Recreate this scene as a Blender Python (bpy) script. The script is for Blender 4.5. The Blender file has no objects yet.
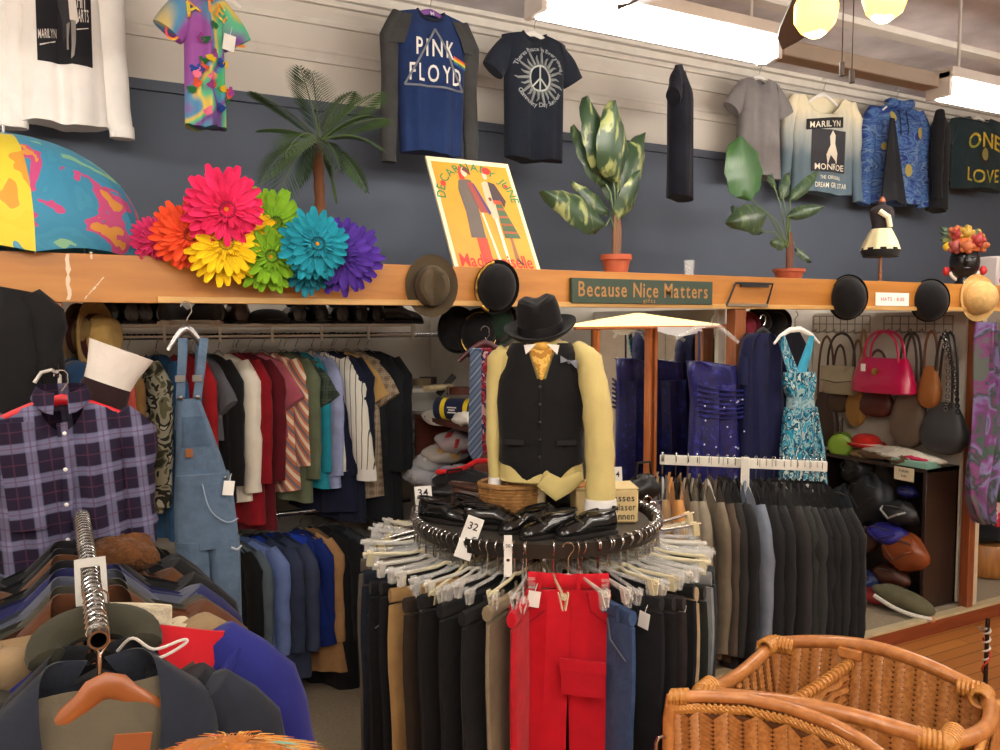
import bpy, bmesh, math, random
from mathutils import Vector, Matrix, Euler
sin, cos, pi, R = math.sin, math.cos, math.pi, math.radians
SC = bpy.context.scene
COL = SC.collection
rng = random.Random(7)

# ------------------------------------------------------------------ camera
EYE = Vector((0, 0, 1.93)); YAW = R(28.1); PITCH = R(3.65); FPX = 830.0
cd = bpy.data.cameras.new('camera'); cam = bpy.data.objects.new('camera', cd); COL.objects.link(cam)
cam.location = EYE; cam.rotation_euler = (pi/2 - PITCH, 0, -YAW)
cd.sensor_width = 36; cd.lens = FPX/1000*36; cd.clip_start = .05
SC.camera = cam
CR = Euler(cam.rotation_euler).to_matrix()

def ray(px, py): return (CR @ Vector(((px-500)/FPX, -(py-375)/FPX, -1)))
def at(px, py, Y): d = ray(px, py); return EYE + d*(Y/d.y)          # point on the plane y = Y
def atx(px, py, X): d = ray(px, py); return EYE + d*(X/d.x)
def atz(px, py, z): d = ray(px, py); return EYE + d*((z-EYE.z)/d.z)
def atd(px, py, D): return EYE + ray(px, py)*D                      # at optical depth D

# ------------------------------------------------------------------ glyphs
_gl = {}
def glyph(ch):
    if ch in _gl: return _gl[ch]
    cu = bpy.data.curves.new('lettering', 'FONT'); cu.body = ch; cu.size = 1; cu.resolution_u = 3; cu.offset = .012
    ob = bpy.data.objects.new('lettering', cu); COL.objects.link(ob)
    dg = bpy.context.evaluated_depsgraph_get(); dg.update()
    me = bpy.data.meshes.new_from_object(ob.evaluated_get(dg))
    vs = [(v.co.x, v.co.y) for v in me.vertices]; fs = [tuple(p.vertices) for p in me.polygons]
    if vs:
        x0 = min(v[0] for v in vs); w = max(v[0] for v in vs)-x0; vs = [(a-x0, b) for a, b in vs]
    else: w = .22
    bpy.data.objects.remove(ob); bpy.data.meshes.remove(me); bpy.data.curves.remove(cu)
    _gl[ch] = (vs, fs, w); return _gl[ch]
for _c in 'ABCDEFGHIJKLMNOPQRSTUVWXYZabcdefghijklmnopqrstuvwxyz0123456789-&,.%': glyph(_c)

# ------------------------------------------------------------------ mesh builder
class MB:
    def __init__(s): s.v = []; s.f = []; s.T = Matrix.Identity(4); s.ang = 42
    def add(s, vs, fs):
        n = len(s.v); s.v += [tuple(s.T @ Vector(p)) for p in vs]; s.f += [tuple(i+n for i in f) for f in fs]; return s
    def box(s, c, d, rot=None):
        m = Matrix.Translation(c) @ (rot.to_matrix().to_4x4() if isinstance(rot, Euler) else (rot or Matrix.Identity(4)))
        h = [x/2 for x in d]; b = min(h)*.12
        # chamfered box: 24 verts
        vs = []; idx = {}
        for sx in (-1, 1):
            for sy in (-1, 1):
                for sz in (-1, 1):
                    for ax in range(3):
                        p = [sx*h[0], sy*h[1], sz*h[2]]
                        for k in range(3):
                            if k != ax: p[k] -= b*(1 if p[k] > 0 else -1)
                        idx[(sx, sy, sz, ax)] = len(vs); vs.append(m @ Vector(p))
        fs = []
        def I(s3, ax): return idx[(s3[0], s3[1], s3[2], ax)]
        def order(ax, sg):
            a, c2 = (ax+1) % 3, (ax+2) % 3; o = []
            for (p, q) in ((-1, -1), (1, -1), (1, 1), (-1, 1)):
                t = [0, 0, 0]; t[ax] = sg; t[a] = p; t[c2] = q; o.append(t)
            return o if sg > 0 else o[::-1]
        for ax in range(3):
            for sg in (-1, 1): fs.append([I(t, ax) for t in order(ax, sg)])
        for ax in range(3):
            a, c2 = (ax+1) % 3, (ax+2) % 3
            for p in (-1, 1):
                for q in (-1, 1):
                    t0 = [0]*3; t1 = [0]*3; t0[ax] = -1; t1[ax] = 1; t0[a] = t1[a] = p; t0[c2] = t1[c2] = q
                    f = [I(t0, a), I(t1, a), I(t1, c2), I(t0, c2)]
                    fs.append(f if p*q > 0 else f[::-1])
        for sx in (-1, 1):
            for sy in (-1, 1):
                for sz in (-1, 1):
                    f = [idx[(sx, sy, sz, k)] for k in range(3)]
                    fs.append(f if sx*sy*sz > 0 else f[::-1])
        return s.add(vs, fs)
    def loft(s, rings, c0=True, c1=True, closed=True):
        n = len(rings[0]); vs = [p for r in rings for p in r]; fs = []
        for i in range(len(rings)-1):
            for j in range(n if closed else n-1):
                k = (j+1) % n; fs.append((i*n+j, i*n+k, (i+1)*n+k, (i+1)*n+j))
        if closed and c0: fs.append(tuple(range(n))[::-1])
        if closed and c1: fs.append(tuple(range((len(rings)-1)*n, len(rings)*n)))
        return s.add(vs, fs)
    def tube(s, pts, r=.01, n=8, ry=None, ref=None, cap=True, closed=False):
        pts = [Vector(p) for p in pts]; m = len(pts)
        rs = r if isinstance(r, (list, tuple)) else [r]*m
        rys = (ry if isinstance(ry, (list, tuple)) else [ry]*m) if ry is not None else rs
        rings = []; prev = None
        for i, p in enumerate(pts):
            if closed: t = pts[(i+1) % m]-pts[i-1]
            else: t = pts[min(i+1, m-1)]-pts[max(i-1, 0)]
            t = t.normalized() if t.length > 1e-9 else Vector((0, 0, 1))
            if ref is not None: a = Vector(ref)
            elif prev is not None: a = prev
            else: a = Vector((0, 0, 1)) if abs(t.z) < .9 else Vector((1, 0, 0))
            a = a - t*a.dot(t)
            a = a.normalized() if a.length > 1e-6 else t.orthogonal().normalized()
            prev = a; b = t.cross(a)
            rings.append([p + a*(rs[i]*cos(2*pi*k/n)) + b*(rys[i]*sin(2*pi*k/n)) for k in range(n)])
        if closed: rings.append(rings[0])
        return s.loft(rings, cap and not closed, cap and not closed)
    def lathe(s, prof, n=16, c=(0, 0, 0), sx=1, sy=1):
        rings = [[(c[0]+sx*r*cos(2*pi*k/n), c[1]+sy*r*sin(2*pi*k/n), c[2]+z) for k in range(n)] for r, z in prof]
        return s.loft(rings)
    def ell(s, c, r, nu=12, nv=8, rot=None):
        prof = [(max(1e-4, sin(pi*i/nv)), -cos(pi*i/nv)) for i in range(nv+1)]
        m = rot.to_matrix() if isinstance(rot, Euler) else (rot if rot is not None else Matrix.Identity(3))
        rings = [[Vector(c) + m @ Vector((r[0]*a*cos(2*pi*k/nu), r[1]*a*sin(2*pi*k/nu), r[2]*z)) for k in range(nu)] for a, z in prof]
        return s.loft(rings)
    def prism(s, poly, y0, y1):                                     # polygon in x,z extruded along y
        n = len(poly); vs = [(x, y0, z) for x, z in poly] + [(x, y1, z) for x, z in poly]
        fs = [tuple(range(n)), tuple(range(n, 2*n))[::-1]] + [(i, (i+1) % n, n+(i+1) % n, n+i) for i in range(n)]
        return s.add(vs, fs)
    def sheet(s, fn, nu, nv):
        vs = [fn(i/nu, j/nv) for j in range(nv+1) for i in range(nu+1)]
        return s.add(vs, [(j*(nu+1)+i, j*(nu+1)+i+1, (j+1)*(nu+1)+i+1, (j+1)*(nu+1)+i) for j in range(nv) for i in range(nu)])
    def slab(s, fn, nu, nv, d):                                     # a sheet with thickness d (Vector)
        d = Vector(d); A = [Vector(fn(i/nu, j/nv)) for j in range(nv+1) for i in range(nu+1)]; n = len(A)
        g = lambda i, j: j*(nu+1)+i
        fs = []
        for j in range(nv):
            for i in range(nu):
                q = (g(i, j), g(i+1, j), g(i+1, j+1), g(i, j+1)); fs += [q, tuple(k+n for k in q[::-1])]
        rim = [g(i, 0) for i in range(nu)] + [g(nu, j) for j in range(nv)] + [g(i, nv) for i in range(nu, 0, -1)] + [g(0, j) for j in range(nv, 0, -1)]
        for a, b in zip(rim, rim[1:]+rim[:1]): fs.append((b, a, a+n, b+n))
        return s.add(A + [p+d for p in A], fs)
    def text(s, st, size, fn, align=.5, gap=.1, arc=None, width=None):          # fn(x, z) -> point; arc=(radius, mid angle)
        ws = [glyph(c)[2] if c != ' ' else .25 for c in st]; tot = (sum(ws)+gap*(len(st)-1))*size; x = -tot*align; kx = width/tot if width else 1
        for c, w in zip(st, ws):
            if c != ' ':
                vs, fs, _ = glyph(c); out = []
                for a, b in vs:
                    if arc is None: out.append(fn((x+a*size)*kx, b*size))
                    else:
                        rad, mid = arc; th = mid - (x+w*size/2)/rad
                        lx, lz = (a-w/2)*size, b*size
                        if rad < 0: pass
                        px = (abs(rad)+lz*(1 if rad > 0 else -1))*cos(th) + lx*sin(th)*(1 if rad > 0 else -1)
                        pz = (abs(rad)+lz*(1 if rad > 0 else -1))*sin(th) - lx*cos(th)*(1 if rad > 0 else -1)
                        out.append(fn(px, pz))
                s.add(out, fs)
            x += (w+gap)*size
        return s
    def build(s, name, m, parent=None, smooth=True, **kw):
        me = bpy.data.meshes.new(name); me.from_pydata(s.v, [], s.f)
        bm = bmesh.new(); bm.from_mesh(me); bmesh.ops.recalc_face_normals(bm, faces=bm.faces); bm.to_mesh(me); bm.free()
        if smooth:
            me.polygons.foreach_set('use_smooth', [True]*len(me.polygons))
            try: me.set_sharp_from_angle(angle=R(s.ang))
            except Exception: pass
        me.materials.append(m)
        o = bpy.data.objects.new(name, me); COL.objects.link(o)
        if parent is not None: o.parent = parent
        for k, v in kw.items(): o[k] = v
        return o

def smooth(pts, k=5):
    P = [Vector(p) for p in pts]; out = []
    for i in range(len(P)-1):
        a, b, c, d = P[max(0, i-1)], P[i], P[i+1], P[min(len(P)-1, i+2)]
        for j in range(k):
            t = j/k; out.append(.5*((2*b)+(c-a)*t+(2*a-5*b+4*c-d)*t*t+(3*b-a-3*c+d)*t**3))
    return out+[P[-1]]
def tag(o, label, cat, group=None, kind=None):
    o['label'] = label; o['category'] = cat
    if group: o['group'] = group
    if kind: o['kind'] = kind
    return o
def thing(name, label, cat, loc=(0, 0, 0), rz=0, group=None, rot=None):
    o = bpy.data.objects.new(name, None); COL.objects.link(o); o.empty_display_size = .05
    o.location = loc; o.rotation_euler = rot if rot is not None else (0, 0, rz)
    return tag(o, label, cat, group)
def dup(root, loc, rz=0, label=None, group=None, rot=None):
    r = root.copy(); COL.objects.link(r); r.location = loc; r.rotation_euler = rot if rot is not None else (0, 0, rz)
    if label: r['label'] = label
    if group: r['group'] = group
    for ch in list(root.children):
        c = ch.copy(); COL.objects.link(c); c.parent = r
        for g in list(ch.children):
            d = g.copy(); COL.objects.link(d); d.parent = c
    return r
def struct(name, mb, m, smooth=False):
    o = mb.build(name, m, None, smooth); o['kind'] = 'structure'; return o

# ------------------------------------------------------------------ materials
def lin(c): c = c/255; return c/12.92 if c <= .04045 else ((c+.055)/1.055)**2.4
def S(r, g, b): return (lin(r), lin(g), lin(b), 1)
def base(name, rough=.8, metal=0, spec=None):
    m = bpy.data.materials.new(name); m.use_nodes = True; nt = m.node_tree; b = nt.nodes['Principled BSDF']
    b.inputs['Roughness'].default_value = rough; b.inputs['Metallic'].default_value = metal
    if spec is not None: b.inputs['Specular IOR Level'].default_value = spec
    return m, nt, b
def N(nt, t, **kw):
    n = nt.nodes.new(t)
    for k, v in kw.items():
        if k in n.inputs: n.inputs[k].default_value = v
        else: setattr(n, k, v)
    return n
def coord(nt, kind='Object', scale=(1, 1, 1), rot=(0, 0, 0)):
    tc = N(nt, 'ShaderNodeTexCoord'); mp = N(nt, 'ShaderNodeMapping'); mp.inputs['Scale'].default_value = scale; mp.inputs['Rotation'].default_value = rot
    nt.links.new(tc.outputs[kind], mp.inputs[0]); return mp.outputs[0]
def ramp(nt, fac, stops, const=False):
    r = N(nt, 'ShaderNodeValToRGB'); e = r.color_ramp.elements
    while len(e) < len(stops): e.new(.5)
    for k, (p, c) in enumerate(stops): e[k].position = p; e[k].color = c
    if const: r.color_ramp.interpolation = 'CONSTANT'
    nt.links.new(fac, r.inputs[0]); return r.outputs[0]
def bump(nt, b, h, strength=.3, dist=.01):
    n = N(nt, 'ShaderNodeBump'); n.inputs['Strength'].default_value = strength; n.inputs['Distance'].default_value = dist
    nt.links.new(h, n.inputs['Height']); nt.links.new(n.outputs[0], b.inputs['Normal'])
def dk(c, k): return (c[0]*k, c[1]*k, c[2]*k, 1)
_fc = {}
def fab(c, rough=.9, var=.18, scale=14, bs=.25):                     # woven cloth of one colour
    key = ('f', c, rough, var, scale, bs)
    if key in _fc: return _fc[key]
    m, nt, b = base('cloth', rough, 0, .25); v = coord(nt)
    n = N(nt, 'ShaderNodeTexNoise', Scale=scale, Detail=4.0); nt.links.new(v, n.inputs['Vector'])
    nt.links.new(ramp(nt, n.outputs[0], [(.25, dk(S(*c), 1-var)), (.75, dk(S(*c), 1+var))]), b.inputs['Base Color'])
    n2 = N(nt, 'ShaderNodeTexNoise', Scale=scale*1.3, Detail=6.0); nt.links.new(v, n2.inputs['Vector'])
    bump(nt, b, n2.outputs[0], bs, .02); b.inputs['Sheen Weight'].default_value = .08
    _fc[key] = m; return m
def plain(c, rough=.5, metal=0, spec=None, coat=0):
    key = ('p', c, rough, metal, spec, coat)
    if key in _fc: return _fc[key]
    m, nt, b = base('paint', rough, metal, spec); v = coord(nt)
    n = N(nt, 'ShaderNodeTexNoise', Scale=9.0, Detail=3.0); nt.links.new(v, n.inputs['Vector'])
    nt.links.new(ramp(nt, n.outputs[0], [(.3, dk(S(*c), .93)), (.7, dk(S(*c), 1.05))]), b.inputs['Base Color'])
    b.inputs['Coat Weight'].default_value = coat
    _fc[key] = m; return m
def stripes(c1, c2, freq=30, axis=0, w=.5, rotz=0, c3=None, rough=.9):
    m, nt, b = base('striped_cloth', rough, 0, .25); rot = (0, rotz, 0)
    v = coord(nt, 'Object', (1, 1, 1), rot); sp = N(nt, 'ShaderNodeSeparateXYZ'); nt.links.new(v, sp.inputs[0])
    mu = N(nt, 'ShaderNodeMath', operation='MULTIPLY'); mu.inputs[1].default_value = freq; nt.links.new(sp.outputs[axis], mu.inputs[0])
    fr = N(nt, 'ShaderNodeMath', operation='FRACT'); nt.links.new(mu.outputs[0], fr.inputs[0])
    st = [(0, S(*c1)), (w, S(*c2))] if c3 is None else [(0, S(*c1)), (w*.6, S(*c2)), (w, S(*c3)), ((1+w)/2, S(*c2))]
    nt.links.new(ramp(nt, fr.outputs[0], st, True), b.inputs['Base Color'])
    n = N(nt, 'ShaderNodeTexNoise', Scale=16.0, Detail=5.0); nt.links.new(v, n.inputs['Vector']); bump(nt, b, n.outputs[0], .2, .02)
    return m
def plaid(bg, c1, c2, f1=12, f2=12, w=.35, rot=0):
    m, nt, b = base('plaid_cloth', .9, 0, .2); v = coord(nt, 'Object', (1, 1, 1), (0, rot, 0)); sp = N(nt, 'ShaderNodeSeparateXYZ'); nt.links.new(v, sp.inputs[0])
    def line(ax, f, ww):
        mu = N(nt, 'ShaderNodeMath', operation='MULTIPLY'); mu.inputs[1].default_value = f; nt.links.new(sp.outputs[ax], mu.inputs[0])
        pp = N(nt, 'ShaderNodeMath', operation='PINGPONG'); pp.inputs[1].default_value = .5; nt.links.new(mu.outputs[0], pp.inputs[0])
        return ramp(nt, pp.outputs[0], [(0, (1, 1, 1, 1)), (ww*.45, (.85, .85, .85, 1)), (ww*.6, (0, 0, 0, 1))])
    def mix(a, b2, f, k=.6):
        mx = N(nt, 'ShaderNodeMix', data_type='RGBA'); mu = N(nt, 'ShaderNodeMath', operation='MULTIPLY'); mu.inputs[1].default_value = k
        nt.links.new(f, mu.inputs[0]); nt.links.new(mu.outputs[0], mx.inputs['Factor'])
        if isinstance(a, tuple): mx.inputs['A'].default_value = a
        else: nt.links.new(a, mx.inputs['A'])
        mx.inputs['B'].default_value = b2; return mx.outputs['Result']
    c = mix(S(*bg), S(*c1), line(0, f1, w)); c = mix(c, S(*c1), line(2, f2, w)); c = mix(c, S(*c2), line(0, f1*2, w*.35), .5); c = mix(c, S(*c2), line(2, f2*2, w*.35), .5)
    nt.links.new(c, b.inputs['Base Color']); return m
def blotch(cols, scale=8, rough=.85, detail=2.0, dist=.6, const=True, stretch=(1, 1, 1), lo=.3, hi=.7, spec=.25):
    m, nt, b = base('printed_cloth', rough, 0, spec); v = coord(nt, 'Object', stretch)
    n = N(nt, 'ShaderNodeTexNoise', Scale=scale, Detail=detail, Distortion=dist); nt.links.new(v, n.inputs['Vector'])
    k = len(cols); st = [(0 if i == 0 else lo+(hi-lo)*i/k, S(*c)) for i, c in enumerate(cols)]
    nt.links.new(ramp(nt, n.outputs[0], st, const), b.inputs['Base Color']); return m
def wood(c1, c2, scale=3, stretch=(1, 8, 8), rough=.45, coat=.2):
    m, nt, b = base('wood', rough); v = coord(nt, 'Object', stretch)
    n = N(nt, 'ShaderNodeTexNoise', Scale=scale, Detail=8.0, Distortion=.4); nt.links.new(v, n.inputs['Vector'])
    nt.links.new(ramp(nt, n.outputs[0], [(.3, S(*c1)), (.7, S(*c2))]), b.inputs['Base Color']); b.inputs['Coat Weight'].default_value = coat
    bump(nt, b, n.outputs[0], .08, .01); return m
def emit(c, strength):
    m, nt, b = base('lamp_glow', .5); b.inputs['Base Color'].default_value = S(*c); b.inputs['Emission Color'].default_value = S(*c); b.inputs['Emission Strength'].default_value = strength; return m
def clear(c=(235, 235, 230), rough=.12, alpha=.28):
    m, nt, b = base('clear_plastic', rough); b.inputs['Base Color'].default_value = S(*c); b.inputs['Alpha'].default_value = alpha; b.inputs['Coat Weight'].default_value = .5; return m
CHROME = plain((205, 205, 205), .18, 1)
STEEL = plain((150, 150, 150), .3, 1)
WHITE = plain((235, 232, 225), .5)
CARD = plain((240, 238, 230), .7)
BLACK = plain((18, 18, 20), .5)
BLKM = plain((22, 22, 22), .35)
INK = plain((25, 24, 24), .7)
GOLD = plain((200, 160, 80), .35, 1)
HWOOD = wood((170, 95, 45), (200, 125, 65), 4, (8, 1, 1))
CLEAR = clear()
CREAMP = plain((225, 210, 165), .4)

# ------------------------------------------------------------------ clothes
def sstep(a, b, x): x = max(0, min(1, (x-a)/(b-a))); return x*x*(3-2*x)
def body_mesh(ws=.22, wh=.24, L=.72, th=.05, nd=.06, bd=.015, un=.38, fold=.01, seed=0, hook=.09, drop=.05, waist=None, nu=22, hemwave=.008, t0=.012):
    r = random.Random(seed); ph = [r.uniform(0, 6.28) for _ in range(6)]
    rows = [0, .02, .045, .08, .12, .17, .23, .31, .41, .52, .63, .74, .84, .93, 1]
    def hw(t):
        a = ws-.012*sstep(0, .25, t) if t < .25 else ws-.012+(wh-ws+.012)*((t-.25)/.75)
        if waist: a -= waist*math.exp(-((t-.5)/.2)**2)
        return a
    def fo(u, t): return fold*(.25+t)*(sin(5.3*u+ph[0]+1.2*t)+.7*sin(9.1*u+ph[1]-1.5*t)+.4*sin(15*u+ph[2]))
    def tk(u, t): return (t0+th*sstep(-.05, .22, t))*max(0, 1-abs(u)**2.6)**.5
    def P(u, t, side):
        z = -hook - drop*abs(u)**1.25*(1-sstep(0, .5, t)) - L*t
        if abs(u) < un: z -= (nd if side < 0 else bd)*(1-(abs(u)/un)**2)*max(0, 1-t/.22)
        if t == 1: z += hemwave*sin(4*u+ph[3])
        e = max(0, 1-abs(u)**6)
        return Vector((u*hw(t), side*tk(u, t)+fo(u, t)*e*(1 if side < 0 else .8), z))
    us = [-1+2*i/nu for i in range(nu+1)]
    rings = [[P(u, t, -1) for u in us] + [P(u, t, 1) for u in us[::-1][1:-1]] for t in rows]
    mb = MB(); mb.ang = 85; mb.loft(rings, False, True)
    def yf(x, z):
        t = max(0, min(1, (-z-hook-.3*drop)/L)); u = max(-.98, min(.98, x/hw(t))); return P(u, t, -1).y
    return mb, yf, hw
def sleeve_mesh(sgn, ws, z0, ln, rx=.06, ry=.04, spread=.03, taper=.72, fwd=0, seed=0, bend=.02):
    r = random.Random(seed+5*sgn); n = 12; pts = []; ra = []; rb = []
    for i in range(n+1):
        t = i/n
        x = sgn*(ws-.035+.045*sstep(0, .18, t)+spread*t + .006*sin(5*t+r.random()*3)); z = z0-.012-ln*t+(0 if t else .004)
        pts.append((x, -fwd*t*t+bend*sin(pi*t)*.5, z)); k = 1-(1-taper)*t
        ra.append(rx*k*(.55+.45*sstep(0, .15, t))*(1+.06*sin(9*t+r.random()*2))); rb.append(ry*k*(.6+.4*sstep(0, .15, t))*(1+.1*sin(11*t+r.random()*4)))
    mb = MB(); mb.ang = 75; mb.tube(pts, ra, 16, rb, (1, 0, 0)); return mb, Vector(pts[-1]), ra[-1], rb[-1]
def short_sleeve_mesh(sgn, ws, z0, ry=.03, ln=.2, seed=0):
    mb = MB(); rings = []; r = random.Random(seed+sgn)
    for i in range(8):
        t = i/7; cx, cz = ws-.04+(.035+ln*.30)*t, z0-.085-(ln*.62)*t**1.2; th = R(92-58*t); hl = .088-.018*t; k = ry*(.9+.15*t)
        rings.append([(sgn*(cx+hl*cos(a)*cos(th)), k*sin(a)+.004*sin(9*t+a*2+seed), cz+hl*cos(a)*sin(th)) for a in [2*pi*j/18 for j in range(18)]])
    mb.loft(rings); e = Vector(rings[-1][0]); return mb, e, .06, ry
def collar_mesh(rx=.075, ry=.045, z=-.085, h=.035, pt=.045, cy=-.005, op=.5):
    def fn(u, v):
        a = -pi/2+op*.5+(2*pi-op)*u                     # from front gap round the back to the gap
        fr = max(0, math.cos((u)*2*pi))**3
        k = 1+.22*v
        zz = z+h*(1-v*1.15)-pt*v*fr-.02*fr*(1-v)
        return (rx*k*cos(a), cy+ry*k*sin(a)-.014*fr*v, zz)
    mb = MB(); mb.slab(fn, 24, 3, (0, 0, .004)); return mb
def on(yf, e=.004): return lambda x, z: (x, yf(x, z)-e, z)
def patch(mb, yf, x0, x1, z0, z1, e=.004, nx=4, nz=4, d=.003, skew=0):
    mb.slab(lambda u, v: (x0+(x1-x0)*u+skew*v, yf(x0+(x1-x0)*u, z0+(z1-z0)*v)-e, z0+(z1-z0)*v), nx, nz, (0, d, 0)); return mb
def poly_on(mb, yf, pts, e=.004):                       # flat printed shape lying on a front, fan from its centre
    cx = sum(p[0] for p in pts)/len(pts); cz = sum(p[1] for p in pts)/len(pts)
    vs = [(cx, yf(cx, cz)-e, cz)]+[(x, yf(x, z)-e, z) for x, z in pts]; n = len(pts)
    return mb.add(vs, [(0, 1+i, 1+(i+1) % n) for i in range(n)])
def price_tag(parent, p, rz=0, s=.045):
    mb = MB(); mb.T = Matrix.Translation(p) @ Matrix.Rotation(rz, 4, 'Z') @ Matrix.Rotation(.15, 4, 'Y')
    mb.box((0, 0, -s*.7), (s*.75, .002, s)); mb.tube([(0, 0, -s*.2), (.004, .002, s*.3)], .0012, 4); return mb.build('price_tag', CARD, parent, label='small white price tag')

def shirt(label, cat, loc, rz, m, group=None, name='shirt', slv=None, ws=.2, wh=.22, L=.7, th=.04, sleeve='long', sl=.56, collar=None, buttons=None, cuff=None, lapel=None,
          nd=.05, un=.36, fold=.008, seed=0, hook=.09, drop=.045, rx=.06, ry=.035, spread=.02, tags=False, pocket=None, inside=None, waist=None, rot=None, tz=None, open_front=None, bend=.02, rib=None):
    o = thing(name, label, cat, loc, rz, group, rot)
    mb, yf, hw = body_mesh(ws, wh, L, th, nd, .012, un, fold, seed, hook, drop, waist)
    mb.build('torso', m, o); sm = slv or m
    if sleeve:
        ln = sl if sleeve == 'long' else .2
        for g in (-1, 1):
            q, e, a, b = sleeve_mesh(g, ws, -hook-drop*.75, ln, rx, ry, spread, .72, seed=seed, bend=bend) if sleeve == 'long' else short_sleeve_mesh(g, ws, -hook-drop*.8, max(.02, ry*.8), .2, seed)
            q.build('sleeve', sm, o)
            if cuff:
                k = MB(); k.tube([e+Vector((0, 0, .05)), e+Vector((0, 0, .02)), e-Vector((0, 0, .006))], [a*1.06, a*1.1, a*1.1], 12, [b*1.06, b*1.1, b*1.1], (1, 0, 0)); k.build('cuff', cuff, o)
    if rib: k = MB(); k.tube([(un*ws*1.0*cos(a), (.012+th*.25)*sin(a)-.004, -hook-.008-(nd if sin(a) < 0 else .012)*abs(sin(a))*.95) for a in [2*pi*i/28 for i in range(28)]], .009, 6, .006, closed=True); k.build('neckband', rib, o)
    if collar:
        collar_mesh(un*ws*1.02, .04+th*.25, -hook+.0, .03, .04).build('collar', collar, o)
    if lapel:
        k = MB()
        for g in (-1, 1):
            poly = [(g*un*ws*.95, -hook-.012), (g*(un*ws+.035), -hook-.10), (g*(un*ws+.012), -hook-.125), (g*(un*ws+.045), -hook-.14), (g*.01, -hook-.36), (g*.003, -hook-.30), (g*un*ws*.5, -hook-.1)]
            vs = [(x, yf(x, z)-.012, z) for x, z in poly]; vs2 = [(x, yf(x, z)-.002, z) for x, z in poly]; n = len(poly)
            k.add(vs+vs2, [tuple(range(n)), tuple(range(n, 2*n))[::-1]]+[(i, (i+1) % n, n+(i+1) % n, n+i) for i in range(n)])
        k.build('lapel', lapel, o)
    if inside:
        k = MB(); poly_on(k, yf, [(-un*ws*.8, -hook-.02), (un*ws*.8, -hook-.02), (un*ws*.35, -hook-.16), (0, -hook-.30), (-un*ws*.35, -hook-.16)], .003); k.build('lining', inside, o)
    if buttons:
        for i in range(5):
            k = MB(); z = -hook-nd-.04-i*(L-nd-.1)/5; k.ell((0, yf(0, z)-.004, z), (.0065, .003, .0065), 8, 5); k.build('button', buttons, o)
    if pocket:
        k = MB(); patch(k, yf, .05, .13, -hook-.2, -hook-.31, .005); k.build('pocket', pocket, o)
    if tags: price_tag(o, (tags*(ws+.03), -.03, -hook-sl-.02 if tz is None else tz), rz=.4)
    return o, yf

def hanger(loc, rz, m=CHROME, group='wire hangers on the closet rod', label='thin wire hanger hooked over the chrome closet rod', w=.19, kind='wire', rot=None, hook=.09, arm=None):
    o = thing('clothes_hanger', label, 'hanger', loc, rz, group, rot)
    k = MB(); k.tube([(.018*cos(a), 0, .002+.018*sin(a)-.004) for a in [R(x) for x in (-20, 20, 60, 100, 140, 180)]][::-1] + [(.018, 0, -.02), (.004, 0, -.04), (0, 0, -hook+.015)], .0022, 6); k.build('hook', CHROME, o)
    k = MB(); z = -hook+(.004 if kind == 'wire' else -.008)
    if kind == 'wire': k.tube([(0, 0, z), (-w, 0, z-.075), (w, 0, z-.075), (0, 0, z)], .0025, 6)
    else:
        pts = [(-w+2*w*i/10, 0, z-.075*abs(-1+2*i/10)**1.4) for i in range(11)]
        k.tube(pts, [.009+.006*(1-abs(-1+2*i/10)) for i in range(11)], 8, [.006]*11, (0, 0, 1))
    k.build('arms', arm or m, o); return o

def pants(label, loc, rz, m, group=None, w=.18, L=1.0, th=.015, top=-.15, seed=0, tags=0, pocket=None, cat='trousers', name='trousers', band=None, flare=.0, fold=.006, rot=None):
    o = thing(name, label, cat, loc, rz, group, rot); r = random.Random(seed); ph = r.uniform(0, 6)
    for g in (-1, 1):
        rings = []
        for i in range(11):
            t = i/10; cx = g*(w*.5*(1+.1*t+flare*.8*t)); hwid = w*.53*(1+.13*sin(pi*min(1, t*3))*.6)*(1-.34*t+flare*t); z = top-.03-L*t
            ring = []
            for k in range(16):
                a = 2*pi*k/16; ca, sa = cos(a), sin(a)
                x = cx+hwid*math.copysign(abs(ca)**.8, ca); y = (th*(.7+.5*t))*math.copysign(abs(sa)**.7, sa)+fold*sin(7*t+ph+2.3*ca*g)*t+.004*g
                ring.append((x, y+fold*.8*sin(11*ca+ph)*(1-abs(ca)**4), z))
            rings.append(ring)
        mb = MB(); mb.loft(rings); mb.build('leg', m, o)
    mb = MB(); mb.tube([(-w*1.0, 0, top-.0), (-w*.5, 0, top-.004), (0, 0, top-.006), (w*.5, 0, top-.004), (w*1.0, 0, top)], .024, 8, th*.95, (0, 0, 1)); mb.build('waistband', band or m, o)
    for x in (-.7, -.25, .25, .7): MB().box((x*w, -th*1.02, top), (.012, .006, .05)).build('belt_loop', band or m, o)
    if pocket:
        for g in (-1, 1):
            mb = MB(); mb.tube([(g*w*.45, -th*1.0-.004, top-.03), (g*w*.55, -th*1.1-.004, top-.09), (g*w*.95, -th*.8-.004, top-.13)], .0025, 5); mb.build('pocket_seam', pocket, o)
    if tags: price_tag(o, (tags*w*.8, -th-.012, top-.02), s=.05)
    return o
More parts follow.
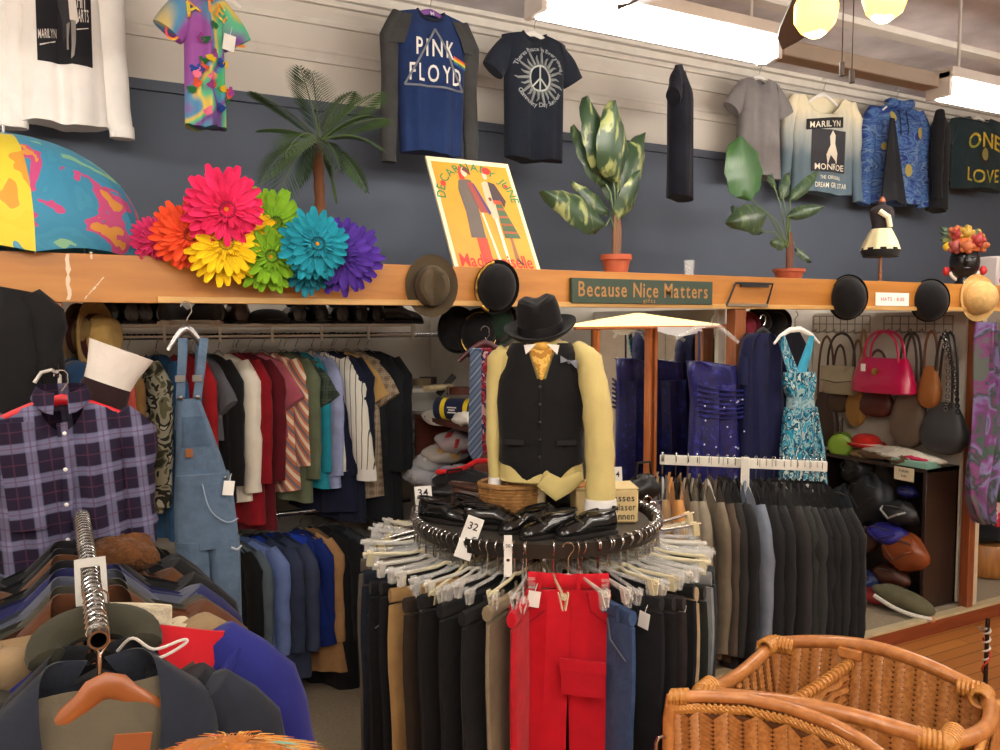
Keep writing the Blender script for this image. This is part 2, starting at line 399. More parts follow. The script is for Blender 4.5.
def clip_hanger(loc, rz, m=CLEAR, group='clip hangers on the round rack', label='clear plastic clip hanger hung from the round rack', w=.17, cm=None, rot=None):
    o = thing('clip_hanger', label, 'hanger', loc, rz, group, rot)
    k = MB(); k.tube([(.017*cos(R(a)), 0, .017*sin(R(a))) for a in (170, 130, 90, 50, 10, -30)]+[(.006, 0, -.02), (0, 0, -.03), (0, 0, -.085)], .0024, 6); k.build('hook', CHROME, o)
    k = MB(); k.tube([(-w, 0, -.1), (-.03, 0, -.094), (0, 0, -.085), (.03, 0, -.094), (w, 0, -.1)], .0065, 8, .004, (0, 0, 1)); k.build('bar', m, o)
    for g in (-1, 1):
        k = MB(); k.box((g*w*.86, -.009, -.116), (.022, .004, .05), Euler((.2, 0, 0))); k.box((g*w*.86, .009, -.116), (.022, .004, .05), Euler((-.2, 0, 0))); k.box((g*w*.86, 0, -.102), (.024, .016, .014)); k.build('clip', cm or m, o)
    return o
# ================================================================== the setting
YL = 3.19                     # front face of the ledge
YB = 4.5                      # back wall
LT = at(500, 268, YL).z; LB = at(500, 306.5, YL).z
PT = at(868, 633, YL).z       # raised display floor
CH = at(500, 20, YB).z        # ceiling height
BZ = at(563, 134, YB).z       # top of the blue paint
X0, X1, YF = -3.0, 10.0, -5.5

m, nt, b = base('hardwood_floor', .4); v = coord(nt, 'Object', (1, 1, 1))
br = N(nt, 'ShaderNodeTexBrick', Scale=1.0); br.inputs['Brick Width'].default_value = 1.2; br.inputs['Row Height'].default_value = .09; br.inputs['Mortar Size'].default_value = .003
br.inputs['Color1'].default_value = S(176, 112, 52); br.inputs['Color2'].default_value = S(160, 98, 44); br.inputs['Mortar'].default_value = S(80, 45, 20); nt.links.new(v, br.inputs[0])
nt.links.new(br.outputs[0], b.inputs['Base Color'])
struct('floor', MB().box(((X0+X1)/2, (YF+YL)/2, -.05), (X1-X0, YL-YF+.1, .1)), m)
CARPET = fab((150, 135, 112), .95, .12, 60, .4)
struct('floor_display', MB().box(((X0+X1)/2, (YL+YB)/2+.01, PT/2-.005), (X1-X0, YB-YL-.02, PT-.01)), CARPET)
KERB = wood((120, 52, 28), (150, 72, 38), 4, (1, 8, 8), .35, .4)
struct('trim_1', MB().box(((X0+X1)/2, YL-.012, PT/2-.01), (X1-X0, .024, PT-.02)), KERB)
struct('trim_2', MB().box(((X0+X1)/2, YL, PT-.008), (X1-X0, .06, .018)), plain((196, 178, 140), .5))

# back wall: white below and above, slate blue band in between
m, nt, b = base('painted_wall', .75); v = coord(nt, 'Object'); sp = N(nt, 'ShaderNodeSeparateXYZ'); nt.links.new(v, sp.inputs[0])
mr = N(nt, 'ShaderNodeMapRange'); mr.inputs['From Min'].default_value = 0; mr.inputs['From Max'].default_value = 4; nt.links.new(sp.outputs[2], mr.inputs[0])
nz = N(nt, 'ShaderNodeTexNoise', Scale=3.0, Detail=5.0); nt.links.new(v, nz.inputs['Vector'])
c = ramp(nt, mr.outputs[0], [(0, S(205, 200, 190)), ((LT-.06)/4, S(84, 93, 108)), (BZ/4, S(212, 206, 196))], True)
mx = N(nt, 'ShaderNodeMix', data_type='RGBA', blend_type='MULTIPLY'); mx.inputs['Factor'].default_value = .35
nt.links.new(c, mx.inputs['A']); nt.links.new(ramp(nt, nz.outputs[0], [(.3, (.82, .82, .82, 1)), (.7, (1, 1, 1, 1))]), mx.inputs['B']); nt.links.new(mx.outputs['Result'], b.inputs['Base Color'])
struct('wall_back', MB().box(((X0+X1)/2, YB+.06, CH/2), (X1-X0, .12, CH)), m)
WPAINT = plain((212, 206, 196), .7); BEIGE = plain((206, 196, 178), .7)
BLUEP = plain((78, 86, 100), .7)
struct('trim_3', MB().box(((X0+X1)/2, YB-.012, BZ-.02), (X1-X0, .024, .05)), BLUEP)
mb = MB(); z2 = at(563, 89, YB).z
for dz in (0, -.055): mb.box(((X0+X1)/2, YB-.008, z2+dz), (X1-X0, .016, .018))
mb.box(((X0+X1)/2, YB-.006, z2-.028), (X1-X0, .012, .05))
struct('trim_4', mb, WPAINT)
mb = MB()
for dz, d, h in ((-.05, .05, .05), (-.09, .03, .035), (-.2, .02, .03), (-.014, .09, .028)): mb.box(((X0+X1)/2, YB-d/2, CH+dz), (X1-X0, d, h))
struct('trim_5', mb, WPAINT)
m, nt, b = base('rough_plaster', .85); v = coord(nt, 'Object'); n = N(nt, 'ShaderNodeTexNoise', Scale=3.0, Detail=8.0); nt.links.new(v, n.inputs['Vector'])
nt.links.new(ramp(nt, n.outputs[0], [(.3, S(176, 170, 172)), (.7, S(226, 220, 222))]), b.inputs['Base Color']); bump(nt, b, n.outputs[0], .4, .02)
struct('ceiling', MB().box(((X0+X1)/2, (YF+YB)/2, CH+.06), (X1-X0, YB-YF, .12)), m)
for i, y in enumerate((3.5, 2.05, .6, -.9)):                            # ceiling battens running along the room
    struct('trim_%d' % (6+i), MB().box(((X0+X1)/2, y, CH-.02), (X1-X0, .09, .04)).box(((X0+X1)/2, y+.06, CH-.008), (X1-X0, .04, .016)), WPAINT)
struct('wall_left', MB().box((X0-.06, (YF+YB)/2, CH/2), (.12, YB-YF, CH)), BEIGE)
struct('wall_right', MB().box((X1+.06, (YF+YB)/2, CH/2), (.12, YB-YF, CH)), BEIGE)
struct('wall_front', MB().box(((X0+X1)/2, YF-.06, CH/2), (X1-X0, .12, CH)), BEIGE)

# the partition: fascia board, shelf board above the niches, posts and side walls
m, nt, b = base('varnished_board', .38); v = coord(nt, 'Object', (1, 8, 8)); n = N(nt, 'ShaderNodeTexNoise', Scale=3.0, Detail=8.0, Distortion=.3); nt.links.new(v, n.inputs['Vector'])
nt.links.new(ramp(nt, n.outputs[0], [(.3, S(172, 110, 44)), (.7, S(192, 130, 58))]), b.inputs['Base Color']); b.inputs['Coat Weight'].default_value = .25
FASCIA = m
FH = LT-LB
struct('beam_fascia', MB().box(((X0+X1)/2, YL+.012, (LT+LB)/2), (X1-X0, .024, FH)), FASCIA)
struct('trim_10', MB().box(((X0+X1)/2+1.67, YL-.007, LB+.012), (X1-X0-3.3, .016, .022)), wood((196, 150, 84), (214, 172, 104), 3, (1, 8, 8)))
struct('slab_ledge', MB().box(((X0+X1)/2, (YL+3.76)/2+.014, LT-.03), (X1-X0, 3.76-YL-.03, .05)), wood((150, 105, 60), (170, 122, 74)))
# patches of torn white paint left on the fascia
mb = MB()
def smear(px0, py0, px1, py1, w, nseg=9, sd=1):
    r = random.Random(sd); L1, R1 = [], []
    for i in range(nseg+1):
        t = i/nseg; p = at(px0+(px1-px0)*t, py0+(py1-py0)*t, YL); k = w*(.35+.65*r.random())
        L1.append((p.x-k, YL-.0015, p.z)); R1.append((p.x+k*r.random(), YL-.0015, p.z))
    mb.loft([[a, b2] for a, b2 in zip(L1, R1)], closed=False)
smear(68, 254, 70, 300, .012); smear(91, 252, 92, 259, .006, 4, 2)
for i in range(5): smear(85+4*i, 299-4.5*i, 88+4*i, 295-4.5*i, .005, 3, i+3)
mb.build('paint_smear', plain((226, 205, 175), .6)); tag(bpy.data.objects['paint_smear'], 'streaks of old white paint on the orange wooden ledge at the far left', 'paint mark')
SIDEP = plain((205, 200, 190), .7)
POST = wood((128, 70, 38), (160, 95, 52), 5, (8, 8, 1), .4, .3)
struct('wall_niche_side', MB().box((1.96, (YL+YB)/2+.03, (LB+PT)/2), (.05, YB-YL-.08, LB-PT+.1)), SIDEP)
p = at(57, 400, YL); struct('pillar_1', MB().box((p.x, YL+.04, (LB+PT)/2), (.052, .07, LB-PT)), POST)
XM = at(741, 330, YL).x
struct('pillar_2', MB().box((XM, YL+.035, (LB+PT)/2), (.075, .07, LB-PT)), POST)
struct('wall_niche_divider', MB().box((XM, (YL+YB)/2+.06, (LB+PT)/2), (.05, YB-YL-.16, LB-PT)), SIDEP)
XE = at(962, 400, YL+.1).x
struct('wall_bag', MB().box((XE+.03, (YL+YB)/2+.04, (LB+PT)/2), (.06, YB-YL-.1, LB-PT)), plain((214, 204, 188), .7))
XP = at(973, 400, YL).x
struct('pillar_3', MB().box((XE+.055, YL+.03, (LB+PT)/2), (.05, .05, LB-PT)), plain((205, 192, 165), .6))
struct('pillar_4', MB().box((XP+.03, YL+.02, (LB)/2), (.06, .06, LB)), wood((118, 58, 30), (146, 78, 42), 5, (8, 8, 1), .4, .3))

# ------------------------------------------------------------------ fluorescent fittings
TUBE = emit((255, 248, 238), 24.0)
def fluoro(loc, L, label, group=None):
    o = thing('fluorescent_light', label, 'ceiling light', loc, 0, group)
    MB().box((0, 0, .075), (L, .16, .05)).build('housing', plain((200, 195, 188), .5), o)
    mb = MB(); mb.tube([(-L/2+.03, 0, 0), (L/2-.03, 0, 0)], .05, 14); mb.build('tube', TUBE, o, label='glowing white lamp tube')
    for g in (-1, 1):
        MB().box((g*(L/2-.012), 0, .02), (.024, .13, .12)).build('end_cap', plain((215, 210, 205), .5), o)
        MB().tube([(g*L*.4, 0, .09), (g*L*.4, 0, CH-loc[2])], .008, 8).build('rod', plain((200, 195, 188), .5), o)
    return o
YT = 2.7
A, B2 = at(533, 0, YT), at(771, 54, YT); zt = (at(650, 28, YT)).z
fluoro(((A.x+B2.x)/2, YT, zt), B2.x-A.x, 'long glowing fluorescent lamp above the black peace-sign T-shirt')
C2 = at(936, 92, YT); fluoro((C2.x+.82, YT, zt-.01), 1.62, 'glowing fluorescent lamp cut off by the picture edge, above the dark green T-shirt')
mb = MB().box(((B2.x+C2.x)/2+.02, YT+.02, zt+.03), (C2.x-B2.x-.06, .09, .07)); mb.build('light_track', plain((150, 135, 120), .5)); tag(bpy.data.objects['light_track'], 'grey brown metal track joining the two fluorescent lamps', 'light track')
for i, (x, y) in enumerate(((-1.2, 2.2), (.4, .2), (3.6, .2), (6.6, .2), (.4, -2.6), (3.6, -2.6), (6.6, -2.6), (-1.9, .2), (-.8, -1.2), (1.6, -1.2), (4.2, -1.2), (-1.9, -2.6))):  # unseen lamp rows, added to brighten the shop from the front
    fluoro((x, y, zt+.12), 1.6, 'unseen fluorescent lamp added out of the picture to light the shop', 'unseen fluorescent lamps added over the rest of the shop')

# ------------------------------------------------------------------ ceiling fan with lit shades
FC = atd(838, -62, 2.5); FC.z = 3.02
fan = thing('ceiling_fan', 'ceiling fan with dark blades and glowing orange glass shades at the top right', 'ceiling fan', FC)
MB().lathe([(.02, .0), (.1, .02), (.12, .07), (.1, .13), (.04, .15)], 20).build('motor', plain((90, 70, 50), .3, 1), fan)
MB().tube([(0, 0, .14), (0, 0, CH-FC.z)], .015, 10).build('downrod', plain((90, 70, 50), .3, 1), fan)
AMB = emit((255, 186, 80), 3.5); BULB = emit((255, 225, 170), 9)
for k, (px, py, dd) in enumerate(((816, 10, 2.4), (884, -4, 2.5), (850, -40, 2.9), (840, -60, 2.3))):
    q = atd(px, py, dd)-FC; d = Vector((q.x, q.y, 0)).normalized()
    sh = MB(); sh.T = Matrix.Translation(q) @ Matrix.Rotation(.25, 4, Vector((d.y, -d.x, 0)))
    sh.lathe([(.022, .09), (.045, .06), (.062, .01), (.058, -.035), (.04, -.062), (.015, -.072), (.001, -.074)], 18); s_ = sh.build('lamp_shade', AMB, fan, label='glowing orange glass shade')
    MB().ell(q+Vector((0, 0, -.03)), (.045, .045, .05), 12, 8).build('bulb', BULB, s_)
    MB().tube([(0, 0, .03), q*.6+Vector((0, 0, .09)), q+Vector((0, 0, .09))], .01, 8).build('lamp_arm', plain((150, 110, 50), .3, 1), fan)
def blade(p, q, w, nm='blade'):
    mb = MB(); a, c = Vector(p)-FC, Vector(q)-FC; d = (c-a); s_ = d.cross(Vector((0, 0, 1))).normalized()
    mb.slab(lambda u, v: tuple(a+d*u+s_*(w*(v-.5)*(1-.6*max(0, u-.85)/.15))+Vector((0, 0, .03*(v-.5)))), 8, 3, (0, 0, .008)); mb.build(nm, plain((62, 52, 50), .5), fan)
fz = FC+Vector((0, 0, .06))
T1 = atd(617, 9, 2.6); blade(fz+(T1-fz)*.15, T1, .13); T2 = atd(790, 46, 2.75); blade(fz+(T2-fz)*.15, T2, .14)
for a in (20, 100, 280): blade(fz+Vector((.12*cos(R(a)), .12*sin(R(a)), 0)), fz+Vector((.62*cos(R(a)), .62*sin(R(a)), .02)), .13)
for px, y0, y1 in ((842, 62, 76), (852, 70, 83)):
    p0 = atd(px, y0, 2.48)-FC; p1 = atd(px, y1, 2.48)-FC; pc = MB().tube([(p0.x, p0.y, .0), p0], .0018, 5).build('pull_chain', plain((70, 60, 50), .4, 1), fan)
    MB().tube([p0, p0*.97+p1*.03, p1], [.004, .008, .008], 8).build('pull_knob', plain((50, 40, 38), .5), pc)

# ------------------------------------------------------------------ shirts hung along the top of the wall
YS = 4.28
def frame(px0, px1, pt, pb, Y=YS):
    pm = (px0+px1)/2; a, c = at(px0, (pt+pb)/2, Y), at(px1, (pt+pb)/2, Y); t, d = at(pm, pt, Y), at(pm, pb, Y)
    return Vector(((a.x+c.x)/2, Y, t.z)), (c.x-a.x)/2, t.z-d.z
def hangwall(loc, hook=.09, m=WHITE, lab=None, grp=None, w=.16):
    h = hanger((loc.x, loc.y, loc.z+hook), 0, m, grp, lab, w, 'plastic', hook=hook); zc = CH-(loc.z+hook)
    return h
def cord(p, label):
    mb = MB(); mb.tube([p, (p[0], p[1], CH-.0)], .0016, 5); o = mb.build('hanging_cord', plain((190, 185, 175), .6)); tag(o, label, 'cord'); return o
# 1 white sweatshirt
L0, hw, Ln = frame(15, 108, -62, 126)
SW = fab((250, 247, 242), .9, .04, 12, .3)
sw, yf = shirt('big white sweatshirt with a grey photo print hung at the top left', 'sweatshirt', L0+Vector((0, 0, .09)), 0, SW, name='sweatshirt', ws=hw*.9, wh=hw*.98, L=Ln-.0, th=.07, sl=Ln-.02, rx=.07, ry=.06, spread=.05, fold=.014, seed=3, cuff=SW, hook=.09, nd=.07)
k = MB(); patch(k, yf, -hw*.55, hw*.62, -.16, -Ln*.80, .004, 8, 8, .001, .0); pr = k.build('photo_print', blotch([(62, 62, 68), (84, 82, 86), (70, 70, 76), (100, 98, 100)], 9, detail=4, const=False), sw)
G = plain((150, 146, 142), .8); WP = plain((235, 228, 220), .8); DP = plain((52, 52, 58), .8)
f = on(yf, .0075); zb = -Ln*.80
def rel(pts): return [(-hw*.55+a*hw*1.17, zb+(1-c)*(-.16-zb)) for a, c in pts]
poly_on(k, yf, rel([(.38, .3), (.62, .3), (.6, .75), (.42, .82)]), .006); k.build('dark_skirt_print', DP, pr)
k = MB(); poly_on(k, yf, rel([(.58, .42), (.72, .44), (.76, .62), (.70, .66), (.6, .62)]), .008); k.build('hand_print', WP, pr)
k = MB(); poly_on(k, yf, rel([(.62, .62), (.71, .62), (.70, .8), (.66, .93), (.60, .96), (.62, .85)]), .0085); poly_on(k, yf, rel([(.54, .66), (.6, .64), (.57, .78), (.57, .88), (.53, .88)]), .0085); k.build('leg_print', G, pr)
def line(par, mt_, st, size, fn, **kw): q = MB(); q.text(st, size, fn, **kw); return q.build('lettering', mt_, par)
x_, z_ = rel([(.19, .80)])[0]; line(pr, WP, 'MARILYN', .055, lambda a, c: f(x_+a, z_+c+.22*a), width=hw*.38)
x1_, z1_ = rel([(.83, .50)])[0]; line(pr, WP, 'HIT', .08, lambda a, c: f(x1_+a, z1_+c*1.3), width=hw*.2)
x2_, z2_ = rel([(.83, .62)])[0]; line(pr, WP, 'PARTS', .06, lambda a, c: f(x2_+a, z2_+c*1.3+.15*a), width=hw*.28); k = MB()
poly_on(k, yf, rel([(.05, .86), (.33, .81), (.33, .822), (.05, .875)]), .0075); poly_on(k, yf, rel([(.72, .69), (.94, .66), (.94, .668), (.72, .70)]), .0075); k.build('underline_print', WP, pr)
hangwall(L0, .09, WHITE, 'white hanger carrying the white sweatshirt', 'white hangers along the top of the wall')
# a second white garment cut by the frame
L1, hw1, Ln1 = frame(-75, -5, -40, 118)
shirt('white sweatshirt mostly outside the picture, only a sleeve end showing at the far left', 'sweatshirt', L1+Vector((0, 0, .09)), 0, SW, name='sweatshirt', ws=hw1*.85, wh=hw1*.9, L=Ln1-.1, th=.06, sl=Ln1-.03, rx=.07, ry=.06, spread=.07, seed=9, cuff=SW, nd=.07)
# 2 tie-dye T-shirt
TD = blotch([(214, 90, 84), (90, 190, 130), (84, 160, 190), (130, 84, 160), (96, 196, 150), (230, 200, 96), (88, 150, 190), (160, 90, 170)], 2.2, detail=1.0, dist=.8, lo=.30, hi=.72)
TDn = TD.node_tree; [setattr(n.color_ramp, 'interpolation', 'EASE') for n in TDn.nodes if n.type == 'VALTORGB']
L2, hw2, Ln2 = frame(181, 227, -18, 137, 3.9)
td, yf = shirt('tie-dyed green, blue and purple T-shirt with rainbow arc lettering', 'T-shirt', L2+Vector((0, 0, .09)), R(8), TD, name='t_shirt', ws=hw2*1.0, wh=hw2*.92, L=Ln2-.04, th=.05, sleeve='short', rx=.06, ry=.05, fold=.014, seed=5, tags=0)
f = on(yf, .018); k = MB(); k.text('GRATEFUL', .085, lambda a, c: f(a, -.37+c*1.1), arc=(.115, R(90)), gap=.02); k.build('lettering', blotch([(225, 80, 90), (240, 150, 60), (240, 220, 80)], 14), td)
r = random.Random(4)
for i in range(26):
    a = r.uniform(0, 6.3); q = r.uniform(.02, .16); x, z = q*cos(a)*.8, -.48+q*1.3*sin(a); c = [(230, 190, 40), (40, 110, 60), (40, 70, 150), (220, 90, 60), (150, 60, 140), (235, 120, 150)][i % 6]
    k = MB(); poly_on(k, yf, [(x+.016*cos(t)*(1+.4*sin(3*t+i)), z+.019*sin(t)*(1+.3*cos(2*t+i))) for t in [2*pi*j/10 for j in range(10)]], .014); k.build('spot_print', fab(c), td)
price_tag(td, (hw2*1.02, -.06, -.30), 0, .07)
hangwall(L2, .09, WHITE, 'white hanger carrying the tie-dyed T-shirt', 'white hangers along the top of the wall')
# 3 blue raglan shirt with the band logo
L3, hw3, Ln3 = frame(391, 469, 10, 160, 4.1)
BLU = fab((28, 48, 92), .9, .12); CHAR = fab((62, 62, 62), .9, .15)
pf, yf = shirt('blue long-sleeved shirt with charcoal sleeves and white PINK FLOYD lettering', 'shirt', L3+Vector((0, 0, .09)), 0, BLU, name='long_sleeve_shirt', slv=CHAR, ws=hw3*.95, wh=hw3*.80, L=Ln3-.03, th=.05, sl=Ln3-.02, rx=.055, ry=.04, spread=.02, fold=.010, seed=11, rib=fab((30, 36, 52)), nd=.055, un=.36, cuff=CHAR)
for g in (-1, 1): k = MB(); patch(k, yf, g*hw3*.93, g*hw3*.5, -.135, -.30, .003, 4, 6, .002, -g*-.06); k.build('raglan_panel', CHAR, pf)
f = on(yf, .0065); WT = plain((225, 222, 215), .8); line(pf, WT, 'PINK', .112, lambda a, c: f(a, -.345+c*1.1), gap=.25, width=.215); line(pf, WT, 'FLOYD', .112, lambda a, c: f(a+.005, -.475+c*1.1), gap=.25, width=.29)
f2 = on(yf, .005); k = MB(); t_ = [(.0, -.205), (-.165, -.50), (.165, -.50)]
for i in range(3):
    a, c = Vector(t_[i]), Vector(t_[(i+1) % 3]); k.tube([f2(*(a+(c-a)*s_/8)) for s_ in range(9)], .006, 5)
k.build('triangle_print', plain((120, 125, 135), .8), pf)
for i, c in enumerate([(205, 60, 50), (225, 150, 50), (220, 205, 80), (80, 150, 90), (60, 90, 170)]):
    k = MB(); poly_on(k, yf, [(.105, -.325-.008*i), (.185, -.345-.008*i), (.185, -.354-.008*i), (.105, -.334-.008*i)], .008); k.build('rainbow_stripe', plain(c, .8), pf)
k = MB(); f3 = on(yf, .004); k.text('M', .03, lambda a, c: f3(a, -.125+c)); k.build('neck_print', plain((190, 190, 195), .8), pf)
hangwall(L3, .09, plain((120, 70, 150), .4), 'purple plastic hanger holding the blue lettered shirt', None)
# 4 black T-shirt with peace sign
L4, hw4, Ln4 = frame(505, 562, 32, 166, 4.1)
BT = fab((30, 36, 48), .9, .15)
pt, yf = shirt('black T-shirt printed with a white peace sign and ring of text', 'T-shirt', L4+Vector((0, 0, .09)), 0, BT, name='t_shirt', ws=hw4*1.12, wh=hw4*1.02, L=Ln4-.03, th=.05, sleeve='short', rx=.055, ry=.05, fold=.009, seed=13, nd=.05, rib=BT)
f = on(yf, .006); k = MB(); cz = -.36
GT = plain((170, 175, 178), .8); line(pt, GT, 'Theres Peace In Everything', .034, lambda a, c: f(a, cz+c), arc=(.15, R(90)), gap=.03); line(pt, GT, 'Community Day Sun Fest', .034, lambda a, c: f(a, cz+c), arc=(-.155, R(-90)), gap=.03)
k = MB(); k.tube([f(.062*cos(2*pi*i/28), cz+.068*sin(2*pi*i/28)) for i in range(28)], .0055, 5, closed=True)
for a in (90, 270, 225, 315): k.tube([f(0, cz), f(.031*cos(R(a)), cz+.034*sin(R(a))), f(.06*cos(R(a)), cz+.066*sin(R(a)))], .005, 5)
k.build('peace_sign', plain((190, 195, 190), .8), pt)
k = MB()
for i in range(22):
    a = 2*pi*i/22; q = .105+.03*(i % 2); k.tube([f(.068*cos(a), cz+.074*sin(a)), f(q*cos(a+.06), cz+q*1.05*sin(a+.06)), f((q+.02)*cos(a), cz+(q+.02)*sin(a))], [.010, .006, .002], 5)
k.build('sunburst_print', plain((135, 140, 140), .8), pt)
hangwall(L4, .09, WHITE, 'white hanger carrying the black peace-sign T-shirt', 'white hangers along the top of the wall')
# 5 dark shirt edge-on
p = at(681, 62, 4.05)
shirt('dark navy T-shirt seen edge-on hanging above the plush shelf spot, between green plant and lamp', 'T-shirt', p+Vector((0, 0, .07)), R(40), fab((26, 28, 40)), name='t_shirt', ws=.17, wh=.16, L=.80, th=.06, sleeve='short', rx=.08, ry=.05, seed=15)
bpy.data.objects['t_shirt.002' if 't_shirt.002' in bpy.data.objects else 't_shirt']['label'] = 'dark navy T-shirt seen edge-on, hanging alone between the leafy plant and the grey top'
# 6 grey top
L6, hw6, Ln6 = frame(731, 785, 76, 185)
shirt('plain grey short-sleeved top hung beside the ombre printed shirt', 'top', L6+Vector((0, 0, .09)), R(-4), fab((128, 124, 124), .9, .1), name='t_shirt', ws=hw6*.72, wh=hw6*.78, L=Ln6-.05, th=.05, sleeve='short', rx=.055, ry=.05, seed=17, nd=.06)
hangwall(L6, .09, WHITE, 'white hanger carrying the plain grey top', 'white hangers along the top of the wall')
# 7 ombre MARILYN shirt
L7, hw7, Ln7 = frame(787, 856, 93, 197)
m, nt, b = base('ombre_cloth', .9); v = coord(nt); sp = N(nt, 'ShaderNodeSeparateXYZ'); nt.links.new(v, sp.inputs[0]); mr = N(nt, 'ShaderNodeMapRange'); mr.inputs['From Min'].default_value = -.75; mr.inputs['From Max'].default_value = -.1; nt.links.new(sp.outputs[2], mr.inputs[0])
nz = N(nt, 'ShaderNodeTexNoise', Scale=7.0); mp2 = coord(nt, 'Object', (3, 1, .5)); nt.links.new(mp2, nz.inputs['Vector']); ad = N(nt, 'ShaderNodeMath', operation='MULTIPLY_ADD'); ad.inputs[1].default_value = .3; nt.links.new(nz.outputs[0], ad.inputs[0]); nt.links.new(mr.outputs[0], ad.inputs[2])
nt.links.new(ramp(nt, ad.outputs[0], [(.1, S(84, 104, 118)), (.45, S(110, 128, 138)), (.8, S(190, 190, 178)), (.98, S(232, 222, 190))]), b.inputs['Base Color']); OMB = m
mn, yf = shirt('cream to blue-grey dip-dyed long-sleeved shirt with black MARILYN MONROE print', 'shirt', L7+Vector((0, 0, .09)), R(-6), OMB, name='long_sleeve_shirt', ws=hw7*.82, wh=hw7*.78, L=Ln7-.02, th=.05, sl=Ln7-.03, rx=.055, ry=.045, spread=.04, seed=19, nd=.16, un=.6)
k = MB(); patch(k, yf, -.15, .16, -.36, -.66, .005, 6, 6, .001); pr = k.build('photo_print', DP, mn)
k = MB(); k.slab(lambda u, v: (-.20+.33*u, yf(-.20+.33*u, -.30)-.007, -.30+.04*u-.075*v), 8, 2, (0, .001, 0)); k.build('title_bar_print', INK, pr)
f = on(yf, .009); k = MB(); CT = plain((232, 226, 205), .8); line(pr, CT, 'MARILYN', .06, lambda a, c: on(yf, .014)(a-.04, -.345+c+.11*a), width=.27); line(pr, CT, 'MONROE', .06, lambda a, c: f(a+.01, -.645+c), width=.27); line(pr, CT, 'THE ORIGINAL', .035, lambda a, c: f(a+.02, -.71+c), width=.2); line(pr, CT, 'DREAM GIRL STAR', .05, lambda a, c: f(a+.03, -.77+c), width=.3)
k = MB(); poly_on(k, yf, [(-.02, -.60), (.07, -.60), (.08, -.52), (.045, -.46), (.05, -.40), (.02, -.365), (-.005, -.41), (.0, -.47), (-.03, -.54)], .008); k.build('figure_print', plain((224, 214, 196), .8), pr)
hangwall(L7, .09, WHITE, 'white hanger carrying the dip-dyed printed shirt', 'white hangers along the top of the wall')
# 8 blue swirled hoodie with dark sleeve
L8, hw8, Ln8 = frame(868, 921, 104, 208)
HD = blotch([(30, 40, 96), (44, 64, 130), (84, 120, 166), (48, 70, 138), (110, 140, 176), (40, 56, 120)], 5, detail=3, dist=1.5, stretch=(1, 1, 2.2), lo=.3, hi=.72, const=False)
hd, yf = shirt('blue hooded top with swirls and yellow flecks hung beside the dip-dyed shirt', 'hooded top', L8+Vector((0, 0, .11)), R(-10), HD, name='hooded_top', ws=hw8*.78, wh=hw8*.82, L=Ln8-.03, th=.07, sl=Ln8-.06, rx=.075, ry=.055, spread=.03, seed=21, hook=.11)
for x, z, q in ((-.09, -.22, .04), (.17, -.33, .045), (-.17, -.45, .03), (.05, -.62, .05), (-.1, -.66, .035)): k = MB(); poly_on(k, yf, [(x+q*.7*cos(t), z+q*sin(t)) for t in [2*pi*i/12 for i in range(12)]], .006); k.build('yellow_fleck', plain((176, 160, 84), .8), hd)
k = MB(); k.tube([(.10*cos(R(a)), .03*sin(R(a))-.03, -.12+.012*cos(R(a)*2)) for a in range(0, 360, 24)], .036, 8, closed=True); k.build('hood', HD, hd)
k = MB()
for g in (-1, 1): k.tube([(g*.03, yf(g*.03, -.2)-.01, -.17), (g*.035, yf(g*.03, -.3)-.012, -.3), (g*.03, yf(g*.03, -.35)-.01, -.36)], .004, 5)
k.build('drawstring', INK, hd)
hangwall(L8+Vector((0, 0, .02)), .09, WHITE, 'white hanger carrying the blue hooded top', 'white hangers along the top of the wall')
p = at(893, 118, 4.16); o = thing('scarf', 'black pointed scarf hanging in front of the blue hooded top', 'scarf', p)
mb = MB(); Lsc = p.z-at(893, 205, 4.16).z
mb.slab(lambda u, v: ((u-.5)*(.04+.26*v)+.05*v, -.02*sin(6*u)*v, -Lsc*v*(1-.06*sin(pi*u))), 10, 10, (0, .012, 0)); mb.build('cloth', fab((34, 36, 42)), o)
# 9 black shirt edge on
p = at(940, 108, 4.2); shirt('narrow black garment seen edge-on beside the dark green T-shirt', 'T-shirt', p+Vector((0, 0, .08)), R(35), fab((24, 24, 28)), name='t_shirt', ws=.15, wh=.15, L=.78, th=.06, sleeve='long', sl=.66, rx=.06, ry=.05, spread=.0, seed=23)
# 10 dark green T-shirt
L10, hw10, Ln10 = frame(952, 1002, 116, 192)
OL = fab((38, 54, 58), .9, .1); ol, yf = shirt('dark green T-shirt with yellow ONE LOVE lettering at the far right', 'T-shirt', L10+Vector((0, 0, .09)), R(-6), OL, name='t_shirt', ws=hw10*.95, wh=hw10*.9, L=Ln10-.02, th=.05, sleeve='short', rx=.06, ry=.05, seed=25)
f = on(yf, .006); k = MB(); YT_ = blotch([(190, 160, 50), (214, 184, 70), (150, 150, 60)], 10); line(ol, YT_, 'ONE', .17, lambda a, c: f(a, -.35+c-1.0*a*a), width=.36); line(ol, YT_, 'LOVE', .15, lambda a, c: f(a, -.64+c+.5*a*a), width=.36)
k = MB(); poly_on(k, yf, [(.06*cos(t), -.42+.085*sin(t)) for t in [2*pi*i/14 for i in range(14)]], .005); k.build('portrait_print', plain((40, 40, 34), .8), ol)
k = MB(); poly_on(k, yf, [(.034*cos(t), -.41+.052*sin(t)) for t in [2*pi*i/12 for i in range(12)]], .0075); k.build('face_print', plain((150, 140, 80), .8), ol)
hangwall(L10, .09, WHITE, 'white hanger carrying the dark green T-shirt', 'white hangers along the top of the wall')
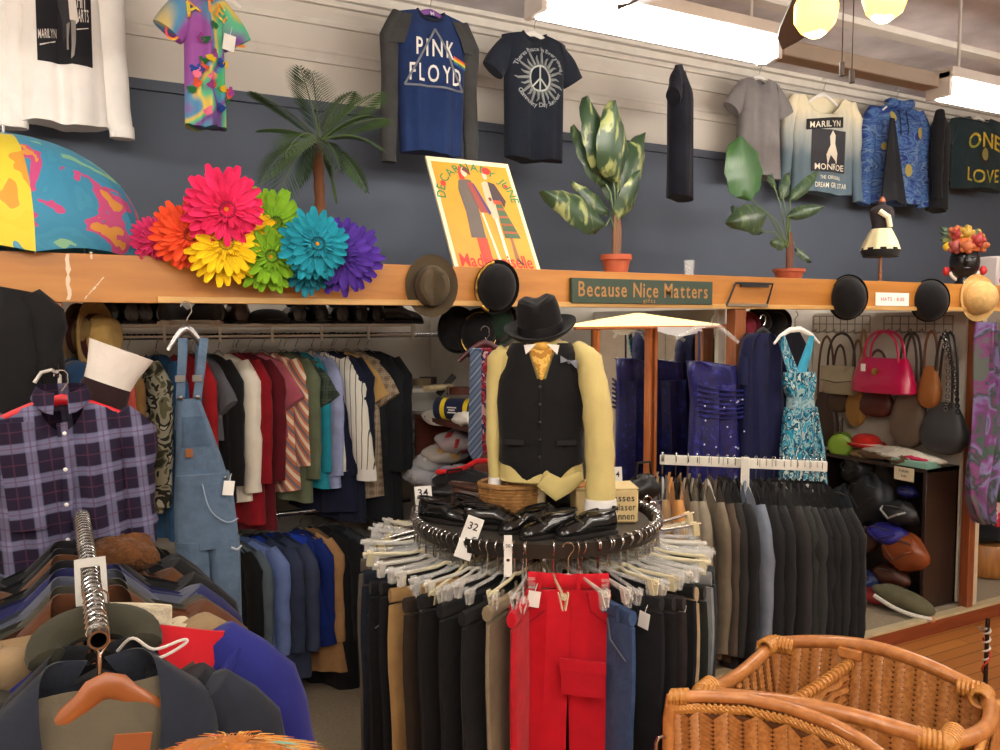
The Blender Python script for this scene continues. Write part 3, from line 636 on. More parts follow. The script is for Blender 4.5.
# picture rail with the cords the shirts hang from
mb = MB(); 
o = thing('hanging_rail', 'thin pale wire strung along the top of the wall for the shirts', 'wire', (0, YS-.03, 0))
for y, dz in ((0, 0),):
    MB().tube([(X0+.1, y, CH-.16), (X1-.1, y, CH-.16)], .003, 6).build('wire', plain((190, 185, 178), .4, 1), o)
# ================================================================== things on and along the ledge
# umbrella
U = at(8, 256, 3.62); U.z = LT-.0
ub = thing('umbrella', 'open umbrella printed with a world map standing on the ledge', 'umbrella', (U.x, 3.62, LT))
MAPM = blotch([(140, 190, 150), (70, 146, 176), (66, 142, 174), (70, 146, 178), (64, 140, 174), (66, 142, 176), (196, 80, 130), (216, 150, 70)], 4.2, .6, 3.5, .5, lo=.33, hi=.66)
Ru, Hu = .50, at(20, 137, 3.62).z-LT
for gk in range(8):
    a0, a1 = gk*pi/4+.2, (gk+1)*pi/4+.2
    def fn(u, v, a0=a0, a1=a1):
        a = a0+(a1-a0)*u; q = sin(v*pi/2*1.0); belly = 1-.07*sin(pi*u)*v**2
        return (Ru*q*belly*cos(a), Ru*q*belly*sin(a), Hu*cos(v*pi/2)**.9+.025*sin(pi*u)*v**3)
    mb = MB(); mb.slab(fn, 6, 12, (0, 0, -.003)); g_ = mb.build('canopy_panel', MAPM if gk not in (4, 5) else blotch([(84, 150, 176), (216, 196, 60), (214, 192, 56), (216, 196, 62), (210, 150, 60)], 3, .6, 3), ub)
    mb = MB(); mb.tube([(Ru*sin(v*pi/2)*cos(a0)*.99, Ru*sin(v*pi/2)*sin(a0)*.99, Hu*cos(v*pi/2)**.9-.008) for v in [i/8 for i in range(9)]], .003, 5); mb.build('rib', STEEL, ub)
MB().tube([(0, 0, .02), (0, 0, Hu+.04)], .006, 8).build('shaft', STEEL, ub)

# giant fabric daisies hung along the ledge
def daisy(px, py, dpx, col, label, Y, tilt=(0, 0), seed=0, ctr=(230, 150, 40), col2=None):
    p = at(px, py, Y); Z = (p-EYE).length*.97; rad = dpx/2*Z/FPX*1.02
    o = thing('fabric_flower', label, 'flower', p, 0, 'big fabric daisies on the ledge', (tilt[0], 0, tilt[1]))
    r = random.Random(seed); m1 = fab(col, .8, .16, 12, .4); m2 = fab(col2 or col, .8, .22, 14, .4)
    for name, n, q0, q1, lift, wd, m_ in (('outer_petals', 25, .10, 1.02, .0, .125, m1), ('middle_petals', 21, .08, .82, .035, .11, m2), ('inner_petals', 20, .06, .42, .055, .05, m1)):
        mb = MB()
        for i in range(n):
            a = 2*pi*(i+r.uniform(-.25, .25))/n; ln = rad*(q1+r.uniform(-.13, .06)); w = rad*wd*r.uniform(.85, 1.15); up = r.uniform(-.35, .45)
            def fn(u, v, a=a, ln=ln, w=w, up=up):
                s_ = rad*q0+(ln-rad*q0)*v; x_ = w*(u-.5)*2*(.45+.55*sin(pi*min(1, .12+v*.72)))*(1 if v < .93 else .62)
                h = -lift-rad*.10*v*(1.0-v)*4*.5-rad*up*.25*v*v+rad*.05*(2*abs(u-.5))**2*-1
                return (s_*cos(a)-x_*sin(a), h, s_*sin(a)+x_*cos(a))
            mb.slab(fn, 3, 6, (0, .004, 0))
        mb.build(name, m_, o)
    mb = MB(); st_ = MB(); mb.ell((0, -.05, 0), (rad*.075, rad*.06, rad*.075), 12, 8)
    for i in range(20):
        a = 2*pi*i/20; st_.tube([(rad*.10*cos(a), -.045, rad*.10*sin(a)), (rad*.19*cos(a+.1), -.070, rad*.19*sin(a+.1))], [.003, .0035], 5)
    mb.build('flower_center', fab(ctr), o); st_.build('stamens', fab([int(c_*.62) for c_ in col] and tuple(int(c_*.62) for c_ in col)), o); return o
daisy(153, 241, 46, (214, 50, 110), 'small hot pink fabric daisy at the left end of the row of big flowers', 3.22, (0, .5), 1)
daisy(184, 236, 64, (240, 82, 42), 'orange-red fabric daisy left of the large pink one', 3.14, (0, .2), 2)
daisy(243, 233, 76, (236, 190, 24), 'yellow fabric daisy half hidden behind the large pink one', 3.20, (0, -.1), 3)
daisy(270, 221, 66, (130, 180, 40), 'upper lime green fabric daisy partly behind the teal one', 3.22, (.2, .1), 4)
daisy(222, 248, 72, (246, 206, 22), 'bright yellow fabric daisy hanging below the large pink one', 3.09, (-.2, .05), 5)
daisy(266, 260, 66, (132, 184, 38), 'lower lime green fabric daisy hanging over the ledge front', 3.12, (-.15, .1), 6)
daisy(307, 265, 62, (26, 120, 140), 'dark teal fabric daisy hanging below the bright teal one', 3.14, (-.3, 0), 7)
daisy(344, 257, 76, (84, 52, 160), 'purple fabric daisy at the right end of the row of big flowers', 3.11, (-.05, -.45), 8, (60, 40, 110))
daisy(222, 207, 80, (240, 44, 104), 'large hot pink fabric daisy at the top of the row of flowers', 3.03, (.25, .1), 9)
daisy(314, 245, 70, (30, 150, 172), 'bright teal fabric daisy with an orange center', 3.03, (0, -.05), 10)

# small palm
TR = plain((110, 66, 36), .8); GRN = (58, 84, 46)
b0 = at(318, 262, 3.7); t0 = at(320, 142, 3.7)
pm = thing('palm_tree', 'artificial palm tree with feathery fronds standing on the ledge', 'artificial palm', (b0.x, 3.7, LT))
Hp = t0.z-LT; dx = t0.x-b0.x
mb = MB(); mb.tube([(dx*t+.008*sin(5*t), 0, Hp*t) for t in [i/14 for i in range(15)]], [.022+.004*(i % 2) for i in range(15)], 10); mb.build('trunk', TR, pm)
MB().lathe([(.07, 0), (.09, .01), (.10, .10), (.09, .105), (.08, .1)], 16).build('pot', plain((90, 60, 40), .7), pm)
r = random.Random(12)
fr = [(255, 92, -.25), (262, 180, -.2), (300, 68, .1), (312, 72, .2), (380, 92, .1), (384, 150, -.1), (352, 92, -.35), (384, 118, .2), (275, 205, -.3), (366, 190, -.25), (285, 155, -.45), (340, 170, -.4), (260, 130, .3), (336, 200, .1), (300, 185, .3), (370, 115, -.2)]
for i, (px, py, dy) in enumerate(fr):
    e = at(px, py, 3.7+dy*.6)-Vector((b0.x, 3.7, LT)); s0 = Vector((dx, 0, Hp)); d = e-s0; L_ = d.length
    mid = s0+d*.5+Vector((0, 0, .32*L_ if d.z < .1*L_ else .05)); up = [s0*(1-t)**2+mid*2*t*(1-t)+e*t*t for t in [j/14 for j in range(15)]]
    st = MB(); st.tube(up, [.005*(1-.7*j/14) for j in range(15)], 5)
    mb = MB()
    for j in range(2, 15):
        p_ = up[j]; t_ = (up[min(14, j+1)]-up[j-1]).normalized(); sd = t_.cross(Vector((0, -.3, 1))).normalized(); ll = L_*.42*(sin(pi*min(1, (j+1)/15))*.8+.2)
        for g in (-1, 1):
            for hf in (0, .5):
                q = p_-t_*(hf*L_/14); tip = q+(sd*g*.62+t_*.7+Vector((0, 0, -.18))).normalized()*ll; n_ = (tip-q).cross(Vector((0, 0, 1))).normalized()*.0042
                md = q+(tip-q)*.5; mb.add([q, md+n_, tip, md-n_, md+Vector((0, 0, -.004))], [(0, 1, 2, 3), (0, 3, 4), (3, 2, 4), (2, 1, 4), (1, 0, 4)])
    f_ = mb.build('frond', fab(((58, 84, 46), (72, 96, 56), (44, 66, 40))[i % 3], .6, .2), pm); st.build('stem', plain((80, 100, 56), .6), f_)

# yellow fashion poster leaning back against the wall
PL, PR = at(455, 268, 3.3), at(541, 270, 3.3); TL = at(428, 156, 3.62)
W = PR.x-PL.x; P0 = Vector((PL.x, 3.3, LT)); up = Vector((0, TL.y-3.3, TL.z-LT)); Hh = up.length; up.normalize(); nrm = Vector((0, -up.z, up.y))
po = thing('poster', 'yellow fashion poster of two women leaning behind the ledge', 'poster', P0)
PX = lambda x, z, e=0: tuple(Vector((1, 0, 0))*(x*W)+up*(z*Hh)+nrm*e)
mb = MB(); mb.slab(lambda u, v: PX(u, v), 2, 2, -nrm*.012); mb.build('board', plain((226, 214, 178), .6), po)
mb = MB(); mb.slab(lambda u, v: PX(.045+.91*u, .0+.955*v, .001), 2, 2, nrm*.0006); bd = mb.build('yellow_field', plain((208, 148, 44), .55), po)
def pp(name, pts, c, e=.003):
    mb = MB(); n = len(pts); cx = sum(a for a, _ in pts)/n; cz = sum(c2 for _, c2 in pts)/n
    mb.add([PX(cx, cz, e)]+[PX(a, c2, e) for a, c2 in pts], [(0, 1+i, 1+(i+1) % n) for i in range(n)]); return mb.build(name, plain(c, .6), bd, False)
circ = lambda x, z, rx, rz, n=14: [(x+rx*cos(2*pi*i/n), z+rz*sin(2*pi*i/n)) for i in range(n)]
pp('coat_print', [(.31, .79), (.37, .81), (.46, .80), (.52, .55), (.46, .55), (.45, .27), (.28, .27), (.30, .5), (.28, .7)], (98, 88, 82))
pp('scarf_print', [(.40, .78), (.46, .78), (.57, .5), (.47, .5)], (150, 70, 60), .004); pp('cape_print', [(.46, .78), (.49, .76), (.60, .5), (.57, .48)], (84, 64, 120), .0045)
pp('trousers_print', [(.34, .27), (.46, .27), (.46, .06), (.34, .06)], (218, 66, 44)); pp('hair_print', [(.33, .80), (.39, .80), (.40, .90), (.36, .93), (.33, .88)], (206, 58, 38), .004)
pp('face_print', circ(.40, .87, .035, .045), (226, 196, 170), .005); pp('hat_print', [(.38, .89), (.47, .84), (.47, .89), (.42, .93)], (110, 60, 50), .006)
pp('jacket_print', [(.58, .78), (.62, .80), (.68, .79), (.69, .45), (.60, .45), (.58, .6)], (196, 180, 150)); pp('sweater_print', [(.66, .80), (.74, .78), (.82, .62), (.78, .56), (.76, .62), (.72, .62), (.66, .60)], (70, 56, 60), .004)
pp('skirt_print', [(.68, .60), (.75, .60), (.87, .28), (.68, .28)], (70, 96, 66), .004)
for i in range(4): pp('skirt_stripe', [(.68, .55-.07*i), (.762+.026*i, .55-.07*i), (.77+.026*i, .53-.07*i), (.68, .53-.07*i)], (160, 84, 54), .005)
pp('belt_print', [(.66, .62), (.75, .62), (.75, .585), (.66, .585)], (206, 74, 40), .006)
pp('beret_print', circ(.68, .90, .055, .035), (196, 52, 44), .005); pp('face_print', circ(.645, .855, .03, .04), (222, 194, 170), .004)
pp('leg_print', [(.62, .45), (.66, .45), (.66, .06), (.63, .06)], (232, 220, 190)); pp('leg_print', [(.74, .28), (.77, .28), (.78, .1), (.76, .07), (.73, .1)], (150, 100, 70)); pp('leg_print', [(.48, .5), (.50, .5), (.56, .06), (.53, .06)], (230, 216, 190))
pp('shoe_print', [(.73, .1), (.77, .09), (.82, .045), (.79, .04)], (70, 50, 40), .005); pp('dot_print', circ(.12, .75, .032, .028), (196, 60, 50)); pp('dot_print', circ(.875, .76, .03, .026), (196, 60, 50)); pp('dot_print', circ(.63, .63, .02, .018), (120, 50, 40), .005)
mb = MB(); mb.text('DE CARNABY JUNE', .062, lambda a, c: PX(.5+a/W, .62+c/Hh, .004), arc=(.17, R(90)), gap=.06); mb.build('lettering', plain((44, 128, 74), .6), bd, False)
mb = MB(); mb.text('Mademoiselle', .088, lambda a, c: PX(.5+a/W, .018+c*1.1/Hh, .004), gap=.06, width=W*.84); mb.build('lettering', plain((212, 50, 40), .6), bd, False)

# leafy plants
def leaf(mb, base_, tip, w, nrm_=(0, -1, .2), curl=.1, notch=0, nu=8, nv=10, rnd=False):
    B_, T_ = Vector(base_), Vector(tip); d = T_-B_; n = Vector(nrm_); s_ = d.cross(n).normalized(); n = s_.cross(d).normalized(); L_ = d.length
    def fn(u, v):
        q = abs(u-.5)*2; prof = sin(pi*min(1, v**.8))**.75*(1-.18*v); wv = w*prof
        if rnd: wv = w*max(0, 1-(2*v-1)**2)**.5*(1.08-.25*v)
        if notch: wv *= 1-notch*(.5+.5*sin(v*24))*q*q
        return tuple(B_+d*v+s_*((u-.5)*2*wv)+n*(curl*L_*sin(pi*v)*.6-w*(.12 if rnd else .35)*q*q+.006*sin(v*20)*q))
    mb.slab(fn, nu, nv, n*-.002)
def leafmat(g, l, sc=9):
    m, nt, b = base('leaf', .4); v = coord(nt, 'Object', (1, 1, .4)); n = N(nt, 'ShaderNodeTexNoise', Scale=sc*3.0, Detail=5.0, Distortion=.6); nt.links.new(v, n.inputs['Vector'])
    nt.links.new(ramp(nt, n.outputs[0], [(.52, S(*g)), (.62, S(*l))]), b.inputs['Base Color']); return m
POT = plain((176, 84, 52), .7)
def pot(o, r_, h):
    mb = MB(); mb.lathe([(r_*.74, 0), (r_*.96, h*.74), (r_*.98, h*.75), (r_*1.08, h*.76), (r_*1.08, h), (r_*.98, h), (r_*.95, h*.85), (.001, h*.84)], 24); mb.build('pot', POT, o)
LV = leafmat((44, 66, 42), (140, 146, 92), 6); LD = leafmat((50, 72, 48), (84, 104, 66)); LG = leafmat((58, 100, 54), (74, 118, 62))
def plant(px, label, leaves, Y, rp, hp, top, cane):
    p = at(px, 270, Y); o = thing('potted_plant', label, 'plant', (p.x, Y, LT)); O = Vector((p.x, Y, LT)); pot(o, rp, hp); ct = at(px+1, top, Y)-O
    mb = MB()
    for g in (-1, 0, 1): mb.tube([(g*.012, .006*g, hp*.8), (g*.014+.004, 0, ct.z*.6), (ct.x+g*.008, 0, ct.z)], [.016, .014, .006], 7)
    mb.build('stem', plain(cane, .7), o)
    for (bx, by, tx, ty, w, dy, mt) in leaves:
        b_ = at(bx, by, Y+dy*.3)-O; t_ = at(tx, ty, Y+dy)-O; wz = w*(p-EYE).length/FPX; mb = MB(); leaf(mb, b_, t_, wz, (0.25, -1, .25), .03 if mt is LG else .08, .06 if mt is LG else 0, rnd=mt is LG); lf = mb.build('leaf', mt, o)
        k = MB(); k.tube([Vector((ct.x, 0, ct.z*.6)), ct*.4+b_*.6, b_], .004, 5); k.build('stalk', plain((96, 120, 70), .5), lf)
    return o
plant(616, 'tall speckled green leafy plant in a terracotta pot beside the poster', [(613, 178, 588, 95, 25, .05, LV), (618, 182, 616, 100, 27, -.06, LV), (606, 184, 574, 124, 17, .12, LD), (622, 190, 646, 132, 19, .1, LV), (606, 226, 543, 190, 19, -.1, LV), (610, 214, 572, 180, 10, .1, LV), (618, 220, 641, 170, 12, -.05, LV), (610, 200, 600, 130, 12, .2, LD)], 3.5, .075, .11, 205, (120, 84, 60))
plant(789, 'plant with one big round green leaf in a small terracotta pot', [(752, 200, 742, 136, 36, .0, LG), (768, 214, 729, 222, 14, -.1, LD), (783, 198, 790, 172, 8, .1, LD), (788, 216, 826, 206, 7, -.1, LD), (774, 186, 772, 174, 8, .1, LD), (796, 248, 812, 262, 6, -.05, LD), (785, 245, 772, 242, 7, -.05, LD), (764, 232, 733, 205, 12, .1, LD), (790, 200, 820, 170, 7, .2, LD)], 3.5, .085, .075, 232, (104, 62, 44))
p = at(677, 262, 3.6); o = thing('drinking_glass', 'small clear drinking glass standing on the ledge to the right of the speckled plant', 'glass', (p.x, 3.5, LT)); MB().lathe([(.025, 0), (.03, .1), (.027, .1), (.022, .006), (.001, .005)], 16).build('bowl', clear((225, 228, 228), .05, .25), o)

# small dress form
p = at(880, 277, 3.42); O = Vector((p.x, 3.42, LT)); q = lambda py: at(880, py, 3.42).z-LT
df = thing('miniature_dress_form', 'miniature dress form in black bodice and cream skirt on the ledge', 'dress form', O, R(-45)); s_ = (p-EYE).length/FPX
MB().lathe([(.05, 0), (.05, .012), (.012, .02), (.010, .05), (.014, .07), (.009, .09), (.010, q(255)-.0)], 14).build('stand', wood((120, 66, 30), (150, 90, 44), 5), df)
MB().lathe([(15*s_, q(257)), (17*s_, q(252)), (16*s_, q(248))], 24).build('skirt_hem', fab((30, 28, 28)), df)
mb = MB(); mb.loft([[((r_*s_*(1+.06*sin(9*a)*w_))*cos(a), (r_*s_*(1+.06*sin(9*a)*w_))*sin(a), q(y_)) for a in [2*pi*k/36 for k in range(36)]] for r_, y_, w_ in ((16.5, 250, 1), (14, 242, 1), (10, 232, .5), (8.5, 229, 0))]); mb.build('skirt', fab((226, 214, 170)), df)
mb = MB(); mb.loft([[(rx*s_*cos(a), ry*s_*sin(a), q(y_)) for a in [2*pi*k/20 for k in range(20)]] for rx, ry, y_ in ((8.5, 7, 230), (8, 6.5, 226), (10, 8.5, 216), (10.5, 8, 211), (8, 6, 207), (3.5, 3.5, 205), (3, 3, 202))]); mb.build('bodice', fab((44, 38, 40)), df)
mb = MB(); mb.tube([(-3*s_, -8*s_, q(212)), (4*s_, -9*s_, q(218)), (6*s_, -7*s_, q(228))], 2.5*s_, 8); mb.build('sash', fab((224, 214, 180)), df)
MB().lathe([(.003, 0), (2.6*s_, .004), (3*s_, .014), (2*s_, .03), (.8*s_, .04), (.001, .042)], 12, (0, 0, q(203))).build('finial', wood((150, 80, 50), (170, 96, 60), 5), df)

# head-shaped vase with fruit and flowers
p = at(964, 280, 3.4); O = Vector((p.x, 3.4, LT)); q = lambda py: at(964, py, 3.4).z-LT; s_ = (p-EYE).length/FPX
hv = thing('head_vase', 'black head-shaped vase crowned with bright fruit and flowers on the ledge', 'vase', O, R(-52))
mb = MB(); mb.ell((0, 0, q(262)), (12*s_, 12*s_, 16*s_), 16, 12); mb.lathe([(9*s_, 0), (7*s_, .03), (6*s_, q(272))], 14); mb.ell((0, -11.5*s_, q(262)), (2*s_, 3*s_, 4*s_), 8, 6)
for g in (-1, 1): mb.ell((g*4.5*s_, -9.5*s_, q(258)), (2.6*s_, 2*s_, 1.4*s_), 8, 6)
mb.ell((0, -10.6*s_, q(269)), (4*s_, 1.8*s_, 1.6*s_), 8, 6); mb.build('head', plain((24, 22, 24), .25), hv)
mb = MB(); mb.tube([(13*s_*cos(R(a)), -2*s_, q(262)+17*s_*sin(R(a))) for a in range(-150, -29, 12)], 1.6*s_, 6); mb.build('collar', plain((224, 214, 196), .4), hv)
for g in (-1, 1): MB().ell((g*14*s_, -2*s_, q(271)), (3*s_, 3*s_, 4*s_), 10, 8).build('earring', plain((190, 40, 40), .4), hv)
MB().lathe([(11*s_, q(252)), (14*s_, q(246)), (13*s_, q(240)), (10*s_, q(236))], 16).build('headwrap', fab((196, 100, 50)), hv)
r = random.Random(3)
for i in range(16):
    a = 2*pi*i/8; y_ = 248-(i//8)*9-r.random()*8; rr = (12-(i//8)*4)*s_; c = [(160, 84, 44), (150, 44, 40), (160, 124, 40), (54, 76, 46), (110, 108, 54), (140, 62, 56)][i % 6]
    mb = MB(); mb.ell((rr*cos(a), rr*sin(a)-2*s_, q(y_)), (5*s_, 5*s_, 5*s_), 10, 7)
    for k in range(5): mb.ell((rr*cos(a)+4*s_*cos(k*1.26), rr*sin(a)-3*s_, q(y_)+4*s_*sin(k*1.26)), (2.6*s_, 2*s_, 2.6*s_), 7, 5)
    mb.build('flower', plain(c, .6), hv)
for a in (150, 170, 200): mb = MB(); leaf(mb, (-6*s_, 0, q(236)), (-20*s_, -3*s_, q(226+(a-150)*.25)), 4*s_, (0, -1, .3)); mb.build('leaf', plain((54, 76, 54), .5), hv)
MB().ell((-13*s_, -8*s_, q(247)), (5*s_, 4*s_, 4*s_), 10, 8).build('lemon', plain((230, 190, 50), .5), hv)
p = at(990, 280, 3.6); o = thing('gift_box', 'pale box with pink flowers on it at the right end of the ledge', 'box', (p.x+.05, 3.6, LT)); hb = at(990, 257, 3.6).z-LT
MB().box((0, 0, hb/2), (.26, .2, hb)).build('box', plain((206, 198, 196), .6), o)
mb = MB()
for i in range(7): mb.ell((-.1+.035*i, -.101, hb*(.25+.12*(i % 3))), (.014, .003, .014), 9, 5)
mb.build('flower_print', plain((206, 90, 140), .6), o)

# hats pinned to the ledge front
def hat(label, p, rx, ry, hc, m, bandm=None, brim=.035, rot=(0, 0, 0), pinch=.0, curl=.012, name='hat', cr=.72, dome=False, parent=None, rim=None):
    o = thing(name, label, 'hat', p, 0, None, rot); n = 28
    br_ = []
    for k_, (q, z) in enumerate(((cr*1.0, .0), (cr+.3*(1-cr), -.002), (cr+.7*(1-cr), .0), (1, curl), (1.0, curl+.006), (cr+.6*(1-cr), .007), (cr, .008))):
        br_.append([(rx*q*cos(a), ry*q*sin(a), z+(curl*1.1*abs(cos(a))**2 if q > cr else 0)) for a in [2*pi*i/n for i in range(n)]])
    mb = MB(); mb.loft(br_, False, False); mb.build('brim', m, o)
    pr = ((cr, 0), (cr*.985, hc*.4), (cr*.93, hc*.72), (cr*.82, hc*.92), (cr*.6, hc*1.0), (cr*.3, hc*.985), (.01, hc*.97)) if not dome else ((cr, 0), (cr*.99, hc*.3), (cr*.92, hc*.58), (cr*.76, hc*.8), (cr*.5, hc*.94), (cr*.25, hc*.99), (.01, hc))
    rings = []
    for q, z in pr:
        ring = []
        for i in range(n):
            a = 2*pi*i/n; x, y = rx*q*cos(a), ry*q*sin(a); zz = z
            if pinch and z > hc*.5: zz -= pinch*math.exp(-(x/(rx*.22))**2)*(1 if q < cr*.9 else .3); f_ = max(0, -sin(a)); x *= 1-.28*f_*f_*(z/hc)
            ring.append((x, y, zz))
        rings.append(ring)
    mb = MB(); mb.loft(rings, False, True); mb.build('crown', m, o)
    if bandm:
        mb = MB(); mb.loft([[(rx*cr*k2*cos(a), ry*cr*k2*sin(a), z) for a in [2*pi*i/n for i in range(n)]] for k2, z in ((1.0, .006), (1.03, .006), (1.02, hc*.3), (.99, hc*.3))], False, False); mb.build('hat_band', bandm, o)
    return o
def hatat(px, py, wpx, hpx, label, m, bandm, Y, rot, hc=.10, **kw):
    p = at(px, py, Y); s_ = ((p-EYE).length*.97)/FPX; return hat(label, p, wpx/2*s_*kw.pop('fx', 1), hpx/2*s_, hc, m, bandm, rot=rot, **kw)
FELT = fab((84, 72, 54), .9, .12); BF = fab((20, 19, 21), .9, .2); 
hatat(431, 286, 54, 64, 'grey-brown felt trilby pinned to the ledge left of the poster', FELT, fab((66, 58, 44)), YL-.012, (R(92), R(0), R(-14)), .10, pinch=.03, cr=.66, curl=.008)
h2 = hatat(496, 287, 46, 56, 'black hat with gold embroidery pinned to the ledge under the poster', BF, None, YL-.012, (R(95), R(8), R(-20)), .11, cr=.86, dome=True)
mb = MB(); p_ = [( .0885*cos(R(a)), .108*sin(R(a)), .03+.010*sin(a)) for a in range(110, 260, 5)]
for i, q_ in enumerate(p_): mb.ell(q_, (.006, .009, .007), 6, 4)
mb.build('gold_embroidery', GOLD, h2)
hatat(847, 297, 36, 44, 'black bowler hat pinned to the ledge left of the small white card', BF, fab((30, 28, 30)), YL-.012, (R(100), 0, R(-42)), .14, cr=.9, dome=True, fx=1.0)
hatat(929, 300, 34, 40, 'black felt hat pinned to the ledge right of the small white card', BF, None, YL-.012, (R(100), 0, R(-46)), .13, cr=.92, dome=True, fx=.98)
hatat(975, 298, 32, 42, 'pale straw hat with an upturned brim pinned to the ledge far right', fab((214, 176, 112), .9, .15, 40), fab((200, 160, 100)), YL-.012, (R(88), 0, R(-12)), .13, cr=.72, dome=True, fx=1.25)
# card, frame and carved sign
p0, p1 = at(875, 299, YL), at(908, 299, YL); hh = at(891, 293, YL).z-at(891, 306, YL).z
o = thing('price_card', 'small white card with red print taped to the ledge between two black hats', 'card', ((p0.x+p1.x)/2, YL-.004, p0.z)); MB().box((0, 0, 0), (p1.x-p0.x, .004, hh)).build('card', CARD, o)
mb = MB(); mb.text('HATS - 8.00', .03, lambda a, c: (a, -.0028, c-.01), width=(p1.x-p0.x)*.7); mb.build('lettering', plain((190, 70, 60), .7), o)
A_, B_ = at(569, 292, YL), at(709, 292, YL); hh = at(640, 280, YL).z-at(640, 304, YL).z
sg = thing('wooden_sign', 'dark green wooden sign with gold lettering Because Nice Matters', 'sign', ((A_.x+B_.x)/2, YL-.014, at(640, 292, YL).z))
MB().box((0, 0, 0), (B_.x-A_.x, .024, hh)).build('board', plain((52, 70, 56), .6), sg)
mb = MB(); mb.text('Because Nice Matters', .088, lambda a, c: (a, -.0135, c*1.1-.025), gap=.13, width=(B_.x-A_.x)*.92); mb.build('lettering', plain((168, 122, 66), .5), sg)
mb = MB(); mb.text('gifts', .03, lambda a, c: (a+.02, -.0135, c-.052), gap=.2); mb.build('lettering', plain((168, 122, 66), .5), sg)
A_, B_ = at(724, 305, YL), at(764, 305, YL); T_ = at(733, 283, YL); T2_ = at(770, 284, YL)
o = thing('sign_frame', 'empty black wire sign frame fixed to the ledge right of the green sign', 'sign frame', (A_.x, YL-.02, A_.z))
O = Vector((A_.x, YL-.02, A_.z)); pts = [Vector((x.x, YL-.02, x.z))-O for x in (A_, T_, T2_, B_)]
MB().tube(pts, .006, 6).build('rim', BLACK, o); MB().box(((B_.x-A_.x)/2, .0, -.0), (B_.x-A_.x, .02, .016)).build('base_strip', plain((130, 115, 95), .6), o); MB().box(((T_.x+T2_.x)/2-A_.x, 0, T_.z-A_.z-.012), ((T2_.x-T_.x)*.75, .012, .016)).build('clip', BLACK, o)
# ================================================================== left niche: wire shelf with shoes, closet rod, clothes
YR = 4.1; ZS = at(260, 325.5, 4.0).z; ZR = at(260, 336, YR).z
XA, XB = at(100, 325, 4.0).x, at(416, 325, 4.0).x
ws_ = thing('wire_shelf', 'white wire closet shelf holding the row of shoes above the clothes', 'shelf', ((XA+XB)/2, 4.0, ZS)); Lw = XB-XA
WW = plain((225, 222, 214), .4)
MB().tube([(-Lw/2, 0, 0), (Lw/2, 0, 0)], .008, 6).build('front_rail', WW, ws_); MB().tube([(-Lw/2, 0, -.05), (Lw/2, 0, -.05)], .006, 6).build('lower_rail', WW, ws_); MB().tube([(-Lw/2, .45, 0), (Lw/2, .45, 0)], .006, 6).build('back_rail', WW, ws_)
mb = MB()
for i in range(60): x = -Lw/2+.01+(Lw-.02)*i/59; mb.tube([(x, 0, .004), (x, .45, .004)], .0025, 4)
mb.build('wire_deck', WW, ws_)
for i in range(7): x = -Lw/2+.02+(Lw-.04)*i/6; MB().box((x, -.002, -.035), (.012, .012, .08)).build('support_bracket', WW, ws_)
rod = thing('closet_rod', 'chrome closet rod under the wire shelf carrying the upper row of shirts', 'rail', ((XA+XB)/2-.02, YR, ZR)); MB().tube([(-Lw/2, 0, 0), (Lw/2+.22, 0, 0)], .014, 10).build('pole', CHROME, rod)
for g in (-.42, 0, .42): MB().tube([(g*Lw, 0, .0), (g*Lw, .38, .0)], .008, 6).build('bracket', CHROME, rod)
ZR2 = at(300, 512, YR).z
rod2 = thing('closet_rod', 'lower chrome closet rod carrying the blue and dark shirts near the floor', 'rail', ((XA+XB)/2, YR, ZR2)); MB().tube([(-Lw/2, 0, 0), (Lw/2, 0, 0)], .014, 10).build('pole', CHROME, rod2)
for g in (-.42, .42): MB().tube([(g*Lw, 0, .0), (g*Lw, .38, .0)], .008, 6).build('bracket', CHROME, rod2)

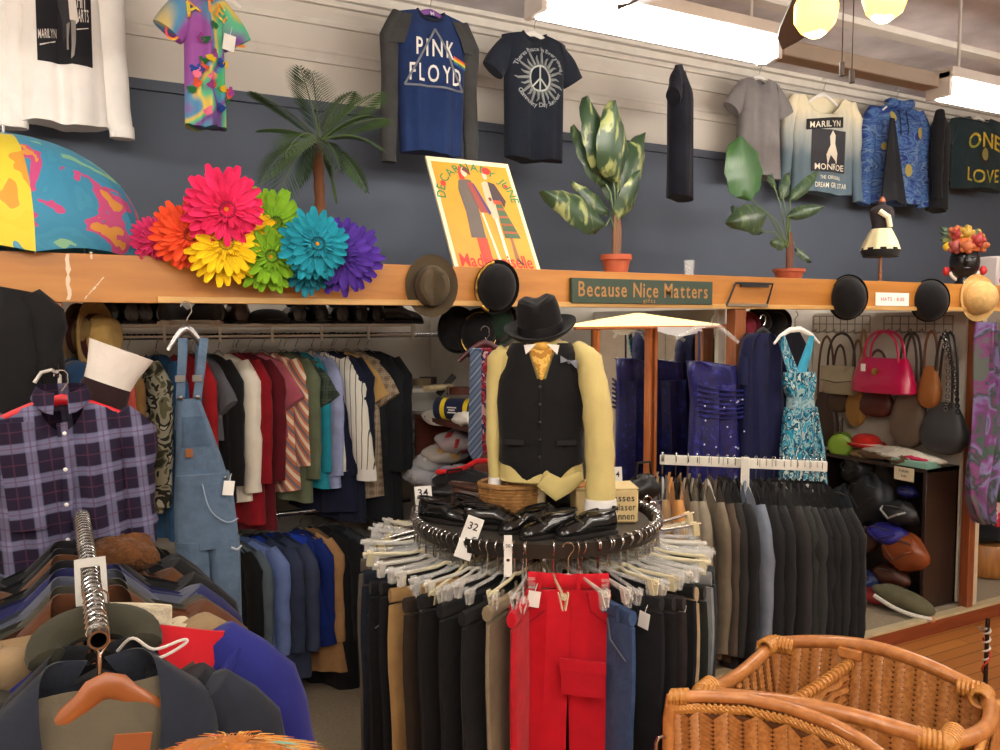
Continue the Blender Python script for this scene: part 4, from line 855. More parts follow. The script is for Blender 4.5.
def shoe(label, p, rz, up, sole, group=None, L=.27, name='shoe', loafer=False, rot=None, lace=None, cat='shoe'):
    o = thing(name, label, cat, p, rz, group, rot); rings = []                      # toe towards -y
    for t, wd, h, z0 in ((0, .012, .012, .014), (.04, .03, .036, .010), (.14, .041, .054, .010), (.3, .046, .066, .010), (.42, .043, .084, .010), (.52, .039, .098, .010), (.75, .036, .094, .010), (.92, .035, .098, .010), (.99, .024, .088, .012), (1, .01, .07, .02)):
        y = -L/2+L*t; ring = []
        for k in range(16):
            a = 2*pi*k/16; ca, sa = cos(a), sin(a); x = wd*math.copysign(abs(ca)**.75, ca); z = z0+h*.5*(1+math.copysign(abs(sa)**.8, sa))
            if sa > .3: x *= .82
            ring.append((x, y, z))
        rings.append(ring)
    mb = MB(); mb.loft(rings); mb.build('upper', up, o)
    mb = MB(); mb.loft([[(wd*k2*math.copysign(abs(cos(2*pi*k/24))**.8, cos(2*pi*k/24))*(1-.2*sstep(0, 1, sin(2*pi*k/24))), (L*.51)*sin(2*pi*k/24)*k2, z) for k in range(24)] for wd, k2, z in ((.044, 1, 0), (.047, 1.02, .006), (.047, 1.02, .016), (.044, .98, .02))]); mb.build('sole', sole, o)
    MB().box((0, L*.36, .006), (.06, .07, .014)).build('heel', sole, o)
    mb = MB(); mb.tube([(.034*cos(2*pi*i/18), L*.22+.085*sin(2*pi*i/18), .100+.010*sin(2*pi*i/18)) for i in range(18)], .006, 6, closed=True); mb.build('collar', up, o)
    mb = MB(); mb.slab(lambda u, v: (.026*(2*u-1)*cos(0), L*.22+.075*(2*v-1), .099+.008*(2*v-1)), 4, 4, (0, 0, -.002)); mb.build('insole', plain((40, 34, 30), .8), o)
    if loafer: mb = MB(); mb.tube([(-.036, -.03, .06), (-.02, -.045, .078), (0, -.05, .082), (.02, -.045, .078), (.036, -.03, .06)], .007, 6); mb.build('strap', up, o)
    if lace:
        mb = MB()
        for j in range(4): mb.tube([(-.02, -.05+.022*j, .074+.006*j), (0, -.052+.022*j, .084+.006*j), (.02, -.05+.022*j, .074+.006*j)], .003, 5)
        mb.build('laces', lace, o)
    return o
LEA = plain((22, 20, 20), .25, coat=.3); LBR = plain((54, 34, 28), .3, coat=.3); SOLE = plain((28, 24, 22), .6)
n_ = 0
for px, mt, lab, sc_, rz in ((112, LEA, 'first black dress shoe at the left end of the wire shelf', 1, 175), (127, LEA, 'second black dress shoe from the left on the wire shelf', 1, 185), (144, LEA, 'third black dress shoe on the wire shelf, beside the white-rimmed slipper', 1, 178), (158, LEA, 'fourth black dress shoe on the wire shelf, left of the white-rimmed slippers', 1, 184),
                      (214, LBR, 'left shoe of the dark brown pair on the wire shelf', 1, 178), (235, LBR, 'right shoe of the dark brown pair on the wire shelf', 1, 184), (294, LEA, 'black shoe right of the cap on the wire shelf', 1, 178), (312, LEA, 'black shoe second to the right of the cap on the wire shelf', 1, 186), (336, LEA, 'broad black shoe left of the last ones on the wire shelf', 1, 178), (352, LEA, 'black shoe third from the right end of the wire shelf', 1, 184), (372, LEA, 'black shoe second from the right end of the wire shelf', 1, 175)):
    p = at(px, 322, 4.15); s = shoe(lab, (p.x, 4.15, ZS+.006), R(rz), mt, SOLE, None, lace=LEA if n_ % 2 else None, loafer=n_ % 2 == 0); s.scale = (1.25, 1, 1.0); n_ += 1
p = at(398, 322, 4.15); shoe('pointed black shoe at the right end of the wire shelf, lying sideways', (p.x, 4.15, ZS+.006), R(80), LEA, SOLE)
for px, rz, lab in ((176, 150, 'left white-rimmed dark slipper on the wire shelf'), (201, 205, 'right white-rimmed dark slipper on the wire shelf, above the overalls')):
    p = at(px, 322, 4.1); shoe(lab, (p.x, 4.1, ZS+.006), R(rz), plain((40, 36, 34), .7), plain((220, 212, 196), .6), name='slipper', cat='slipper')
p = at(266, 322, 4.15); cap_ = hat('dark flat cap sitting among the shoes on the wire shelf', (p.x, 4.1, ZS+.01), .11, .12, .07, fab((30, 29, 28)), fab((90, 76, 60)), brim=.02, dome=True, cr=.9, name='cap')

# --- overalls hung from the ledge
DEN = lambda c: fab(c, .9, .16, 22, .35)
OV = DEN((90, 111, 134)); OD = DEN((76, 97, 120))
oy = 3.02; p = at(186, 306, oy); O = Vector((p.x, oy, p.z))
zz = lambda py: at(190, py, oy).z-O.z; sc = (at(190, 450, oy)-EYE).length*.97/FPX; xx = lambda px: at(px, 450, oy).x-O.x
ov = thing('overalls', 'faded blue denim bib overalls hung in front of the closet rail', 'overalls', O, 0)
def flat(name, pts_l, pts_r, m, th=.03, parent=None, fold=.006, sd=1):                 # outline given by left/right px at rows (py)
    rings = []
    for (py, l), (_, r_) in zip(pts_l, pts_r):
        xl, xr = xx(l), xx(r_); c, h = (xl+xr)/2, (xr-xl)/2; n = 24
        rings.append([(c+h*math.copysign(abs(cos(2*pi*k/n))**.8, cos(2*pi*k/n)), th*math.copysign(abs(sin(2*pi*k/n))**.8, sin(2*pi*k/n))+fold*sin(5*cos(2*pi*k/n)+py*.03+sd), zz(py)) for k in range(n)])
    mb = MB(); mb.loft(rings); return mb.build(name, m, parent)
flat('bib', [(399, 179), (402, 178.5), (430, 177), (460, 175), (474, 174)], [(399, 200), (402, 202), (430, 212), (460, 222), (474, 226)], OV, .018, ov)
rows = [474, 490, 510, 540, 580, 620, 665, 700]
flat('trunk', [(474, 174), (490, 173), (510, 172), (530, 172), (548, 173)], [(474, 229), (490, 232), (510, 234), (530, 236), (548, 237)], OV, .05, ov)
flat('leg', [(540, 172), (580, 176), (620, 184), (665, 190), (705, 194)], [(540, 206), (580, 207), (620, 212), (665, 216), (705, 220)], OV, .05, ov, .01)
flat('leg', [(540, 203), (580, 207), (620, 211), (665, 216), (705, 220)], [(540, 237), (580, 238), (620, 238.5), (665, 239), (705, 240)], OV, .05, ov, .01, 3)
for a, c_ in (((185, 338), (181, 396)), ((206, 338), (198, 396))):
    mb = MB(); x0, x1 = xx(a[0]), xx(c_[0]); mb.slab(lambda u, v: (x0+(x1-x0)*v+(u-.5)*.028, -.012-.008*sin(pi*v), zz(338)+(zz(398)-zz(338))*v), 3, 8, (0, .006, 0)); st = mb.build('strap', OV, ov)
    MB().box((x1, -.022, zz(378)), (.032, .008, .022)).build('buckle', STEEL, st); MB().ell((x1, -.022, zz(397)), (.009, .006, .009), 8, 6).build('button', STEEL, st)
for x0, x1 in ((188, 180), (203, 199)): mb = MB(); mb.slab(lambda u, v: (xx(x0)+(xx(x1)-xx(x0))*v+(u-.5)*.026, .02+.01*v, zz(340)+(zz(430)-zz(340))*v), 3, 8, (0, .006, 0)); mb.build('back_strap', OD, ov)
flat('bib_pocket', [(416, 179), (424, 178.5), (446, 178)], [(416, 206), (424, 208), (446, 213)], OD, .022, ov)
MB().box((xx(188), -.026, zz(452)), (.024, .004, .03)).build('patch', plain((150, 92, 50), .7), ov)
for px, py in ((222, 478), (223, 492)): MB().ell((xx(px), -.05, zz(py)), (.007, .005, .007), 8, 6).build('button', STEEL, ov)
mb = MB(); mb.tube(smooth([(xx(199), -.056, zz(482)), (xx(206), -.06, zz(508)), (xx(222), -.062, zz(522)), (xx(234), -.05, zz(520))]), .0025, 5); mb.build('pocket_seam', plain((150, 168, 190), .8), ov)
mb = MB(); mb.tube(smooth([(xx(226), -.058, zz(548)), (xx(232), -.056, zz(551)), (xx(237), -.04, zz(549))]), .004, 5); mb.build('frayed_edge', plain((180, 190, 200), .9), ov)
price_tag(ov, (xx(226), -.065, zz(478)), .1, .05)
hanger((O.x, oy, O.z), R(5), STEEL, None, 'grey hanger hooked on the ledge holding the overalls', .06, 'plastic', hook=abs(zz(326)))

# --- upper row of shirts
XN = lambda px: at(px, 420, 3.93).x
def closet(px, m, label, py=None, lab2='shirt', z=None, **kw):
    x = XN(px); zr = ZR if z is None else z; rz = kw.pop('rz', -72)
    c_ = Vector((x, 3.93, 0))+Vector((sin(R(90+rz)), cos(R(90+rz)), 0))*0; ce = Vector((x-.19*cos(R(rz)), YR, 0))
    kw.setdefault('hook', .065); kw.setdefault('drop', .06); L_ = zr-.065-at(px, py, 3.95).z if py else .7
    hanger((ce.x, YR, zr), R(rz), STEEL, hook=.07, w=.15)
    return shirt(label, lab2, (ce.x, YR, zr), R(rz), m, 'clothes on the upper closet rod' if z is None else 'clothes on the lower closet rod', L=L_, **kw)
BK = fab((20, 20, 22)); NV = fab((26, 30, 54)); 
closet(108, fab((34, 30, 32)), 'dark garment at the left end of the upper rod, behind the plaid shirt', 520, seed=31)
closet(124, fab((196, 84, 74)), 'coral red long-sleeved shirt near the left end of the upper rod', 500, seed=32)
closet(133, fab((128, 96, 54)), 'mustard tan shirt between the coral and the camouflage ones', 500, seed=33)
closet(156, blotch([(52, 52, 40), (96, 94, 70), (150, 146, 126), (40, 42, 34), (176, 172, 156)], 11, detail=2, dist=1.0, lo=.3, hi=.68), 'camouflage shirt hung left of the denim overalls', 512, 'shirt', seed=34, sl=.62, rx=.075, ry=.05, spread=.0, rz=-60)
closet(176, fab((38, 82, 124)), 'mid blue shirt half hidden behind the denim overalls', 540, seed=35)
closet(205, fab((156, 24, 30)), 'bright red shirt just right of the denim overalls', 470, seed=36)
closet(219, fab((92, 94, 100)), 'grey short-sleeved shirt right of the denim overalls', 440, seed=37, sleeve='short', rz=-62)
closet(230, BK, 'black shirt between the grey and the white ones', 500, seed=38, rz=-65)
closet(246, fab((232, 226, 210), .9, .06), 'white long-sleeved blouse with a price tag on its cuff', 500, 'blouse', seed=39, sl=.60, rx=.065, ry=.045, rz=-62, tags=-1)
closet(258, fab((136, 18, 30)), 'crimson red dress hung behind the white blouse', 522, 'dress', seed=40, rz=-66)
ca, yf = closet(271, fab((92, 18, 28)), 'maroon cardigan with white trimmed edges', 530, 'cardigan', seed=41, rz=-50)
for i in range(6):
    k = MB(); k.tube([(-.05, yf(-.05, -.22-.07*i)-.006, -.2-.07*i), (.0, yf(0, -.22-.07*i)-.008, -.215-.07*i), (.05, yf(.05, -.22-.07*i)-.006, -.2-.07*i)], .006, 6); k.build('white_trim', WHITE, ca)
closet(284, fab((168, 84, 98)), 'dusty pink short-sleeved blouse beside the maroon cardigan', 436, 'blouse', seed=42, sleeve='short', rz=-48, th=.06)
closet(297, stripes((226, 208, 184), (200, 120, 84), 22, 0, .5, R(35), (120, 110, 120)), 'peach, white and grey diagonally striped shirt', 490, seed=43, rz=-50, sl=.50)
closet(307, fab((98, 106, 82)), 'sage green long-sleeved shirt beside the diagonally striped one', 500, seed=44, rz=-62)
closet(320, plaid((52, 62, 52), (84, 94, 80), (30, 36, 30), 16, 16), 'dark green checked short-sleeved shirt', 428, seed=45, sleeve='short', rz=-48, th=.06)
closet(325, fab((32, 134, 150)), 'turquoise shirt hanging below the dark green checked one', 488, seed=46, rz=-60, sl=.54, ws=.15)
closet(334, fab((148, 158, 196)), 'pale lavender blue shirt left of the white pinstriped one', 486, seed=47, ws=.17)
closet(347, stripes((232, 228, 214), (70, 74, 84), 34, 0, .86), 'white pinstriped long-sleeved shirt with folded cuff', 470, seed=48, rz=-48, sl=.58, rx=.07, cuff=WHITE, spread=.1)
closet(353, NV, 'navy shirt right of the white pinstriped one', 512, seed=49, rz=-55)
closet(361, fab((22, 26, 44)), 'dark navy jacket left of the tan shirt', 520, seed=50, rz=-60)
closet(371, fab((190, 152, 94)), 'tan short-sleeved shirt near the right end of the upper rod', 412, seed=51, sleeve='short', rz=-45, th=.06)
closet(380, plaid((140, 120, 100), (190, 176, 150), (70, 56, 50), 26, 26), 'brown and beige checked shirt near the right end of the upper rod', 496, seed=52, rz=-52, sleeve='short')
closet(390, fab((30, 33, 38)), 'charcoal striped blouse, second last on the upper rod', 520, seed=53, rz=-55, drop=.06)
closet(399, fab((26, 28, 32)), 'black blouse hung last at the right end of the upper rod', 520, seed=54, rz=-55, drop=.06)
# --- lower row
for px, c_, py, lab, rz in ((176, (18, 18, 20), 700, 'black coat on the lower rod behind the overalls', -60), (246, (20, 22, 24), 690, 'black shirt on the lower rod beside the overalls leg', -60), (256, (92, 106, 116), 690, 'grey shirt at the left of the lower rod', -58), (273, (110, 132, 188), 688, 'light periwinkle blue satin shirt on the lower rod', -48),
                        (288, (52, 62, 88), 670, 'slate blue shirt between the light blue and royal blue ones', -55), (303, (60, 70, 96), 672, 'grey-blue shirt just left of the royal blue one', -55), (320, (26, 56, 160), 652, 'royal blue jacket on the lower rod', -18), (330, (24, 46, 120), 640, 'dark royal blue shirt behind the royal blue jacket', -55), (340, (178, 136, 92), 668, 'light tan shirt on the lower rod', -58), (352, (24, 24, 28), 690, 'black shirt right of the light tan one on the lower rod', -58), (366, (52, 56, 62), 690, 'charcoal shirt at the right end of the lower rod', -58)):
    closet(px, fab(c_, .6 if px == 273 else .9), lab, py, z=ZR2, seed=px, rz=rz, sl=.5, ws=.215 if px == 320 else .13 if px in (330, 340) else .2, rx=.075 if px == 320 else .058, th=.055, hook=.08)

# --- straw hats and a cap hung beside the left post
for px, py, c_, lab, rz, s_ in ((74, 335, (120, 96, 56), 'dark straw hat hung edge-on just right of the wooden post', 60, .12), (90, 338, (170, 136, 76), 'pale straw hat hung beside the wooden post at the left', 62, .15)):
    p = at(px, py, 3.5); hat(lab, p, s_, s_, .1, fab(c_, .9, .15, 40), fab((70, 30, 30)), rot=(R(90), 0, R(rz)), cr=.6)
p = at(75, 388, 3.4); cp = hat('blue denim cap with a tan band hung low behind the wooden post', p, .07, .11, .11, DEN((44, 74, 110)), fab((170, 120, 60)), rot=(R(70), 0, R(10)), dome=True, cr=.85, name='cap')
# dark brown and white rolled garment sticking up
p = at(100, 402, 2.9); q = at(121, 352, 2.9); d = q-p; O = p
o = thing('rolled_garment', 'dark brown sleeve with a wide white turned-up cuff sticking up behind the plaid shirt', 'garment', O)
mb = MB(); mb.tube([d*-.25, d*.05, d*.42], [.085, .08, .07], 20, [.05, .05, .045], (1, 0, .4)); mb.build('sleeve', fab((42, 24, 26)), o)
mb = MB(); mb.tube([d*.36, d*.6, d*1.05], [.072, .078, .10], 20, [.048, .05, .055], (1, 0, .4)); mb.build('cuff', fab((222, 214, 204), .9, .06), o)

# ------------------------------------------------------------------ dark wooden shelf unit with boxes and bagged clothes
SX = 1.62; ya, yb = 3.30, 3.95; z1 = atx(440, 420, SX).z; z2 = z1-.36
DW = wood((74, 32, 24), (98, 46, 32), 5, (8, 1, 8), .4, .3)
bk = thing('shelf_unit', 'dark reddish wooden shelf unit beside the closet holding boxes and bagged clothes', 'shelf', (SX, (ya+yb)/2, PT)); ld = yb-ya
for z, nm in ((z1, 'shelf'), (z2, 'shelf'), (PT+.06, 'shelf')): MB().box((.155, 0, z-PT-.012), (.31, ld, .024)).build(nm, DW, bk)
for g in (-1, 1): MB().box((.155, g*(ld/2+.012), (z1-PT)/2), (.31, .024, z1-PT)).build('side_panel', DW, bk)
MB().box((.30, 0, (z1-PT)/2), (.012, ld, z1-PT)).build('back_panel', DW, bk)
def onsh(px, dx, z): d = ray(px, 400); x = SX+dx; return Vector((x, x*d.y/d.x, z))
p = onsh(421, .1, z1); o = thing('shoe_box', 'grey cardboard shoe box with a white sticker on the shelf unit', 'box', p, R(-18)); MB().box((0, 0, .055), (.17, .24, .11)).build('box', plain((150, 148, 142), .7), o); MB().box((0, 0, .114), (.175, .245, .02)).build('lid', plain((200, 196, 186), .7), o); MB().ell((-.087, 0, .06), (.003, .012, .012), 10, 6).build('sticker', WHITE, o)
p = onsh(437, .08, z1+.128); o = thing('cloth_roll', 'beige folded cloth on top of the grey shoe box', 'cloth', p+Vector((0, -.02, .012)), R(20)); mb = MB(); mb.tube([(-.09, 0, 0), (-.085, 0, 0), (.085, 0, 0), (.09, 0, 0)], [.01, .028, .028, .01], 12, [.006, .016, .016, .006], (0, 1, 0)); mb.build('cloth', fab((190, 174, 136)), o)
def belt(px, z, r_, m, label, dx=.12, buckle=False):
    p = onsh(px, dx, z); o = thing('belt', label, 'belt', p, R(-40)); mb = MB()
    mb.loft([[(rr*cos(2*pi*i/30), .8*rr*sin(2*pi*i/30), zc) for i in range(30)] for rr, zc in ((r_, 0), (r_, .036), (r_-.006, .036), (r_-.006, 0))], False, False); mb.build('strap', m, o)
    if buckle: MB().tube([(-r_-.004, -.02, .0), (-r_-.004, .02, .0), (-r_-.004, .02, .036), (-r_-.004, -.02, .036)], .004, 6, closed=True).build('buckle', CHROME, o)
    return o
belt(421, z1+.128, .055, plain((150, 132, 100), .5), 'tan belt rolled up on top of the grey shoe box'); belt(428, z1+.13, .05, plain((60, 36, 26), .4), 'dark brown belt coiled behind the tan one', .2)
belt(461, z1+.11, .062, plain((84, 40, 26), .35), 'brown leather belt with a silver buckle coiled on the shelf unit', .16, True)
p = onsh(446, .14, z1+.15); o = thing('wallet', 'black wallet standing tilted on the shelf unit', 'wallet', p, rot=(0, R(40), R(-30))); MB().box((0, 0, 0), (.03, .02, .13)).build('cover', BLACK, o); MB().box((.012, 0, 0), (.012, .016, .124)).build('inner', plain((40, 38, 40), .7), o)
p = onsh(457, .06, z1+.056); o = thing('canister', 'dark blue canister with yellow bands lying on the shelf unit', 'canister', p, R(-55)); mb = MB(); mb.tube([(-.10, 0, 0), (-.098, 0, 0), (.098, 0, 0), (.10, 0, 0)], [.045, .052, .052, .045], 20); mb.build('can', plain((26, 36, 74), .4), o)
for x in (-.055, .07): MB().tube([(x-.012, 0, 0), (x+.012, 0, 0)], .0535, 20).build('yellow_band', plain((232, 206, 40), .4), o)
MB().tube([(-.104, 0, 0), (-.098, 0, 0)], .054, 20).build('lid', plain((34, 54, 70), .4), o)
for i, (w_, z_) in enumerate(((.05, .012), (.035, .0), (.045, -.012))): MB().box((.0, -.0525, z_), (w_, .002, .006)).build('pale_print', WHITE, o)
p = onsh(465, .02, z1+.028); o = thing('tissue', 'crumpled white tissue at the edge of the shelf unit', 'tissue', p); mb = MB()
def lump(c, r_, sd, nu=16, nv=10, amp=.12):
    r = random.Random(sd); ph = [r.uniform(0, 6) for _ in range(6)]; rings = []
    for i in range(nv+1):
        th = pi*i/nv; ring = []
        for k in range(nu):
            a = 2*pi*k/nu; q = 1+amp*(sin(3*a+ph[0]+2*th)+.7*sin(5*a+ph[1]-3*th)+.5*sin(4*th+ph[2]+a)); sx = max(.001, sin(th))
            ring.append((c[0]+r_[0]*q*sx*cos(a), c[1]+r_[1]*q*sx*sin(a), c[2]-r_[2]*q*cos(th)))
        rings.append(ring)
    return rings
mb.loft(lump((0, 0, 0), (.05, .07, .032), 5)); mb.build('paper', plain((232, 228, 220), .8), o)
WRAP = clear((232, 234, 238), .08, .45)
for px, dz, c_, r_, lab, sd, dx in ((410, .07, (226, 224, 220), (.07, .09, .07), 'white shirt in a crumpled clear bag at the top of the bagged pile', 1, .03), (432, .13, (220, 214, 200), (.09, .11, .05), 'cream folded shirt in a clear bag topping the bagged pile', 2, .12), (458, .10, (170, 60, 60), (.08, .09, .05), 'red garment in a clear bag on the bagged pile', 3, .08), (446, .02, (186, 150, 96), (.09, .11, .045), 'tan garment in a clear bag in the middle of the bagged pile', 4, .06), (408, -.02, (190, 190, 190), (.07, .09, .05), 'grey garment in a clear bag at the left of the bagged pile', 5, .0), (432, -.04, (180, 180, 182), (.09, .11, .05), 'pale grey garment in a clear bag below the tan one', 6, .02), (455, -.08, (150, 142, 180), (.09, .10, .055), 'lavender garment in a clear bag low in the bagged pile', 7, .0), (425, -.11, (190, 188, 200), (.10, .11, .05), 'pale lilac garment in a clear bag at the bottom of the bagged pile', 8, -.02), (464, -.14, (90, 92, 120), (.08, .09, .05), 'blue-grey garment in a clear bag at the bottom right of the pile', 9, -.04)):
    p = onsh(px, dx+.05, z2+.15+dz*.9); o = thing('bagged_garment', lab, 'bagged garment', p, R(20*sd))
    mb = MB(); mb.loft(lump((0, 0, 0), [a*1.0 for a in r_], sd)); mb.build('cloth', fab(c_), o); mb = MB(); mb.loft(lump((0, 0, 0), [a*1.16 for a in r_], sd+20, 22, 14, .10)); mb.build('plastic_bag', WRAP, o)
p = onsh(438, .05, z2+.37); hat('navy blue cap with a pale brim lying on the bagged pile', (p.x, p.y, z2+.345), .075, .10, .045, fab((206, 200, 190)), fab((40, 66, 100)), dome=True, cr=.8, name='cap', rot=(R(12), R(-14), 0))

# hats on pegs below the ledge, tie hanger
p = at(457, 330, 3.5); hat('black beret-like hat hung under the ledge above the shelf unit', p, .10, .11, .09, BF, None, dome=True, cr=.88, rot=(R(88), 0, R(-10)))
p = at(478, 334, 3.42); h_ = hat('black felt hat with gold trim hung under the ledge behind the ties', p, .10, .12, .10, BF, GOLD, dome=True, cr=.82, rot=(R(84), R(12), R(-20)))
p = at(497, 322, 3.40); hat('dark green felt hat hung under the ledge half hidden by the black fedora', p, .09, .11, .09, fab((34, 54, 42)), fab((90, 40, 34)), dome=True, cr=.82, rot=(R(84), 0, R(-20)))
p = at(485, 330, 3.05); O = p
th_ = hanger(O, R(-20), plain((72, 26, 28), .35), None, 'dark red wooden hanger carrying the two neckties', .11, 'plastic', hook=.045)
def tie(px0, px1, py0, py1, m, lab, Y):
    a, c = at((px0+px1)/2, py0, Y), at((px0+px1)/2, py1, Y); w0 = (at(px1, 400, Y).x-at(px0, 400, Y).x); o = thing('necktie', lab, 'necktie', a, R(-28)); L_ = a.z-c.z
    mb = MB(); mb.slab(lambda u, v: ((u-.5)*w0*(.75+.35*v)*(1 if v < .97 else .6), -.006*(1-(2*u-1)**2)-.004*sin(4*v), -L_*v-(.02*(1-abs(2*u-1)) if v > .97 else 0)), 4, 16, (0, .006, 0)); mb.build('front_blade', m, o)
    mb = MB(); mb.slab(lambda u, v: ((u-.5)*w0*.6, .014, -L_*.85*v), 3, 8, (0, .004, 0)); mb.build('back_blade', m, o); mb = MB(); mb.tube([(-w0*.38, -.004, -.002), (-w0*.38, .012, .006), (w0*.38, .012, .006), (w0*.38, -.004, -.002)], .007, 6); mb.build('fold', m, o)
tie(469, 482, 351, 457, stripes((92, 108, 132), (72, 88, 114), 30, 0, .55, R(-40), (124, 136, 154)), 'blue-grey diagonally striped necktie hanging left of the bust form', 3.02)
tie(481, 491, 351, 450, blotch([(120, 30, 44), (170, 60, 70), (40, 40, 80), (196, 150, 150)], 34, detail=1, dist=.4), 'red paisley necktie hanging beside the bust form', 3.0)
# ================================================================== round clothes rack with trousers
RC = Vector((1.504, 2.54, 0)); RR = .43; RZ = at(537, 551, 2.17).z
TOC = Vector((-RC.x, -RC.y, 0)).normalized(); RGT = Vector((-TOC.y, TOC.x, 0)); 
rk = thing('round_rack', 'round floor rack with a dark metal ring full of trousers', 'clothes rack', (RC.x, RC.y, 0)); DKM = plain((58, 54, 50), .35, .6)
mb = MB(); mb.loft([[(r_*cos(2*pi*i/56), r_*sin(2*pi*i/56), RZ+z) for i in range(56)] for r_, z in ((RR+.008, -.022), (RR+.008, .022), (RR-.008, .022), (RR-.008, -.022), (RR+.008, -.022))], False, False); mb.build('ring', DKM, rk)
MB().lathe([(.001, RZ-.012), (RR-.03, RZ-.012), (RR-.03, RZ+.002), (.001, RZ+.002)], 48).build('top_shelf', plain((70, 66, 62), .4), rk)
MB().tube([(0, 0, .04), (0, 0, RZ-.012)], .024, 12).build('post', CHROME, rk)
for a in range(4):
    MB().tube([(0, 0, RZ-.04), ((RR-.01)*cos(a*pi/2+.4), (RR-.01)*sin(a*pi/2+.4), RZ-.02)], .012, 8).build('arm', CHROME, rk); MB().tube([(0, 0, .06), (.40*cos(a*pi/2), .40*sin(a*pi/2), .03)], .018, 8).build('leg', CHROME, rk)
def ring_pt(phi, r_=RR): return RC+(TOC*cos(R(phi))+RGT*sin(R(phi)))*r_+Vector((0, 0, RZ+.012))
def ring_rz(phi, dl):
    d = TOC*cos(R(phi))+RGT*sin(R(phi)); return math.atan2(d.y, d.x)+R(dl)
TR_ = [(-104, (34, 36, 40), 'charcoal trousers at the far left of the round rack', 0), (-95, (46, 50, 56), 'dark slate trousers second at the left of the round rack', 0), (-86, (22, 22, 24), 'black trousers third from the left on the round rack', 0), (-77, (98, 90, 82), 'taupe grey trousers at the left of the round rack', 0), (-68, (30, 36, 46), 'dark indigo jeans at the left of the round rack', 0), (-60, (24, 24, 26), 'black trousers right of the dark indigo jeans', 0), (-52, (20, 20, 22), 'black trousers just left of the khaki pair', 0),
       (-43, (158, 124, 78), 'khaki brown trousers on the left half of the round rack', 14), (-36, (46, 36, 28), 'dark brown trousers right of the khaki pair', 14), (-30, (24, 23, 24), 'black trousers with a white price tag, right of the dark brown pair', 14), (-23, (20, 20, 22), 'black trousers with a white price tag, two left of the grey-beige pair', 14), (-16, (26, 25, 26), 'black trousers next to the grey-beige pair', 14), (-9, (130, 116, 92), 'grey-beige cargo trousers left of the red pairs', 14),
       (-4, (188, 16, 34), 'narrow red trousers left of the wide red pair', 8), (27, (54, 78, 116), 'blue denim trousers peeking out right of the red pair', 0), (33, (28, 28, 32), 'black trousers right of the red pair with a white tag', 14), (38, (24, 24, 26), 'black trousers second right of the red pair', 14), (43, (44, 36, 36), 'dark brown trousers on the right half of the round rack', 14), (48.5, (20, 20, 22), 'black trousers just left of the beige pair', 14), (54, (176, 152, 120), 'beige corduroy trousers on the right half of the round rack', 0), (60, (34, 36, 30), 'olive black trousers right of the beige pair', 0), (67, (128, 130, 130), 'light grey trousers on the right half of the round rack', 0), (74, (52, 54, 58), 'charcoal trousers right of the light grey pair', 0), (81, (48, 50, 54), 'charcoal trousers with a beige tag left of the olive pair', 0), (90, (44, 50, 42), 'dark olive trousers left of the blue jeans', 0), (100, (62, 84, 122), 'blue jeans at the far right of the round rack', 0), (112, (24, 24, 26), 'black trousers behind the blue jeans on the round rack', 0), (-116, (26, 26, 30), 'black trousers behind the left end of the round rack', 0)]
CL2 = [CLEAR, CLEAR, clear((236, 226, 190), .2, .6), CLEAR, clear((240, 236, 224), .15, .4)]
for i, (phi, c_, lab, dl) in enumerate(TR_):
    p = ring_pt(phi); rz = ring_rz(phi, -dl if phi < 0 else dl) + (pi if phi < -50 else 0); jean = 'jeans' in lab or 'denim' in lab
    pants(lab, p, rz, DEN(c_) if jean else fab(c_), 'trousers on the round rack', w=.195, L=1.0, flare=.14 if abs(phi) > 55 else .06, th=.016, seed=i, tags=(1 if i % 2 else -1) if i in (8, 9, 10, 12, 15, 19, 22, 23, 24) else 0, pocket=plain((96, 104, 116), .8) if jean else None, cat='jeans' if jean else 'trousers', name='jeans' if jean else 'trousers', top=-.15-.012*(i % 3))
    clip_hanger(p, rz, CL2[i % 5], w=.18)
# the wide red pair faces the room
p = ring_pt(13, RR+.012); rp = pants('wide bright red cargo trousers facing forward on the round rack', p, ring_rz(14, 74), fab((196, 18, 36), .8, .1), 'trousers on the round rack', w=.125, L=1.05, seed=77, tags=-1, pocket=fab((150, 14, 30)), top=-.10, flare=.62, fold=.012)
mb = MB(); mb.slab(lambda u, v: (-.02+.13*u, -.046-.004*sin(3*u), -.34-.10*v-.012*u), 5, 5, (0, .012, 0)); mb.build('cargo_pocket', fab((184, 16, 34), .8, .1), rp); mb = MB(); mb.slab(lambda u, v: (-.025+.14*u, -.052, -.328-.035*v-.012*u), 4, 3, (0, .008, 0)); mb.build('pocket_flap', fab((190, 18, 36), .8, .1), rp)
clip_hanger(p, ring_rz(14, 74), CLEAR, w=.13)
# empty hangers fanned round the ring
for i, phi in enumerate([-118, -112, -107, -101, -98, -92, -89, -83, -80, -73, -71, -64, -57, -49, -46, -40, -33, -27, -20, -13, -5, 7, 17, 20, 26, 32, 38, 44, 50, 57, 63, 65, 70, 77, 79, 84, 87, 93, 97, 103, 106, 110, 116]):
    h_ = clip_hanger(ring_pt(phi, RR+.002), ring_rz(phi, rng.uniform(-9, 9)), CL2[(i*2) % 5], 'empty clip hangers on the round rack', 'empty clip hanger with no trousers on the round rack', w=.19)
    h_.rotation_euler.x = R(rng.uniform(-6, 6)); h_.rotation_euler.y = R(rng.uniform(-9, 9))
